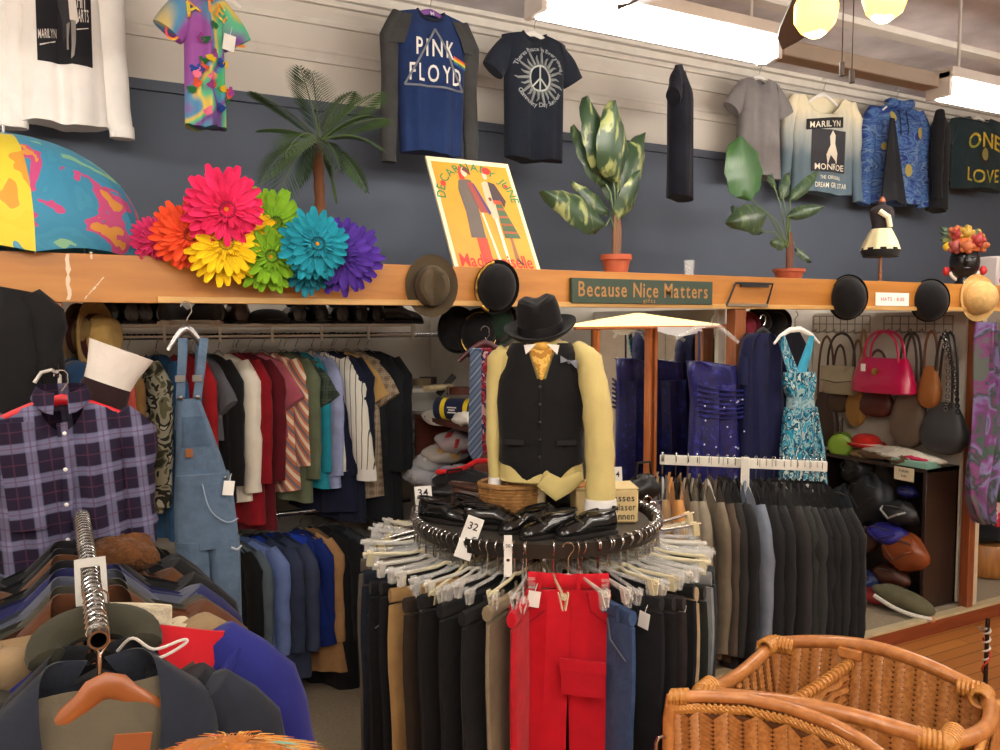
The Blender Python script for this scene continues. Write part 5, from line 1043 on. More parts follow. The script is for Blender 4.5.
# fanned chrome hangers lifted above the ring on both sides
for phi, dz, tl in ((-100, .02, 10), (-94, .03, 14), (-86, .02, 10), (-106, .035, 16), (99, .02, -10), (106, .03, -14)):
    h_ = clip_hanger(ring_pt(phi, RR), ring_rz(phi, 0), CHROME, 'chrome hangers lying on top of the round rack', 'chrome clip hanger resting on top of the other hangers of the round rack', w=.17, cm=CREAMP); h_.location.z += dz; h_.rotation_euler.y = R(tl if phi < 0 else tl)
# size cards on the ring
for px, py, wd, hh, tilt, txt, lab, D in ((424, 503, 17, 34, 4, '34', 'white size card reading 34 at the left of the round rack', 2.98), (469, 538, 17, 44, -20, '32', 'tilted white size card clipped to the front of the round rack', 2.62), (508, 556, 8, 42, 0, '30', 'narrow white size card seen edge-on at the front of the round rack', 2.56), (616, 484, 13, 34, 3, '34', 'white size card behind the yellow sleeve on the round rack', 3.1)):
    p = atd(px, py, D); s_ = D/FPX; o = thing('size_card', lab, 'size card', p, -YAW, None, (0, R(tilt)*-1, -YAW)); w_ = wd*s_; h_ = hh*s_
    n = 16; hx, hz = w_/2, h_/2; ring = lambda rad: [(rad*cos(2*pi*i/n), rad*.9*sin(2*pi*i/n)-hz*.2) for i in range(n)]
    def sq(i): a = 2*pi*i/n; k = 1/max(abs(cos(a)), abs(sin(a))); return (hx*cos(a)*k, hz*sin(a)*k)
    mb = MB(); mb.loft([[(x, y, z) for x, z in pts] for y, pts in ((-.002, ring(hx*.5)), (-.002, [sq(i) for i in range(n)]), (.002, [sq(i) for i in range(n)]), (.002, ring(hx*.5)), (-.002, ring(hx*.5)))], False, False); mb.build('card', WHITE, o)
    mb = MB(); mb.text(txt, w_*.62, lambda a, c: (a, -.0035, c+hz*.42)); mb.build('lettering', INK, o)

# ------------------------------------------------------------------ things on the rack's round shelf
TZ = RZ+.004
T_ = lambda px, py: atz(px, py, TZ)
for px, py, rz, lab, sc_ in ((446, 522, 60, 'black leather shoe lying at the left of the rack top', 1.0), (497, 528, 80, 'black sandal-like shoe in the middle of the rack top', 1.05), (478, 520, 50, 'black leather shoe behind the size card on the rack top', 1.0), (548, 536, -58, 'black patent loafer left of the last one on the rack top', 1.0), (586, 536, -62, 'shiny black patent loafer below the white shirt cuff', 1.05), (524, 530, -50, 'black loafer beside the pole of the bust form', .95)):
    p = T_(px, py); s = shoe(lab, p, -YAW+R(rz), plain((16, 16, 17), .18, coat=.5), SOLE, loafer=True); s.scale = (sc_*.85, sc_*.8, sc_*.72)
p = T_(487, 515); shoe('brown leather shoe lying behind the black ones on the rack top', p, -YAW+R(70), plain((70, 44, 30), .35), SOLE)
p = atz(516, 522, TZ); o = thing('wicker_basket', 'small wicker basket with a handle on the rack top behind the shoes', 'basket', p+Vector((.02, .06, 0)), -YAW); WK = wood((132, 92, 48), (176, 130, 74), 6, (6, 6, 6), .6)
mb = MB(); Rb = .115; 
for j in range(9):
    z = .012+.012*j; rr = Rb*(.78+.22*sin(pi*.5*j/8)); mb.tube([((rr+.004*(-1)**(i+j))*cos(2*pi*i/40), .72*(rr+.004*(-1)**(i+j))*sin(2*pi*i/40), z) for i in range(40)], .007, 5, closed=True)
mb.build('woven_side', WK, o); mb = MB(); mb.tube([(Rb*1.03*cos(2*pi*i/30), .74*Rb*1.03*sin(2*pi*i/30), .125) for i in range(30)], .010, 6, closed=True); mb.build('rim', WK, o)
for y in (-.03, .03): mb = MB(); mb.tube([(-.05+.035*cos(R(a)), y, .125+.085*sin(R(a))) for a in range(0, 181, 15)], .005, 6); mb.build('handle', WK, o)
MB().lathe([(Rb*.8, 0), (Rb*.8, .012), (.001, .012)], 24, sy=.72).build('bottom', WK, o)
p = T_(606, 521)+Vector((.01, .03, 0)); o = thing('paper_box', 'cream cardboard box with dark printed lettering on the rack top', 'box', p, -YAW+R(4)); KR = plain((204, 180, 128), .7)
MB().box((0, 0, .06), (.22, .14, .12)).build('carton', KR, o); MB().box((-.075, -.01, .126), (.06, .10, .012), Euler((0, R(-14), 0))).build('label_flap', plain((226, 160, 96), .7), o)
mb = MB(); mb.slab(lambda u, v: (-.11+.22*u, -.07+.14*v, .121+.002*sin(6*u)), 6, 4, (0, 0, .003)); mb.build('lid', plain((226, 204, 150), .7), o)
mb = MB(); f_ = lambda dx, z: (lambda a, c: (a+dx, -.0712, c+z)); line(o, INK, 'opsglasses', .034, f_(.02, .078), width=.15); line(o, INK, 'chaftsglaser', .034, f_(.02, .046), width=.16); line(o, INK, 'ord Dannen', .034, f_(.02, .014), width=.15)
for px, py, r_, lab, sd in ((565, 508, (.06, .05, .05), 'crumpled black leather purse behind the patent loafers', 11), (458, 500, (.09, .05, .035), 'black bundle lying at the back left of the rack top', 12), (648, 500, (.07, .05, .05), 'black folded bag at the back right of the rack top', 13)):
    p = T_(px, py); o = thing('purse', lab, 'bag', p+Vector((0, .03, r_[2]*.9))); mb = MB(); mb.loft(lump((0, 0, 0), r_, sd, 20, 12, .1)); mb.build('pouch', plain((20, 20, 21), .4), o); mb = MB(); mb.tube([(-.04, 0, r_[2]*.7), (-.03, 0, r_[2]+.05), (.03, 0, r_[2]+.05), (.04, 0, r_[2]*.7)], .006, 6); mb.build('strap', plain((20, 20, 21), .4), o)
p = T_(474, 497)+Vector((-.02, .03, .05)); o = thing('folded_garment', 'black folded garment with a bright red edge behind the wicker basket', 'garment', p, -YAW+R(-10)); mb = MB(); mb.loft(lump((0, 0, 0), (.13, .06, .055), 21, 20, 12, .06)); mb.build('cloth', fab((24, 24, 28)), o); mb = MB(); mb.tube([(-.12, -.01, .045), (-.06, -.03, .055), (0, -.03, .07), (.05, -.02, .098), (.10, -.02, .10)], .010, 6); mb.build('red_edge', fab((200, 30, 34)), o)

# ------------------------------------------------------------------ bust form with yellow shirt, black waistcoat and fedora
BD = (RC-Vector((0, 0, 0))).length
bp = T_(541, 521); BF0 = Vector((bp.x, bp.y, TZ)); bz = math.atan2(-BF0.y, -BF0.x)+pi/2
Dp = (CR.inverted() @ (BF0-EYE)).z*-1; sb = Dp/FPX
H = lambda py: atd(541, py, Dp).z
bst = thing('bust_form', 'headless bust form on a pale wooden pole standing on the rack top', 'mannequin', BF0, bz)
MB().box((0, 0, (H(470)-TZ)/2+.0), (.026, .026, H(470)-TZ)).build('pole', wood((186, 168, 130), (206, 190, 156), 5, (8, 8, 1)), bst); MB().lathe([(.06, 0), (.06, .008), (.02, .016), (.001, .016)], 18).build('base', plain((150, 150, 150), .4), bst)
def torso(rows, n=40, xo=0, fold=0, sd=0):
    rings = []
    for py, hx, hy in rows:
        rings.append([(xo*sb+hx*sb*math.copysign(abs(cos(2*pi*k/n))**.85, cos(2*pi*k/n)), hy*sb*math.copysign(abs(sin(2*pi*k/n))**.9, sin(2*pi*k/n))+fold*sin(7*2*pi*k/n+sd+py*.02), H(py)-TZ) for k in range(n)])
    mb = MB(); mb.loft(rings); return mb
torso([(472, 34, 20), (440, 33, 21), (400, 38, 24), (372, 40, 23), (355, 39, 21), (346, 33, 17), (341, 20, 13), (332, 14, 13), (322, 13, 13)]).build('torso', fab((190, 170, 130)), bst)
ysh = thing('dress_shirt', 'pale yellow dress shirt worn by the bust form under a black waistcoat', 'shirt', BF0, bz); YS_ = fab((204, 188, 124), .85, .08, 9, .35)
torso([(483, 20, 15), (480, 36, 22), (478, 42, 25), (465, 41, 25), (440, 39, 25), (400, 42, 25), (372, 43, 24.5), (356, 42, 22.5), (347, 36, 19), (341, 24, 15)], fold=.003).build('torso', YS_, ysh)
mb = MB(); mb.tube([(0, -18*sb, H(466)-TZ), (2*sb, -26*sb, H(474)-TZ), (17*sb, -26*sb, H(484)-TZ), (25*sb, -22*sb, H(480)-TZ), (40*sb, -18*sb, H(472)-TZ)], [.02, .035, .04, .03, .02], 10, [.008]*5, (0, 0, 1)); mb.build('hem_fold', YS_, ysh)
for g, pts, rx, ry in ((-1, [(-34, 350), (-43, 360), (-47, 400), (-48, 440), (-46, 478)], (8, 11, 8, 7, 6), (10, 12, 10, 9, 8)), (1, [(34, 349), (46, 360), (53, 400), (56, 450), (57, 493)], (9, 13, 14, 14, 14), (10, 14, 13, 12, 10))):
    P_ = [Vector((x*sb, (-30 if g > 0 else 0)*sb*min(1, i/2), H(py)-TZ)) for i, (x, py) in enumerate(pts)]; Q = []; a_, b_ = [], []
    for i in range(len(P_)-1):
        for j in range(4): t = j/4; Q.append(P_[i].lerp(P_[i+1], t)); wv = 1+.05*sin(i*9+j*2.3); a_.append((rx[i]+(rx[i+1]-rx[i])*t)*sb*wv); b_.append((ry[i]+(ry[i+1]-ry[i])*t)*sb)
    Q.append(P_[-1]); a_.append(rx[-1]*sb); b_.append(ry[-1]*sb)
    mb = MB(); mb.tube(Q, a_, 16, b_, (1, 0, 0)); slv = mb.build('sleeve', YS_, ysh)
    e = P_[-1]; mb = MB(); hh = (22 if g > 0 else 14)*sb; mb.tube([e+Vector((0, 0, .006)), e-Vector((0, 0, hh*.5)), e-Vector((0, 0, hh))], [a_[-1]*1.08, a_[-1]*1.12, a_[-1]*1.12], 18, [b_[-1]*1.06]*3, (1, 0, 0)); cf = mb.build('cuff', plain((232, 230, 228), .8), ysh, label='white cuff')
    if g > 0: MB().ell(e+Vector((8*sb, -b_[-1]*1.06, -hh*.6)), (.005, .003, .005), 8, 5).build('button', INK, cf)
for g in (-1, 1):
    mb = MB(); mb.prism([(g*5*sb, H(343)-TZ), (g*17*sb, H(344)-TZ), (g*15*sb, H(353)-TZ)], -27.5*sb, -25*sb); mb.build('collar', plain((232, 230, 224), .8), ysh)
vst = thing('waistcoat', 'black buttoned waistcoat worn over the yellow shirt on the bust form', 'waistcoat', BF0, bz); VM = fab((22, 22, 24), .9, .12)
rows = [(474, 36, 24), (462, 42.5, 26.5), (440, 41, 26.5), (400, 45, 28.5), (380, 43.5, 29), (365, 38.5, 28.5), (352, 36.5, 26.5), (346, 33, 23.5), (341, 26, 18.5)]
n = 48; vs = []
def vrow(py, hx, hy, k):
    a = 2*pi*(k+.5)/n; x = hx*sb*math.copysign(abs(cos(a))**.85, cos(a)); y = hy*sb*math.copysign(abs(sin(a))**.9, sin(a)); z = H(py)-TZ
    return x, y, z
def vneck(z):                                                # half width of the V at height z
    zt, zb_ = H(345)-TZ, H(376)-TZ; return 0 if z < zb_ else 12.5*sb*(z-zb_)/(zt-zb_)
rings = []
for i in range(len(rows)-1):
    for j in range(4):
        t = j/4; r0, r1 = rows[i], rows[i+1]; py, hx, hy = [r0[q]+(r1[q]-r0[q])*t for q in range(3)]; ring = []
        for k in range(n):
            x, y, z = vrow(py, hx, hy, k)
            if y < 0 and py > 455: z += (6*sb*(abs(x)/(42*sb)) - 5*sb*math.exp(-((abs(x)-.045)/.03)**2))*(py-455)/19*1.4
            v_ = vneck(z)
            if y < 0 and v_ > 0 and abs(x) < 30*sb: x = math.copysign(v_+(abs(x))*(30*sb-v_)/(30*sb), x if x != 0 else 1)
            ring.append((x, y-.002, z))
        rings.append(ring)
mb = MB(); m_ = len(rings); vv = [p for r_ in rings for p in r_]; ff = []
for i in range(m_-1):
    for k in range(n):
        k2 = (k+1) % n; q = (i*n+k, i*n+k2, (i+1)*n+k2, (i+1)*n+k); xs = [vv[a][0] for a in q]
        if min(xs) < 0 < max(xs) and vv[q[0]][1] < 0 and max(xs)-min(xs) > .004 and vv[q[2]][2] > H(376)-TZ and vv[q[0]][1] < -.02: continue
        ff.append(q)
mb.add(vv, ff); mb.build('torso', VM, vst)
fy = lambda z: -29*sb if z > H(420)-TZ else -28*sb
for i in range(5): py = 384+17*i; MB().ell((-1.5*sb, -30.5*sb if py < 430 else -28.5*sb, H(py)-TZ), (.006, .004, .006), 10, 6).build('button', plain((40, 40, 44), .3), vst)
mb = MB(); mb.tube([(-.6*sb, -30.2*sb, H(378)-TZ), (-.6*sb, -29.6*sb, H(400)-TZ), (-.6*sb, -27.8*sb, H(440)-TZ), (-.6*sb, -27.2*sb, H(462)-TZ)], .0025, 5); mb.build('front_edge', plain((12, 12, 13), .8), vst)
for x0, x1, py in ((14, 34, 438), (-36, -16, 438)): MB().box(((x0+x1)/2*sb, -26*sb, H(py)-TZ), (20*sb, .012, 5*sb), Euler((0, 0, R(-14 if x0 < 0 else 14)))).build('pocket_welt', plain((16, 16, 18), .8), vst)
p_ = thing('necktie', 'gold patterned cravat at the open neck of the waistcoat', 'necktie', BF0, bz); mb = MB(); mb.slab(lambda u, v: ((u-.5)*2*(12*(1-v)+1.5)*sb, (-24-5.2*v-2*(1-(2*u-1)**2))*sb, H(344+33*v)-TZ), 6, 8, (0, .006, 0)); mb.build('front_blade', blotch([(206, 160, 70), (226, 184, 96), (180, 130, 56)], 40, detail=1), p_); MB().ell((0, -24*sb, H(345)-TZ), (9*sb, 5*sb, 5*sb), 12, 8).build('knot', fab((206, 160, 76)), p_)
br = thing('brooch', 'small grey bow brooch pinned on the waistcoat chest', 'brooch', BF0, bz)
for g, c_ in ((-1, 0), (1, 0)): mb = MB(); mb.prism([(26*sb, H(359)-TZ), ((26+g*8)*sb, H(354 if g < 0 else 358)-TZ), ((26+g*8)*sb, H(361 if g < 0 else 367)-TZ)], -29.5*sb, -28.3*sb); mb.build('bow_loop', plain((120, 124, 134), .5), br)
MB().ell((26*sb, -29.4*sb, H(360)-TZ), (2*sb, 1.5*sb, 2*sb), 8, 6).build('knot', plain((90, 94, 104), .5), br)
hp = atd(541, 336, Dp-.03); hat('black felt fedora sitting on top of the bust form', (hp.x, hp.y, H(336)+.012), 36*sb, 33*sb, 38*sb, BF, plain((30, 30, 33), .4), rot=(R(20), R(-8), bz), pinch=.02, cr=.62, curl=.014)
# ================================================================== dressing mirror, gowns and suit rack
def sil(o, O, Y, rows, m, name, th=.03, fold=.006, sd=1, n=36, freq=7, yo=0):           # cloth body given by its left/right edge at several heights
    rings = []
    for py, l, r_ in rows:
        a, c = at(l, py, Y)-O, at(r_, py, Y)-O; cx, h, z = (a.x+c.x)/2, abs(c.x-a.x)/2, (a.z+c.z)/2
        rings.append([(cx+h*math.copysign(abs(cos(2*pi*k/n))**.8, cos(2*pi*k/n)), yo+th*math.copysign(abs(sin(2*pi*k/n))**.8, sin(2*pi*k/n))+fold*sin(freq*cos(2*pi*k/n)+sd+py*.012)+.5*fold*sin(freq*2.3*cos(2*pi*k/n)+sd), z) for k in range(n)])
    mb = MB(); mb.loft(rings); return mb.build(name, m, o)
YM = 3.34
hx = at(651, 400, YM).x; xr_ = at(737, 400, YM).x-.0; zt_, zb_ = at(690, 326, YM).z, .35
m, nt, b = base('mirror_glass', .02, 1); b.inputs['Base Color'].default_value = S(236, 240, 238); MG = m
FR_ = wood((150, 78, 34), (182, 104, 50), 5, (8, 8, 1), .35, .4)
mr_ = thing('dressing_mirror', 'large two-panel dressing mirror in a wooden frame behind the suit rack', 'mirror', (hx, YM, 0))
def mpanel(x0, x1, ang, nm):
    T = Matrix.Rotation(ang, 4, 'Z'); mb = MB(); mb.T = T; mb.box(((x0+x1)/2, .012, (zt_+zb_)/2), (abs(x1-x0), .016, zt_-zb_)); g_ = mb.build(nm, MG, mr_, False)
    mb = MB(); mb.T = T
    for x in (x0, x1): mb.box((x, .0, (zt_+zb_)/2), (.016, .03, zt_-zb_+.03))
    for z in (zb_, zt_): mb.box(((x0+x1)/2, 0, z), (abs(x1-x0), .03, .016))
    mb.build('frame', FR_, mr_)
    mb = MB(); mb.T = T; mb.box(((x0+x1)/2, .03, (zt_+zb_)/2), (abs(x1-x0), .012, zt_-zb_)); mb.build('backing', plain((110, 80, 60), .7), mr_)
mpanel(.02, xr_-hx, 0, 'right_mirror'); mpanel(-.42, -.02, R(14), 'left_mirror')
A_, B_, P_ = at(574, 327, YM-.12), at(720, 325.5, YM-.12), at(640, 313, YM-.12)
ml = thing('mirror_pediment', 'glowing cream gable-shaped panel over the dressing mirror', 'lamp', (P_.x, YM-.10, B_.z))
mb = MB(); mb.prism([(A_.x-P_.x, A_.z-B_.z), (B_.x-P_.x, 0), (B_.x-P_.x, .006), (0, P_.z-B_.z), (A_.x-P_.x, A_.z-B_.z+.012)], -.02, .02); mb.build('glowing_panel', emit((255, 222, 150), 1.15), ml, False)  # cream gable panel given its own warm glow
mb = MB(); mb.tube([(A_.x-P_.x, -.025, A_.z-B_.z-.006), (B_.x-P_.x+.02, -.025, -.006)], .008, 6); mb.build('wooden_edge', FR_, ml)

def bodice_top(o, O, Y, rows, m, nm='bodice', **k): return sil(o, O, Y, rows, m, nm, **k)
# royal blue sequinned gown
YD = 3.14; O = at(722, 330, YD); SQ = blotch([(16, 18, 70), (26, 28, 98), (20, 22, 84), (46, 50, 134)], 30, .35, 2, .3, spec=.6)
gw = thing('gown', 'royal blue strapless gown with ruched waist and sequins hung beside the mirror', 'dress', O)
sil(gw, O, YD, [(361, 690, 699), (366, 688, 734), (372, 688, 735), (386, 690, 736)], SQ, 'bodice', .05, .004)
sil(gw, O, YD, [(385, 690, 736), (400, 692, 735), (412, 691, 736), (430, 690, 738), (450, 689, 740), (475, 688, 741), (520, 688, 742), (570, 686, 742)], SQ, 'skirt', .06, .012, 2, freq=9)
mb = MB()
for j in range(7): a, c = at(691, 384+5*j, YD)-O, at(736, 390+4.2*j, YD)-O; mb.tube([a+(c-a)*t+Vector((0, -.05-.022*sin(pi*t), -.012*sin(pi*t))) for t in [i/8 for i in range(9)]], .007, 6)
mb.build('ruching', SQ, gw); mb = MB(); r = random.Random(5)
for i in range(14): q = at(r.uniform(694, 736), r.uniform(392, 450), YD)-O; mb.ell(q+Vector((0, -.074, 0)), (.005, .004, .005), 6, 5)
mb.build('sequins', plain((210, 214, 240), .2), gw)
mb = MB(); a, c = at(699, 331, YD)-O, at(699, 364, YD)-O; mb.tube([a, c], .009, 6, .004); mb.build('strap', plain((20, 20, 60), .6), gw)
hg = thing('clothes_hanger', 'clear plastic hanger with wrap carrying the royal blue gown', 'hanger', O); mb = MB()
mb.tube([at(676, 338, YD)-O, at(700, 326, YD)-O, at(718, 325, YD)-O, at(738, 342, YD)-O], .011, 8, .007); mb.build('arms', CLEAR, hg); mb = MB(); mb.tube([at(712, 325, YD)-O, at(712, 318, YD)-O, at(716, 314, YD)-O, at(714, 310, YD)-O], .0025, 6); mb.build('hook', CHROME, hg)
mb = MB(); mb.slab(lambda u, v: at(658+44*u, 327+9*v*sin(pi*(.15+.7*u)), YD+.03)-O, 8, 4, (0, .003, 0)); mb.build('plastic_wrap', WRAP, hg)
# navy velvet gown and the one behind
YD = 3.1; O = at(763, 318, YD); VELV = fab((12, 17, 58), .7, .2); gv = thing('gown', 'long navy velvet gown hung right of the wooden mirror post', 'dress', O)
sil(gv, O, YD, [(333, 752, 768), (340, 745, 776), (352, 742, 782), (375, 742, 781), (410, 741, 783), (460, 740, 786), (520, 739, 790), (580, 738, 792)], VELV, 'bodice', .06, .012, 3, freq=9)
for l in (((752, 340), (746, 360), (744, 385)), ((774, 340), (781, 362), (783, 385))): mb = MB(); mb.tube([at(x, y, YD)-O for x, y in l], [.03, .04, .035], 10); mb.build('sleeve', VELV, gv)
hanger(O, 0, INK, None, 'dark hanger carrying the navy velvet gown', .10, 'plastic', hook=.05)
YD = 3.16; O = at(790, 318, YD); gb = thing('gown', 'black gown half hidden behind the turquoise dress', 'dress', O); sil(gb, O, YD, [(332, 782, 796), (345, 778, 806), (380, 776, 808), (430, 776, 812), (520, 774, 818)], fab((20, 20, 30)), 'bodice', .04, .010, 4)
# turquoise patterned dress
YD = 2.98; O = at(796, 318, YD); TQ = blotch([(40, 110, 140), (150, 180, 180), (30, 140, 170), (24, 60, 80), (190, 206, 200), (60, 160, 190)], 26, .6, 3, 1.2, stretch=(1, 1, .6)); TQP = fab((52, 150, 180), .7)
tq = thing('halter_dress', 'turquoise and white patterned V-neck dress on a white hanger', 'dress', O)
for l in (((782, 336), (786, 352), (795, 378)), ((812, 336), (808, 352), (799, 378))): mb = MB(); mb.tube([at(x, y, YD)-O for x, y in l], [.018, .028, .034], 10, [.008, .012, .02]); mb.build('halter_strap', TQP if l[0][0] > 800 else TQ, tq)
sil(tq, O, YD, [(372, 786, 812), (382, 784, 814), (392, 787, 812), (397, 790, 810)], TQ, 'bodice', .045, .004); sil(tq, O, YD, [(396, 790, 810), (402, 789.5, 811), (408, 789, 812)], blotch([(110, 150, 160), (150, 176, 180), (90, 140, 156)], 30), 'waistband', .046, .004)
sil(tq, O, YD, [(407, 789, 812), (425, 786, 815), (450, 783, 820), (500, 780, 825)], TQ, 'skirt', .055, .014, 5, freq=8)
hw_ = thing('clothes_hanger', 'white plastic hanger carrying the turquoise dress', 'hanger', O); mb = MB(); mb.tube([at(774, 344, YD)-O, at(780, 336, YD)-O, at(790, 330, YD)-O, at(800, 329, YD)-O, at(812, 335, YD)-O, at(819, 343, YD)-O], [.006, .010, .014, .014, .010, .006], 8, .006); mb.build('arms', WHITE, hw_); mb = MB(); mb.tube([at(795, 329, YD)-O, at(795, 319, YD)-O, at(798, 315, YD)-O, at(796, 311, YD)-O], .003, 6); mb.build('hook', CHROME, hw_)

# pink and dark hats glimpsed above the gowns
for px, py, c_, lab, s_ in ((745, 326, (150, 50, 64), 'dusty pink hat half hidden under the ledge by the mirror post', .085), (760, 322, (26, 24, 26), 'black hat under the ledge above the navy gown', .09), (776, 322, (30, 28, 32), 'black hat under the ledge above the turquoise dress hanger', .085)):
    p = at(px, py, 3.5); hat(lab, p, s_, s_, .08, fab(c_), fab((70, 66, 70)), dome=True, cr=.7, rot=(R(90), 0, R(-40)))

# --- suit rack
U_ = Vector((.729, -.684, 0)); BC = atd(745, 463, 3.7); ZBAR = BC.z; 
sr = thing('suit_rack', 'white slotted bar rack holding the row of suit jackets', 'clothes rack', (BC.x, BC.y, 0)); ang = math.atan2(U_.y, U_.x)
WB = plain((226, 222, 210), .4)
def barT(px):
    lo, hi = -.6, .6
    for _ in range(40):
        m_ = (lo+hi)/2; P = BC+U_*m_; v_ = CR.inverted() @ (P-EYE); x = 500+FPX*v_.x/-v_.z
        if x < px: lo = m_
        else: hi = m_
    return lo
t0, t1 = barT(660), barT(827)
mb = MB(); mb.T = Matrix.Rotation(ang, 4, 'Z'); mb.box(((t0+t1)/2, 0, ZBAR), (t1-t0, .03, .042)); mb.build('bar', WB, sr)
mb = MB(); mb.T = Matrix.Rotation(ang, 4, 'Z')
for i in range(14): mb.box((t0+.02+(t1-t0-.04)*i/13, 0, ZBAR+.006), (.003, .034, .034))
mb.build('slots', plain((150, 146, 136), .5), sr)
mb = MB(); mb.T = Matrix.Rotation(ang, 4, 'Z'); mb.box((0, -.03, ZBAR/2+.02), (.036, .036, ZBAR+.02)); mb.build('post', WB, sr)
for g in (-1, 1): mb = MB(); mb.T = Matrix.Rotation(ang, 4, 'Z'); mb.box((0, g*.2, .02), (.05, .4, .035)); mb.build('foot', WB, sr)
JK = [(652, (120, 108, 114), 'mauve grey suit jacket at the left end of the suit rack', .62), (660, (44, 44, 50), 'charcoal suit jacket second from the left on the suit rack', .64), (669, (140, 112, 78), 'olive brown suit jacket left of the tan one', .66), (682, (190, 134, 76), 'bright tan suit jacket on the left half of the suit rack', .68), (694, (124, 112, 94), 'grey-brown suit jacket just right of the tan one', .72), (703, (136, 126, 108), 'light grey-brown suit jacket in the middle left of the suit rack', .74), (714, (116, 104, 86), 'taupe suit jacket third left of the white post', .76), (724, (82, 70, 60), 'dark brown suit jacket left of the white post', .78), (733, (44, 42, 40), 'blackish brown suit jacket beside the white post', .8), (740, (30, 30, 32), 'black suit jacket directly behind the white post', .8), (752, (120, 128, 142), 'slate grey suit jacket right of the white post', .8),
      (762, (34, 34, 36), 'black suit jacket next to the slate grey one', .84), (771, (30, 31, 33), 'black suit jacket second right of the slate grey one', .84), (780, (48, 46, 46), 'dark taupe suit jacket on the right half of the suit rack', .84), (788, (54, 56, 54), 'charcoal suit jacket with pale lapel on the right half of the suit rack', .84), (795, (46, 48, 46), 'dark charcoal suit jacket sixth from the right end', .84), (802, (32, 32, 34), 'black suit jacket fifth from the right end of the suit rack', .85), (809, (28, 28, 30), 'black suit jacket fourth from the right end of the suit rack', .85), (815, (30, 32, 32), 'black suit jacket third from the right end of the suit rack', .85), (821, (26, 26, 28), 'black suit jacket second from the right end of the suit rack', .85), (826, (24, 25, 26), 'black suit jacket last at the right end of the suit rack', .85)]
for i, (px, c_, lab, L_) in enumerate(JK):
    t = barT(max(662, px-6)); p = BC+U_*t; tw = R(46.8)+pi+R(6+24*i/20+rng.uniform(-4, 4))
    FJ = fab(c_, .9, .12, 18)
    shirt(lab, 'suit jacket', (p.x, p.y, ZBAR+.02), tw, FJ, 'suit jackets on the white rack', 'suit_jacket', ws=.215, wh=.235, L=L_, th=.045, sl=.62, rx=.066, ry=.038, spread=.035, hook=.075, seed=100+i, lapel=FJ, buttons=INK if i % 3 == 0 else None, nd=.2, un=.3, drop=.12, tags=1 if i in (10, 14) else 0, bend=.03)
    hanger((p.x, p.y, ZBAR+.02), tw, [INK, STEEL, WHITE, INK][i % 4], 'hangers on the suit rack', 'hanger hooked on the white slotted bar of the suit rack', .13, 'plastic', hook=.105)

# ================================================================== handbags on the end wall of the right niche
BX = XE-.10
def bag(label, px0, px1, py0, py1, m, d=.10, X=BX, top=.75, kind='satchel', handle=None, hpy=None, hm=None, flap=None, hw_=.35, cat='handbag', tagc=False, buckle=None, hx_=0):
    a, c = atx(px0, (py0+py1)/2, X), atx(px1, (py0+py1)/2, X); w = abs(a.y-c.y); pm = (px0+px1)/2; zt, zb = atx(pm, py0, X).z, atx(pm, py1, X).z; h = zt-zb
    P = Vector((X, (a.y+c.y)/2, zb)); o = thing('handbag', label, cat, P, R(-90)); n = 32; rings = []
    if kind == 'satchel': prof = ((0, .94, .9), (.04, 1, 1), (.3, .98, .98), (.7, (1+top)/2, .7), (.93, top, .4), (1, top*.94, .25))
    elif kind == 'hobo': prof = ((0, .35, .4), (.06, .68, .8), (.2, .95, 1), (.42, 1, 1), (.65, .86, .75), (.85, .62*top/.75, .45), (1, .4*top/.75, .2))
    else: prof = ((0, .93, .9), (.03, 1, 1), (.5, 1, 1), (.97, 1, .95), (1, .95, .8))
    for t, kw, kd in prof:
        rings.append([(w/2*kw*math.copysign(abs(cos(2*pi*k/n))**.6, cos(2*pi*k/n)), d/2*kd*math.copysign(abs(sin(2*pi*k/n))**.7, sin(2*pi*k/n))+.004*sin(5*cos(2*pi*k/n)+9*t), h*t) for k in range(n)])
    mb = MB(); mb.loft(rings); mb.build('body', m, o); hm = hm or m
    if hpy is not None:
        zh = atx(pm, hpy, X).z-zb
        for y in ((-d*.2, d*.2) if handle == 2 else (0,)):
            mb = MB(); mb.tube([(hx_*(1-abs(cos(s_)))+w*hw_*cos(s_)*(1 if sin(s_) < .98 else .6), y, h*.9+(zh-h*.9)*sin(s_)**.7 if sin(s_) > 0 else h*.9) for s_ in [pi*i/16 for i in range(17)]], .010, 8, .006); mb.build('handle', hm, o)
    if flap:
        mb = MB(); mb.slab(lambda u, v: (w*.5*(2*u-1)*(1-.1*v), -d*.5*(.75+.32*v)-.006, h*(1.0-.55*v-.05*sin(pi*u)*v)), 8, 6, (0, .006, 0)); fl = mb.build('flap', flap, o)
        mb = MB(); mb.tube([(-w*.45, -d*.56, h*.5), (0, -d*.60, h*.42), (w*.45, -d*.56, h*.5)], .004, 6); mb.build('piping', INK, fl)
    if buckle: MB().lathe([(.001, 0), (.022, .0), (.024, .006), (.012, .01), (.001, .008)], 14).build('clasp', GOLD, o).location = (0, -d*.5-.002, h*.62); bpy.context.view_layer.update(); [setattr(ch, 'rotation_euler', (R(90), 0, 0)) for ch in o.children if ch.name.startswith('clasp')]
    if tagc: mb = MB(); mb.box((-w*.2, -d*.5-.006, h*.72), (.035, .003, .05)); mb.build('price_tag', CARD, o, label='small white price tag')
    return o
LT_ = lambda c, r_=.45: plain(c, r_)
bag('shiny pink satchel handbag hung highest on the bag wall', 854, 915, 358, 393, plain((200, 18, 80), .3, coat=.3), .16, BX-.14, .78, 'satchel', 2, 331, None, None, .28, tagc=True, buckle=True)
bag('taupe flap handbag with a dark strap hung left of the pink one', 824, 858, 366, 394, LT_((164, 152, 124)), .09, BX-.06, 1, 'box', 1, 333, LT_((44, 30, 24)), LT_((174, 160, 130)), .4)
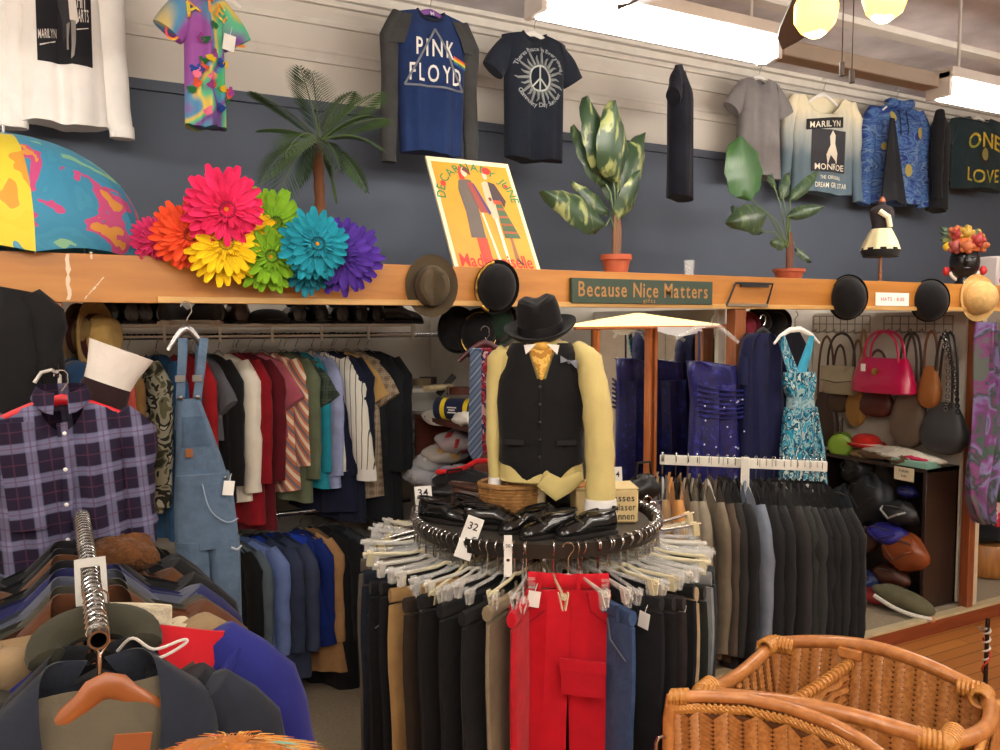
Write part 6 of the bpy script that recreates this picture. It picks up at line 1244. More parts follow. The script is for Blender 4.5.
bag('tan leather hobo bag hung right of the pink one', 919, 941, 366, 408, LT_((156, 96, 44)), .08, BX-.10, .8, 'hobo', 1, 331, LT_((110, 66, 34)), None, .3)
bag('large taupe slouchy bag hung below the pink one', 892, 927, 384, 447, LT_((104, 88, 74), .55), .12, BX-.05, .8, 'hobo', 2, 333, LT_((58, 46, 38)), None, .25)
bag('dark grey slouchy bag with a chain strap at the right of the bag wall', 922, 968, 402, 454, LT_((58, 58, 60), .5), .13, BX-.08, .8, 'hobo', 2, 332, plain((40, 40, 42), .3), None, .2)
bag('mustard suede bag hung under the taupe flap handbag', 847, 866, 378, 426, LT_((156, 114, 54), .8), .07, BX-.03, .8, 'hobo', 1, 340, LT_((120, 84, 40)), None, .25)
bag('maroon leather bag half hidden below the pink satchel', 860, 894, 385, 417, LT_((84, 34, 26)), .10, BX-.02, .8, 'hobo', 1, 350, None, None, .3)
bag('brown leather bag hung behind the turquoise dress', 812, 838, 392, 446, LT_((62, 46, 36)), .08, BX-.02, .8, 'hobo', 1, 336, LT_((96, 60, 36)), None, .3)
bag('dark brown bag hung below the taupe flap handbag', 828, 850, 388, 412, LT_((74, 50, 34)), .08, BX-.02, .8, 'hobo', 1, 345, None, None, .3)
bag('small gold pouch hung between the taupe and the pink handbags', 859, 867, 347, 372, LT_((170, 126, 66)), .05, BX-.02, .8, 'hobo', 1, 330, None, None, .3)
# chain on the grey bag
o = thing('bag_chain', 'black and silver chain strap draped over the dark grey slouchy bag', 'chain', atx(943, 332, BX-.12)); O = atx(943, 332, BX-.12)
for i in range(26):
    t = i/25; px = 943+(4*sin(3*t) if t < .5 else 4*sin(3*t))+(14*t if i % 2 else 2*t); q = atx(px, 334+78*t, BX-.14)-O; mb = MB(); mb.tube([q+Vector((0, .012*cos(a), .014*sin(a))) for a in [2*pi*k/10 for k in range(10)]], .004, 5, closed=True); mb.build('chain_link', [CHROME, BLACK][i % 2], o)
# grid panels the bags hang from
for l, r_, t, b_, lab in ((813, 870, 316, 332, 'grey wire grid panel above the taupe flap handbag'), (884, 953, 316, 332, 'grey wire grid panel above the tan hobo bag')):
    X = XE-.03; a, c = atx(l, 322, X), atx(r_, 322, X); z0, z1_ = atx((l+r_)/2, b_, X).z, atx((l+r_)/2, t, X).z; o = thing('grid_panel', lab, 'grid panel', (X, (a.y+c.y)/2, z0)); ly = abs(a.y-c.y); hz = z1_-z0; GR = plain((120, 108, 96), .5)
    mb = MB()
    for j in range(3): mb.tube([(0, -ly/2, hz*j/2), (0, ly/2, hz*j/2)], .0035, 6)
    for j in range(9): y = -ly/2+ly*j/8; mb.tube([(0, y, 0), (0, y, hz)], .0035, 6)
    mb.build('wire_grid', GR, o)
    for j in range(6): y = -ly/2+ly*(j+.5)/6; mb = MB(); mb.tube([(0, y, .02), (-.05, y, .0), (-.10, y, -.008), (-.12, y, .015)], .004, 6); mb.build('hook', GR, o)

# --- dark cabinet with bags
cx0 = at(926, 500, YL+.1).x; cy0, cy1 = YL+.1, 4.15; cz = at(940, 468, YL+.1).z; CD = wood((38, 26, 22), (50, 34, 28), 4, (8, 8, 1), .4, .2); cw = XE-cx0-.005
cb = thing('cabinet', 'dark brown open cabinet stuffed with bags under the bag wall', 'cabinet', (cx0, cy0, PT)); chh = cz-PT
MB().box((cw/2, .012, chh/2), (cw, .024, chh)).build('end_panel', CD, cb); MB().box((cw/2, cy1-cy0, chh/2), (cw, .024, chh)).build('end_panel', CD, cb); MB().box((cw/2, (cy1-cy0)/2, chh-.012), (cw+.01, cy1-cy0, .024)).build('top_panel', CD, cb)
MB().box((cw-.01, (cy1-cy0)/2, chh/2), (.02, cy1-cy0, chh)).build('back_panel', CD, cb); MB().box((cw/2, (cy1-cy0)/2, chh*.40), (cw-.02, cy1-cy0-.05, .02)).build('shelf', CD, cb); MB().box((cw/2, (cy1-cy0)/2, .02), (cw-.02, cy1-cy0-.05, .03)).build('shelf', CD, cb)
def put(px, py, dx): d = ray(px, py); X = cx0+dx; return EYE+d*(X/d.x)
def soft(px, py, wpx, hpx, c_, lab, sd, dx=.05, cat='handbag', strap=None, rough=.5, zip_=True, name='handbag', m=None, rz=0, amp=.08):
    p = put(px, py, dx); s_ = (p-EYE).length*.92/FPX; rr = (.09 if wpx > 20 else .06, wpx*s_/2*1.25, hpx*s_/2); o = thing(name, lab, cat, p, R(rz)); mb = MB(); mb.loft(lump((0, 0, 0), rr, sd, 22, 14, amp)); mb.build('body', m or plain(c_, rough), o)
    if strap: mb = MB(); mb.tube([(-rr[0]*.6, -rr[1]*.6, rr[2]*.3), (-rr[0]*1.3, -rr[1]*.5, rr[2]*.2), (-rr[0]*1.3, 0, -rr[2]*.3), (-rr[0]*1.2, rr[1]*.5, rr[2]*.3), (-rr[0]*.6, rr[1]*.7, rr[2]*.5)], .007, 6); mb.build('strap', plain(strap, .4), o)
    if zip_: mb = MB(); mb.tube([(-rr[0]*.75, rr[1]*t, rr[2]*(.68-.3*t*t)) for t in [-.5+i/8 for i in range(9)]], .004, 5); mb.build('zip', STEEL, o)
    return o
soft(870, 500, 40, 50, (26, 28, 34), 'large black bag at the left inside the dark cabinet', 31, .02, strap=(30, 30, 34)); soft(858, 470, 26, 30, (20, 20, 24), 'black bag on the cabinet beside the green drum bag', 32, .08, strap=(20, 20, 20)); soft(845, 505, 24, 40, (22, 36, 48), 'dark navy bag at the far left of the dark cabinet', 33, .0)
soft(900, 513, 30, 22, (22, 22, 24), 'black handbag with a looped strap on the cabinet shelf', 34, -.04, strap=(150, 150, 150)); soft(908, 492, 16, 12, (28, 30, 96), 'small royal blue purse at the back of the cabinet shelf', 35, .08)
soft(888, 534, 34, 20, (38, 36, 130), 'royal blue shoulder bag spilling from the cabinet shelf', 36, -.06, strap=(36, 34, 110))
soft(905, 552, 38, 36, (132, 66, 32), 'glossy brown leather saddle bag leaning in the dark cabinet', 37, -.04, rough=.25, strap=(110, 56, 30), amp=.05); soft(893, 576, 28, 22, (72, 36, 22), 'dark brown bag below the glossy saddle bag', 38, -.02)
soft(868, 582, 20, 22, (28, 44, 92), 'blue bag at the left of the cabinet floor', 39, -.08, strap=(60, 90, 140)); soft(878, 596, 26, 14, (130, 24, 30), 'red cloth bag on the floor left of the olive cap', 40, -.16, zip_=False)
soft(866, 540, 20, 24, (60, 28, 20), 'dark maroon bag at the left of the royal blue shoulder bag', 41, -.04); soft(850, 560, 20, 40, (20, 22, 30), 'black bag low at the left of the cabinet', 42, -.02)
# olive cap on the floor
p = put(905, 594, -.12); p.z = PT+.07; oc = thing('bag', 'olive green flat bag with a white lined opening on the display floor', 'bag', p, R(-70), None, (R(0), R(16), R(-60))); mb = MB(); mb.loft(lump((0, 0, 0), (.19, .09, .065), 51, 24, 14, .05)); mb.build('body', fab((92, 88, 66)), oc)
mb = MB(); mb.tube([(-.17+.34*t, -.085-.02*sin(pi*t), -.02-.02*sin(pi*t)) for t in [i/10 for i in range(11)]], .014, 8); mb.build('white_lining', plain((206, 202, 190), .8), oc); MB().ell((.17, -.06, -.03), (.025, .02, .02), 10, 8).build('tag', plain((200, 140, 100), .6), oc)
# things on top of the cabinet
p = put(841, 444, .1); o = thing('handbag', 'lime green drum-shaped handbag on top of the dark cabinet', 'handbag', p, R(-55)); gs = .16; mb = MB(); mb.tube([(0, -.085, 0), (0, -.08, 0), (0, .08, 0), (0, .085, 0)], [.075, .082, .082, .075], 22); mb.build('body', plain((110, 148, 36), .4), o); mb = MB(); mb.tube([(0, -.06, .08), (0, -.04, .18), (0, .04, .18), (0, .06, .08)], .007, 6); mb.build('handle', plain((50, 34, 30), .5), o); MB().ell((-.0, -.087, 0), (.07, .004, .07), 20, 6).build('side_panel', plain((124, 160, 48), .4), o)
p = put(866, 444, .16); hat('red felt hat lying on top of the dark cabinet', (p.x, p.y, cz+.06), .13, .13, .09, fab((196, 40, 30)), plain((230, 200, 190), .6), dome=True, cr=.78)
p = put(866, 455, .1); soft(866, 455, 26, 12, (150, 120, 84), 'tan straw bag under the red hat', 52, .1, zip_=False)
p = put(898, 454, .12); o = thing('fur_stole', 'white fur stole with brown edges lying on top of the dark cabinet', 'fur', (p.x, p.y, cz+.045), R(-95)); mb = MB(); mb.loft(lump((0, 0, 0), (.30, .10, .045), 53, 26, 14, .12)); mb.build('body', fab((214, 206, 190), .95, .1, 30, .8), o)
for g in (-.14, .1): mb = MB(); mb.loft(lump((g, -.08, -.02), (.10, .05, .03), 54, 16, 10, .15)); mb.build('brown_edge', fab((96, 72, 50)), o)
a = at(905, 466, YL+.2); o = thing('gift_box', 'open mint green box holding something pink on the cabinet top', 'box', (cx0+.06, at(918, 464, YL+.2).y+.02, cz+.022), R(-90)); MB().box((0, 0, 0), (.26, .14, .04)).build('tray', plain((124, 172, 154), .6), o); mb = MB(); mb.loft(lump((-.02, 0, .025), (.10, .05, .02), 55)); mb.build('pink_cloth', fab((196, 40, 80)), o)
p = put(904, 474, -.008); o = thing('price_card', 'cream price card taped to the cabinet top edge', 'card', p, R(-90)); MB().box((0, 0, 0), (.14, .004, .085)).build('card', plain((214, 200, 168), .7), o); mb = MB(); line(o, INK, 'PURSES', .02, lambda a, c: (a, -.003, c+.012)); line(o, INK, '8.00', .02, lambda a, c: (a, -.003, c-.02))

# ================================================================== beyond the right post: scarves, shoes and a drum
YSC = 3.02
SCM = blotch([(104, 94, 140), (70, 96, 80), (124, 64, 124), (134, 124, 170), (62, 82, 70), (140, 72, 130), (104, 112, 106)], 4, detail=4, dist=.8, lo=.3, hi=.7, const=False)
O = at(984, 330, YSC); sf = thing('chiffon_scarf', 'sheer purple, pink and green chiffon scarf hanging by the right wooden post', 'scarf', O)
sil(sf, O, YSC, [(322, 983, 988), (340, 980, 989), (365, 978, 992), (400, 976, 998), (435, 972, 1002), (465, 968, 998), (495, 968, 990), (512, 973, 988), (523, 979, 988)], SCM, 'upper_layer', .025, .03, 6, freq=8); sil(sf, O, YSC+.05, [(330, 982, 992), (380, 978, 1002), (430, 978, 1010), (480, 984, 1012), (500, 992, 1008)], blotch([(100, 50, 100), (110, 86, 136), (70, 94, 70)], 6, detail=3, const=False), 'under_layer', .02, .026, 8, freq=7)
O = at(998, 500, 3.3); sc2 = thing('garment', 'crimson and floral garment edge right of the chiffon scarf', 'garment', O); sil(sc2, O, 3.3, [(430, 1000, 1012), (470, 996, 1014), (500, 994, 1016), (525, 996, 1014)], blotch([(180, 40, 60), (206, 70, 90), (200, 190, 190)], 12), 'cloth', .03, .01)
for px, py, w_, h_, c_, lab in ((990, 372, 16, 34, (150, 100, 70), 'tan bag behind the chiffon scarf at the right edge'), (999, 372, 16, 36, (64, 24, 36), 'dark maroon bag at the right edge of the picture'), (995, 420, 20, 60, (24, 26, 40), 'black garment at the right edge behind the scarf')):
    p = at(px, py, 3.7); s_ = (p-EYE).length*.85/FPX; o = thing('handbag', lab, 'handbag', p); mb = MB(); mb.loft(lump((0, 0, 0), (w_*s_/2*1.3, .06, h_*s_/2), px)); mb.build('body', plain(c_, .5), o); mb = MB(); mb.tube([(-.06, 0, h_*s_*.4), (-.05, 0, h_*s_*.5+.14), (.05, 0, h_*s_*.5+.14), (.06, 0, h_*s_*.4)], .007, 6); mb.build('strap', plain(c_, .5), o)
p = at(992, 560, 3.5); q = at(992, 545, 3.5); o = thing('barrel_stand', 'round wooden drum stand with dark clothes on it at the right edge', 'stand', (p.x+.06, p.y+.1, PT)); hs = max(.1, q.z-PT); MB().lathe([(.17, 0), (.185, .02), (.19, hs*.5), (.185, hs-.02), (.17, hs), (.001, hs)], 28).build('drum', wood((150, 96, 44), (186, 128, 66), 5, (8, 8, 1)), o)
o = thing('folded_garment', 'dark folded garment lying on the wooden drum stand', 'garment', (p.x+.06, p.y+.1, PT+hs+.07)); mb = MB(); mb.loft(lump((0, 0, 0), (.2, .16, .075), 61, 20, 12, .08)); mb.build('cloth', fab((30, 32, 36)), o)
O = atd(987, 640, 3.9); O.z = 0; st = thing('display_stand', 'metal display stand tied with red and white cord at the right edge', 'stand', O); zt = atd(987, 618, 3.9).z; zc = atd(987, 660, 3.9).z
MB().tube([(0, 0, .02), (0, 0, zt)], .010, 10).build('pole', plain((60, 56, 52), .35, .8), st); MB().lathe([(.12, 0), (.12, .012), (.02, .02), (.001, .02)], 20).build('base', plain((40, 38, 36), .4, .6), st)
mb = MB(); mb.tube([(.014*cos(i*.9), .014*sin(i*.9), zc-.02+.006*i) for i in range(30)], .005, 6); mb.build('white_cord', plain((214, 200, 190), .8), st); mb = MB(); mb.tube([(.016*cos(i*.5), .016*sin(i*.5), zc-.10+.012*i) for i in range(18)], .0045, 6); mb.build('red_cord', plain((196, 60, 44), .8), st)
mb = MB(); mb.tube([(-.06, 0, zt-.03), (-.03, 0, zt-.05), (0, 0, zt-.04), (.02, .02, zt-.08)], .008, 6); mb.build('clamp', CHROME, st)
# ================================================================== front left: garment rack full of jackets
RX, RYA, RYB, RZ1 = .048, 1.545, 2.58, 1.388
gr = thing('garment_rack', 'chrome garment rack in the left foreground packed with jackets', 'clothes rack', (RX, (RYA+RYB)/2, 0)); hl = (RYB-RYA)/2
CH2 = plain((150, 146, 140), .25, 1)
mb = MB(); mb.loft([[(r_*cos(2*pi*i/20), y, RZ1+r_*sin(2*pi*i/20)) for i in range(20)] for r_, y in ((.017, -hl), (.017, hl), (.013, hl), (.013, -hl), (.017, -hl))], False, False); mb.build('rail', CH2, gr)
MB().tube([(0, hl*.95, .05), (0, hl*.95, RZ1-.014)], .014, 10).build('upright', CHROME, gr)
MB().tube([(0, -hl*.55, .05), (0, -hl*.55, RZ1-.014)], .014, 10).build('upright', CHROME, gr)
for g in (-.55, .95): MB().tube([(-.28, g*hl, .05), (.28, g*hl, .05)], .014, 8).build('foot', CHROME, gr)
zp = at(55, 376, 2.66).z; o = thing('garment_hook', 'thin chrome arm on the wooden post carrying the plaid shirt', 'hook', (RX-.05, YL, zp)); MB().tube([(.0, .0, .03), (0, -.2, .012), (.0, -.50, -.004), (.0, -.53, .012)], .006, 8).build('arm', CHROME, o); MB().box((0, -.004, .03), (.04, .008, .06)).build('plate', CHROME, o)
# crowded hanger hooks on the rail
for i in range(34):
    y = RYA+.03+(RYB-RYA-.05)*i/33; o = hanger((RX, y, RZ1+.004), R(rng.uniform(-6, 6)), [STEEL, INK, HWOOD][i % 3], 'hangers crowded on the foreground rail', 'hanger crowded among the others on the chrome foreground rail', .10, 'wire' if i % 3 == 0 else 'plastic', hook=.115)
NVY = fab((34, 38, 48), .9, .12)
def lapels(o, yf, m, k_=1, nm='lapel'):
    for g in (-1, 1):
        pth = smooth([(.012*k_, .045, -.075), (.055*k_, .035, -.064), (.075*k_, .0, -.066), (.082*k_, min(-.03, yf(.08, -.12)-.012), -.10), (.078*k_, yf(.078, -.19)-.013, -.18), (.058*k_, yf(.058, -.28)-.011, -.28), (.022*k_, yf(.022, -.42)-.007, -.42)], 5)
        wd = smooth([(.0, 0, .035), (0, 0, .045), (0, 0, .06), (0, 0, .078), (0, 0, .082), (0, 0, .055), (0, 0, .010)], 5); n_ = len(pth)-1
        def fn(u, v, g=g):
            i = min(n_, int(round(v*n_))); p = pth[i]; w_ = wd[i].z*k_
            return (g*(p.x+w_*u), p.y-.010*sin(pi*u)+(.012*u if p.y > -.02 else .0), p.z-.055*u*(1-.4*v)-.012*u*u)
        q = MB(); q.ang = 80; q.slab(fn, 6, n_, (0, .007, 0)); q.build(nm, m, o)
def jacket(y, c_, lab, rz=0, m=None, **kw):
    kw = dict(dict(ws=.215, wh=.25, L=.72, th=.085, sl=.6, rx=.085, ry=.06, spread=.08, fold=.014, nd=.10, un=.34, drop=.075, seed=int(y*97), name='jacket', hook=.085), **kw)
    lp = kw.pop('lp', True); m = m or fab(c_, .9, .15, 16, .4); o, yf = shirt(lab, 'jacket', (RX, y, RZ1+.004), R(rz), m, 'jackets on the foreground rack', **kw)
    if lp: lapels(o, yf, m, 1, 'collar')
    return o, yf
j1, yf1 = jacket(1.60, None, 'dark navy denim jacket on a wooden hanger, nearest on the foreground rack', 2, NVY, lp=False, nd=.22, un=.42, spread=.1)
k = MB(); patch(k, yf1, -.10, .10, -.10, -.55, .004, 8, 8, .002); k.build('lining', fab((92, 84, 68)), j1)
lapels(j1, yf1, NVY, 1.15)
k = MB(); k.box((.04, yf1(.04, -.21)-.012, -.185), (.06, .004, .05), Euler((0, R(10), 0))); k.build('leather_patch', plain((150, 82, 40), .6), j1)
MB().ell((-.135, yf1(-.13, -.26)-.03, -.24), (.007, .004, .007), 10, 6).build('button', WHITE, j1)
hw1_ = thing('clothes_hanger', 'orange wooden hanger holding the dark navy denim jacket', 'hanger', (RX, 1.585, RZ1)); mb = MB()
mb.tube([(-.115+.25*i/14, -.016, -.105-.085*abs(-1+2*i/14)**1.5+(.012 if abs(i-7) < 2 else 0)) for i in range(15)], [.012+.014*(1-abs(-1+2*i/14)) for i in range(15)], 10, .010, (0, 0, 1)); mb.build('arms', plain((150, 84, 40), .4, coat=.3), hw1_); MB().tube([(-.085, -.095, -.245), (.09, -.095, -.222)], .006, 8).build('trouser_bar', plain((150, 84, 40), .4), hw1_); MB().tube([(.016, -.01, .0), (.01, -.01, .016), (-.008, -.01, .016), (-.016, -.01, .0), (0, -.01, -.03), (0, -.01, -.085)], .003, 6).build('hook', CHROME, hw1_)
jacket(1.67, (26, 26, 30), 'black coat second on the foreground rack, behind the navy denim jacket', -5, spread=.12, ws=.18)
jo, yfo = jacket(1.73, (62, 58, 46), 'dark olive jacket with a hood and white drawcord third on the foreground rack', 3, lp=False, spread=.05, ws=.17)
mb = MB(); mb.tube([(.085*cos(R(a)), -.015+.05*sin(R(a)), -.072+.03*sin(R(a))) for a in [-25+11.5*q for q in range(21)]], [.012]+[.026]*19+[.012], 10, [.012]+[.034]*19+[.012]); mb.build('hood', fab((56, 54, 42)), jo)
mb = MB(); mb.tube(smooth([(.03, -.075, -.07), (.055, -.09, -.045), (.09, -.10, -.07), (.14, -.10, -.062), (.145, -.10, -.07), (.10, -.10, -.088), (.05, -.09, -.085)]), .003, 6); mb.build('drawcord', plain((206, 200, 190), .7), jo)
jb, yfb = jacket(1.80, (34, 38, 108), 'royal blue jacket with a red yoke on the right of the foreground rack', -8, fab((32, 36, 112), .85, .1, 12), ws=.25, spread=.24, rx=.10, ry=.07, sl=.72, wh=.30, hook=.055)
k = MB(); k.slab(lambda u, v: (.105+.14*u*(1-.75*v)+.05*v, yfb(.105+.12*u, -.1-.13*v)-.012-.010*v, -.062-.035*u-.165*v+.02*u*v), 8, 8, (0, .006, 0)); k.build('red_yoke', fab((186, 22, 34), .85, .08), jb)
k = MB(); k.tube([(.27, -.03, -.135), (.235, yfb(.22, -.2)-.02, -.185), (.155, yfb(.155, -.24)-.022, -.25)], .013, 8); k.build('collar_roll', fab((32, 36, 112), .85), jb)
k = MB(); k.slab(lambda u, v: (.05+.075*u, yfb(.05+.07*u, -.12)-.016+.0*v, -.075-.02*u-.13*v), 5, 5, (0, .01, 0)); k.build('collar', fab((36, 40, 120), .85), jb)
hanger((RX+.01, 1.775, RZ1+.004), R(8), plain((170, 116, 60), .4), None, 'tan wooden hanger holding the royal blue jacket', .17, 'plastic')
jt, yft = jacket(1.87, (140, 116, 84), 'khaki tan jacket with deep folds on the left of the foreground rack', 16, ws=.23, fold=.022, spread=.14, rx=.10, ry=.07)
mb = MB(); mb.loft(lump((-.17, -.03, -.12), (.16, .06, .05), 71, 22, 12, .12)); mb.build('hood', fab((146, 122, 90), .9, .15, 10, .6), jt)
jc, yfc = jacket(1.96, (206, 192, 160), 'cream fleece jacket with a turned collar in the middle of the foreground rack', 6, lp=False, ws=.20, spread=.03, rx=.055)
k = MB(); k.slab(lambda u, v: (.02+.13*u, -.075+.02*v-.02*sin(pi*u), -.05-.03*u*u-.13*v), 6, 6, (0, .012, 0)); k.build('collar', fab((218, 204, 174), .95, .06, 30, .7), jc)
jacket(2.02, (84, 48, 26), 'rust brown suede jacket behind the cream fleece one', 8, ws=.245, spread=.1)
jacket(2.08, (60, 58, 48), 'olive grey jacket behind the rust brown suede one', 4, ws=.24)
jacket(2.16, (76, 80, 94), 'grey denim jacket in the rear half of the foreground rack', 6, ws=.24)
jacket(2.22, (34, 36, 80), 'navy jacket showing on the left in the rear half of the foreground rack', -8, ws=.25, spread=.1)
jacket(2.30, (22, 22, 24), 'black coat in the rear half of the foreground rack', -4, ws=.25, spread=.15, rx=.085)
jf, yff = jacket(2.37, (84, 52, 28), 'dark brown fur jacket near the rear of the foreground rack', 3, ws=.2)
mb = MB(); mb.loft(lump((.09, -.03, -.07), (.09, .06, .05), 73, 20, 12, .1)); mb.build('fur_collar', fab((92, 56, 26), 1, .35, 40, 1), jf)
jacket(2.44, (18, 18, 20), 'black jacket second from the rear of the foreground rack', 5, ws=.23, spread=.12, rx=.085)
jacket(2.52, (24, 24, 26), 'black jacket last at the rear of the foreground rack', -3, ws=.23, spread=.12)
# tilted grey size tag on the rail
q = atd(90, 603, 1.72); o = thing('size_card', 'grey square size card threaded on the chrome foreground rail', 'size card', (RX, q.y, RZ1+.004), R(0)); mb = MB(); mb.loft([[(x*k2, -.004*j, z*k2+.002) for x, z in [(.030*cos(t)/max(abs(cos(t)), abs(sin(t))), .05*sin(t)/max(abs(cos(t)), abs(sin(t)))) for t in [2*pi*i/16+.01 for i in range(16)]]] for j, k2 in ((0, .62), (0, 1), (1, 1), (1, .62), (0, .62))], False, False); ob = mb.build('card', plain((176, 172, 164), .5), o); ob.rotation_euler = (R(-35), 0, 0)
# plaid flannel shirt facing the room
PLD = plaid((36, 28, 48), (128, 128, 160), (84, 48, 68), 11, 11, .28, .08)
ps, yfp = shirt('purple, blue and white plaid flannel shirt facing the room on the left', 'shirt', (RX-.03-.01, 2.69, zp+.0), R(-2), PLD, None, 'flannel_shirt', ws=.175, wh=.185, L=.62, th=.07, sl=.40, rx=.065, ry=.06, spread=.01, nd=.10, un=.36, drop=.06, fold=.018, seed=91, hook=.06, collar=PLD)
k = MB(); k.tube([(.0, yfp(0, -.16)-.006, -.13), (.012, yfp(0, -.3)-.006, -.3), (.0, yfp(0, -.45)-.006, -.45), (.01, yfp(0, -.66)-.006, -.66)], .014, 8, .005); k.build('button_placket', PLD, ps)
k = MB(); patch(k, yfp, .06, .15, -.24, -.36, .007); k.build('pocket', PLD, ps)
for i in range(5): k = MB(); z = -.16-.1*i; k.ell((.006, yfp(0, z)-.012, z), (.006, .003, .006), 8, 5); k.build('button', WHITE, ps)
k = MB(); k.slab(lambda u, v: (-.16+.09*u+.03*v, yfp(-.1, -.2)-.03-.012*sin(pi*u), -.12-.30*v), 5, 8, (0, .008, 0)); k.build('front_fold', PLD, ps)
hanger((RX-.04, 2.68, zp), R(-2), plain((200, 24, 34), .4), None, 'red plastic hanger holding the plaid flannel shirt', .2, 'plastic', hook=.06)
o = thing('empty_hanger', 'pale grey plastic hanger hooked behind the plaid shirt shoulder', 'hanger', at(118, 412, 2.9)); mb = MB(); O = at(118, 412, 2.9); mb.tube([at(x, y, 2.9)-O for x, y in ((117, 413), (124, 418), (133, 424), (138, 434), (140, 450), (140, 478))], .006, 8); mb.build('arms', plain((190, 186, 178), .4), o)
# black top on a wooden hanger, hooked on the ledge
p = at(0, 268, 3.10); tx = at(-24, 290, 3.10).x
shirt('black long-sleeved top on a wooden hanger hooked on the ledge at the far left', 'top', (tx, 3.10, p.z), R(0), fab((22, 22, 24), .9, .1), None, 'long_sleeve_shirt', ws=.175, wh=.22, L=.62, th=.06, sl=.42, rx=.06, ry=.05, spread=.02, nd=.1, seed=93, hook=.05, drop=.03)
hanger((tx, 3.10, p.z), 0, plain((214, 180, 140), .4), None, 'pale wooden hanger hooked on the ledge holding the black top', .17, 'plastic', hook=.05)
p = at(52, 376, 3.02); o = thing('empty_hanger', 'small white hook of an empty hanger beside the black top', 'hanger', p); mb = MB(); mb.tube([(-.05, 0, -.02), (-.03, 0, .012), (0, 0, .02), (.022, 0, .0), (.02, 0, -.05), (-.0, 0, -.09)], [.006]*6, 8); mb.build('hook', plain((214, 206, 196), .4), o)

# shaggy fur piece at the bottom edge
O = atd(228, 766, 1.28); o = thing('fur_coat', 'shaggy orange-brown fur coat with teal and pink tufts at the bottom edge', 'fur coat', O, -YAW)
mb = MB(); mb.loft(lump((0, 0, -.01), (.12, .07, .045), 81, 26, 14, .05)); mb.build('collar', fab((176, 104, 40), 1, .3, 30, 1), o)
mb = MB(); mb.loft([[(.12*k_*cos(a), .07*k_*sin(a), z) for a in [2*pi*i/24 for i in range(24)]] for k_, z in ((.9, -.01), (1.1, -.1), (1.3, -.5), (1.4, -.95))]); mb.build('torso', fab((140, 84, 36), 1, .3, 30, 1), o)
r = random.Random(8)
for nm, c_, cnt, xr in (('orange_fur', (196, 112, 40), 520, (-1, 1)), ('blond_fur', (206, 160, 90), 260, (-.2, .8)), ('brown_fur', (110, 60, 24), 200, (-1, 1)), ('teal_tuft', (120, 176, 160), 40, (.35, .6)), ('pink_tuft', (206, 80, 84), 40, (-.45, -.15))):
    mb = MB()
    for i in range(cnt):
        x = r.uniform(*xr)*.115; y = r.uniform(-.06, .06); z = .035*max(0, 1-(x/.125)**2-(y/.08)**2)**.5-.01; d = Vector((x*3+r.uniform(-.06, .06), y*2-.04, .025)).normalized()*r.uniform(.010, .024)+Vector((r.uniform(-.012, .022), 0, 0))
        a = Vector((x, y, z)); mb.tube([a, a+d*.6, a+d+Vector((d.x*.5, 0, -.006))], [.0014, .001, .0003], 3)
    mb.build(nm, fab(c_, .9, .2), o)

# ================================================================== rattan basket in the right foreground
zr_ = .85
BL, BR, FRc, FL = atz(773, 643, zr_), atz(985, 693, zr_), atz(947, 744, zr_), atz(700, 694, zr_)
BO = (BL+BR+FRc+FL)/4; BO.z = 0
RT = wood((172, 106, 52), (204, 136, 74), 7, (5, 5, 5), .35, .5); RW = wood((166, 104, 50), (206, 142, 78), 9, (9, 9, 9), .45, .3); BND = wood((186, 122, 52), (214, 152, 76), 8, (12, 12, 12), .4, .3); DKW = wood((86, 48, 24), (110, 66, 34), 6, (6, 6, 6), .6)
bs = thing('rattan_basket', 'large two-compartment rattan basket with thick cane rims in the right foreground', 'basket', BO)
def curve(a, c, bulge, n=14): return [a+(c-a)*t+Vector(bulge)*sin(pi*t)-BO for t in [i/n for i in range(n+1)]]
cen = Vector((0, 0, zr_))
out = lambda a, c: ((a+c)/2-BO-Vector((0, 0, zr_))).normalized()
EDG = [('back', BL, BR, Vector((0, 0, .055))+out(BL, BR)*.02), ('right', BR, FRc, Vector((0, 0, -.01))+out(BR, FRc)*.05), ('front', FRc, FL, Vector((0, 0, .035))+out(FRc, FL)*.015), ('left', FL, BL, Vector((0, 0, -.025)))]
def herring(P, nrm, cols, rows, flat_=.004, wd=.8):
    mb = MB()
    for c_ in range(cols):
        for j in range(-1, rows+1):
            up = 1 if c_ % 2 == 0 else -1; s0, s1 = c_/cols, (c_+1)/cols; t0 = (j+.5)/rows-up*1.1/rows; t1 = t0+up*2.2/rows
            if min(t0, t1) < 0 or max(t0, t1) > 1.03: continue
            a, c2 = P(s0, t0), P(s1, t1); d = c2-a; w_ = d.cross(nrm).normalized()*(d.length*.0+wd*.5*abs((P(.5, 1)-P(.5, 0)).length)/rows)
            m1, m2 = a+d*.12+nrm*flat_, a+d*.88+nrm*flat_
            mb.add([a-w_*.6, a+w_*.6, m1-w_, m1+w_, m2-w_, m2+w_, c2-w_*.6, c2+w_*.6], [(0, 1, 3, 2), (2, 3, 5, 4), (4, 5, 7, 6)])
    return mb
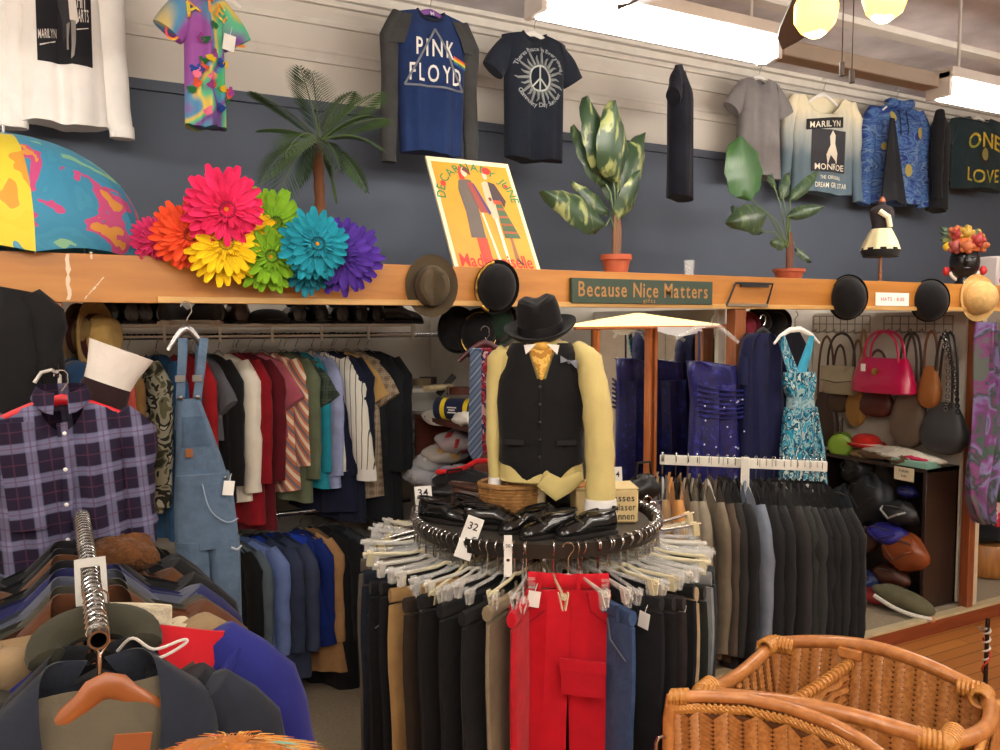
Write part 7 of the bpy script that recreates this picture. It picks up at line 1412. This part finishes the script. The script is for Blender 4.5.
for nm, a, c, bl in EDG:
    cv = curve(a, c, bl); MB().tube(cv, .021, 12).build('rim_pole', RT, bs)
    inn = -out(a, c); dn = Vector((0, 0, -.42))+inn*.06
    def P(s_, t, cv=cv, dn=dn): i = s_*14; k = min(13, int(i)); p = cv[k]+(cv[k+1]-cv[k])*(i-k); return p+dn*(1-t)*1.0
    mb = MB(); mb.slab(lambda u, v: P(u, v), 14, 6, -inn*.008); pn = mb.build('woven_panel', DKW, bs)
    nrm = inn.copy(); nc = 16 if (c-a).length > .5 else 12
    for g, nm2 in ((1, 'inner_weave'), (-1, 'outer_weave')):
        herring(lambda s_, t: P(s_, t)+nrm*(.002 if g > 0 else -.010), nrm*g, nc+4, 28).build(nm2, RW, pn)
    mb = MB(); mb.tube([P(0, 1)+inn*.006, P(0, .5)+inn*.006, P(0, 0)+inn*.006], .014, 10); mb.build('corner_post', RT, bs)
for q in (BL, BR, FRc, FL):
    p = q-BO; mb = MB()
    for a, c in ((BL, BR), (BR, FRc), (FRc, FL), (FL, BL)):
        if (a-q).length < 1e-6: d = (c-a).normalized()
        elif (c-q).length < 1e-6: d = (a-c).normalized()
        else: continue
        for j in range(6): o_ = p+d*(.006+.012*j)+Vector((0, 0, .0)); s_ = d.cross(Vector((0, 0, 1))).normalized(); mb.tube([o_+s_*(.0235*cos(t))+Vector((0, 0, .0235*sin(t)+.05*sin(pi*min(1, (.006+.012*j)/1.2))*.4)) for t in [2*pi*k/14 for k in range(14)]], .0065, 6, closed=True)
    mb.ell(p, (.027, .027, .026), 12, 8); mb.build('corner_binding', BND, bs)
# divider from the back rim to the front rim
D0, D1 = BL+(BR-BL)*.40-BO, FL+(FRc-FL)*.30-BO; D0.z += .015; D1.z += .0
mb = MB(); mb.tube([D0+(D1-D0)*t+Vector((0, 0, -.02-.01*sin(pi*t))) for t in [i/8 for i in range(9)]], .012, 8); dv = mb.build('divider_rail', RT, bs)
mb = MB()
for j in range(22): c_ = D0+(D1-D0)*((j+.5)/22)+Vector((0, 0, -.02-.01*sin(pi*(j+.5)/22))); s_ = (D1-D0).cross(Vector((0, 0, 1))).normalized(); mb.tube([c_+s_*.0145*cos(t)+Vector((0, 0, .0145*sin(t))) for t in [2*pi*k/10 for k in range(10)]], .004, 5, closed=True)
mb.build('binding', BND, dv)
sdn = (D1-D0).cross(Vector((0, 0, 1))).normalized(); mb = MB()
for j in range(11):
    z = -.045-.033*j; mb.slab(lambda u, v: D0+(D1-D0)*u+Vector((0, 0, z-.03*v))+sdn*(.006*sin(9*pi*u+pi*j)+.006*sin(pi*v)), 18, 2, sdn*.004)
mb.build('divider_panel', RW, bs)
mb = MB(); mb.box(D0+Vector((0, 0, .012)), (.07, .03, .03), Euler((0, 0, math.atan2((BR-BL).y, (BR-BL).x)))); mb.build('wood_block', RT, bs); MB().lathe([(.001, 0), (.006, 0), (.006, .003), (.001, .004)], 12, D0+Vector((0, 0, .03))).build('screw', STEEL, bs)
bt = MB(); bq = [q-BO+((BO+Vector((0, 0, zr_)))-q)*.12 for q in (BL, BR, FRc, FL)]; bt.loft([[(p.x, p.y, zr_-.42) for p in bq], [(p.x, p.y, zr_-.405) for p in bq]]); bt.build('bottom_panel', DKW, bs)
for q in bq: MB().tube([(q.x, q.y, .0), (q.x, q.y, zr_-.4)], .02, 10).build('leg', RT, bs)
# bowed magazine pocket on the front
PK = [atz(672, 697, .885), atz(700, 696, .888), atz(745, 698, .888), atz(790, 708, .885), atz(830, 723, .88), atz(862, 740, .87), atz(890, 762, .855)]
mid_ = [PK[0]]
for i in range(len(PK)-1): mid_ += [PK[i]+(PK[i+1]-PK[i])*t for t in (.25, .5, .75, 1)]
PKc = [p-BO for p in mid_]; MB().tube(PKc, .017, 12).build('pocket_rim', RT, bs)
fo_ = (Vector((PKc[-1].x-PKc[0].x, PKc[-1].y-PKc[0].y, 0)).cross(Vector((0, 0, 1)))).normalized()
if fo_.dot(-BO) < 0: fo_ = -fo_
mb = MB()
for j in range(46):
    i = j/46*(len(PKc)-1); k = min(len(PKc)-2, int(i)); p = PKc[k]+(PKc[k+1]-PKc[k])*(i-k); t_ = (PKc[k+1]-PKc[k]).normalized()
    mb.tube([p+Vector((0, 0, -.018))-t_*.012+fo_*.010, p+Vector((0, 0, -.030))+t_*.006+fo_*.016, p+Vector((0, 0, -.044))+t_*.026+fo_*.008], [.004, .006, .004], 6)
    mb.tube([p+Vector((0, 0, -.020))+t_*.012+fo_*.010, p+Vector((0, 0, -.026))+fo_*.014, p+Vector((0, 0, -.034))-t_*.012+fo_*.010], [.004, .006, .004], 6)
mb.build('braid', BND, bs)
def P2(s_, t): i = s_*(len(PKc)-1); k = min(len(PKc)-2, int(i)); p = PKc[k]+(PKc[k+1]-PKc[k])*(i-k); p = p+Vector((0, 0, -.046)); return Vector((p.x, p.y, p.z+(zr_-.40-p.z)*(1-t)))+fo_*(.02*sin(pi*s_))-fo_*.05*(1-t)
mb = MB(); mb.slab(lambda u, v: P2(u, v), 16, 6, -fo_*.008); pn = mb.build('pocket_panel', DKW, bs); herring(lambda s_, t: P2(s_, t)+fo_*.002, fo_, 18, 30).build('outer_weave', RW, pn)
mb = MB(); p = PKc[0]; mb.tube([p+Vector((0, 0, .004)), p+Vector((-.012, 0, -.06)), p+Vector((-.012, 0, -.20)), p+Vector((0, 0, -.40))], .016, 10); mb.build('corner_post', RT, bs)
mb = MB()
for j in range(5): mb.tube([p+(PKc[2]-PKc[0]).normalized()*(.010*j)+Vector((0, 0, .0))+fo_*(.019*cos(t))+Vector((0, 0, .019*sin(t))) for t in [2*pi*k/12 for k in range(12)]], .006, 6, closed=True)
mb.build('corner_binding', BND, bs)
# side pocket at the right end
SP = [atz(1012, 700, .84)-BO, atz(997, 704, .84)-BO, atz(988, 722, .83)-BO, atz(978, 752, .82)-BO, atz(970, 775, .81)-BO]; MB().tube(SP, .012, 10).build('pocket_rim', BND, bs); mb = MB(); mb.loft([[p+Vector((0, 0, -.01)) for p in SP], [p+Vector((.03, 0, -.35)) for p in SP]], closed=False); mb.build('pocket_panel', RW, bs)
# bright chrome hook end peeking beside the basket
p = atd(660, 742, 2.3); o = thing('garment_hook', 'bright chrome hook beside the left corner of the rattan basket', 'hook', p); mb = MB(); mb.tube([(-.014, 0, -.05), (-.014, 0, .0), (-.006, 0, .014), (.01, 0, .016), (.02, 0, .008)], .005, 8); mb.build('hook', CHROME, o); MB().tube([(-.014, 0, -.05), (-.014, 0, -p.z+.01)], .006, 8).build('stem', CHROME, o)
# ================================================================== picture settings
w = bpy.data.worlds.new('world'); SC.world = w; w.use_nodes = True; w.node_tree.nodes['Background'].inputs[0].default_value = (.9, .92, 1, 1); w.node_tree.nodes['Background'].inputs[1].default_value = .05
SC.view_settings.view_transform = 'Standard'; SC.view_settings.look = 'None'; SC.view_settings.gamma = 1; SC.view_settings.use_curve_mapping = False
SC.view_settings.exposure = 0.62
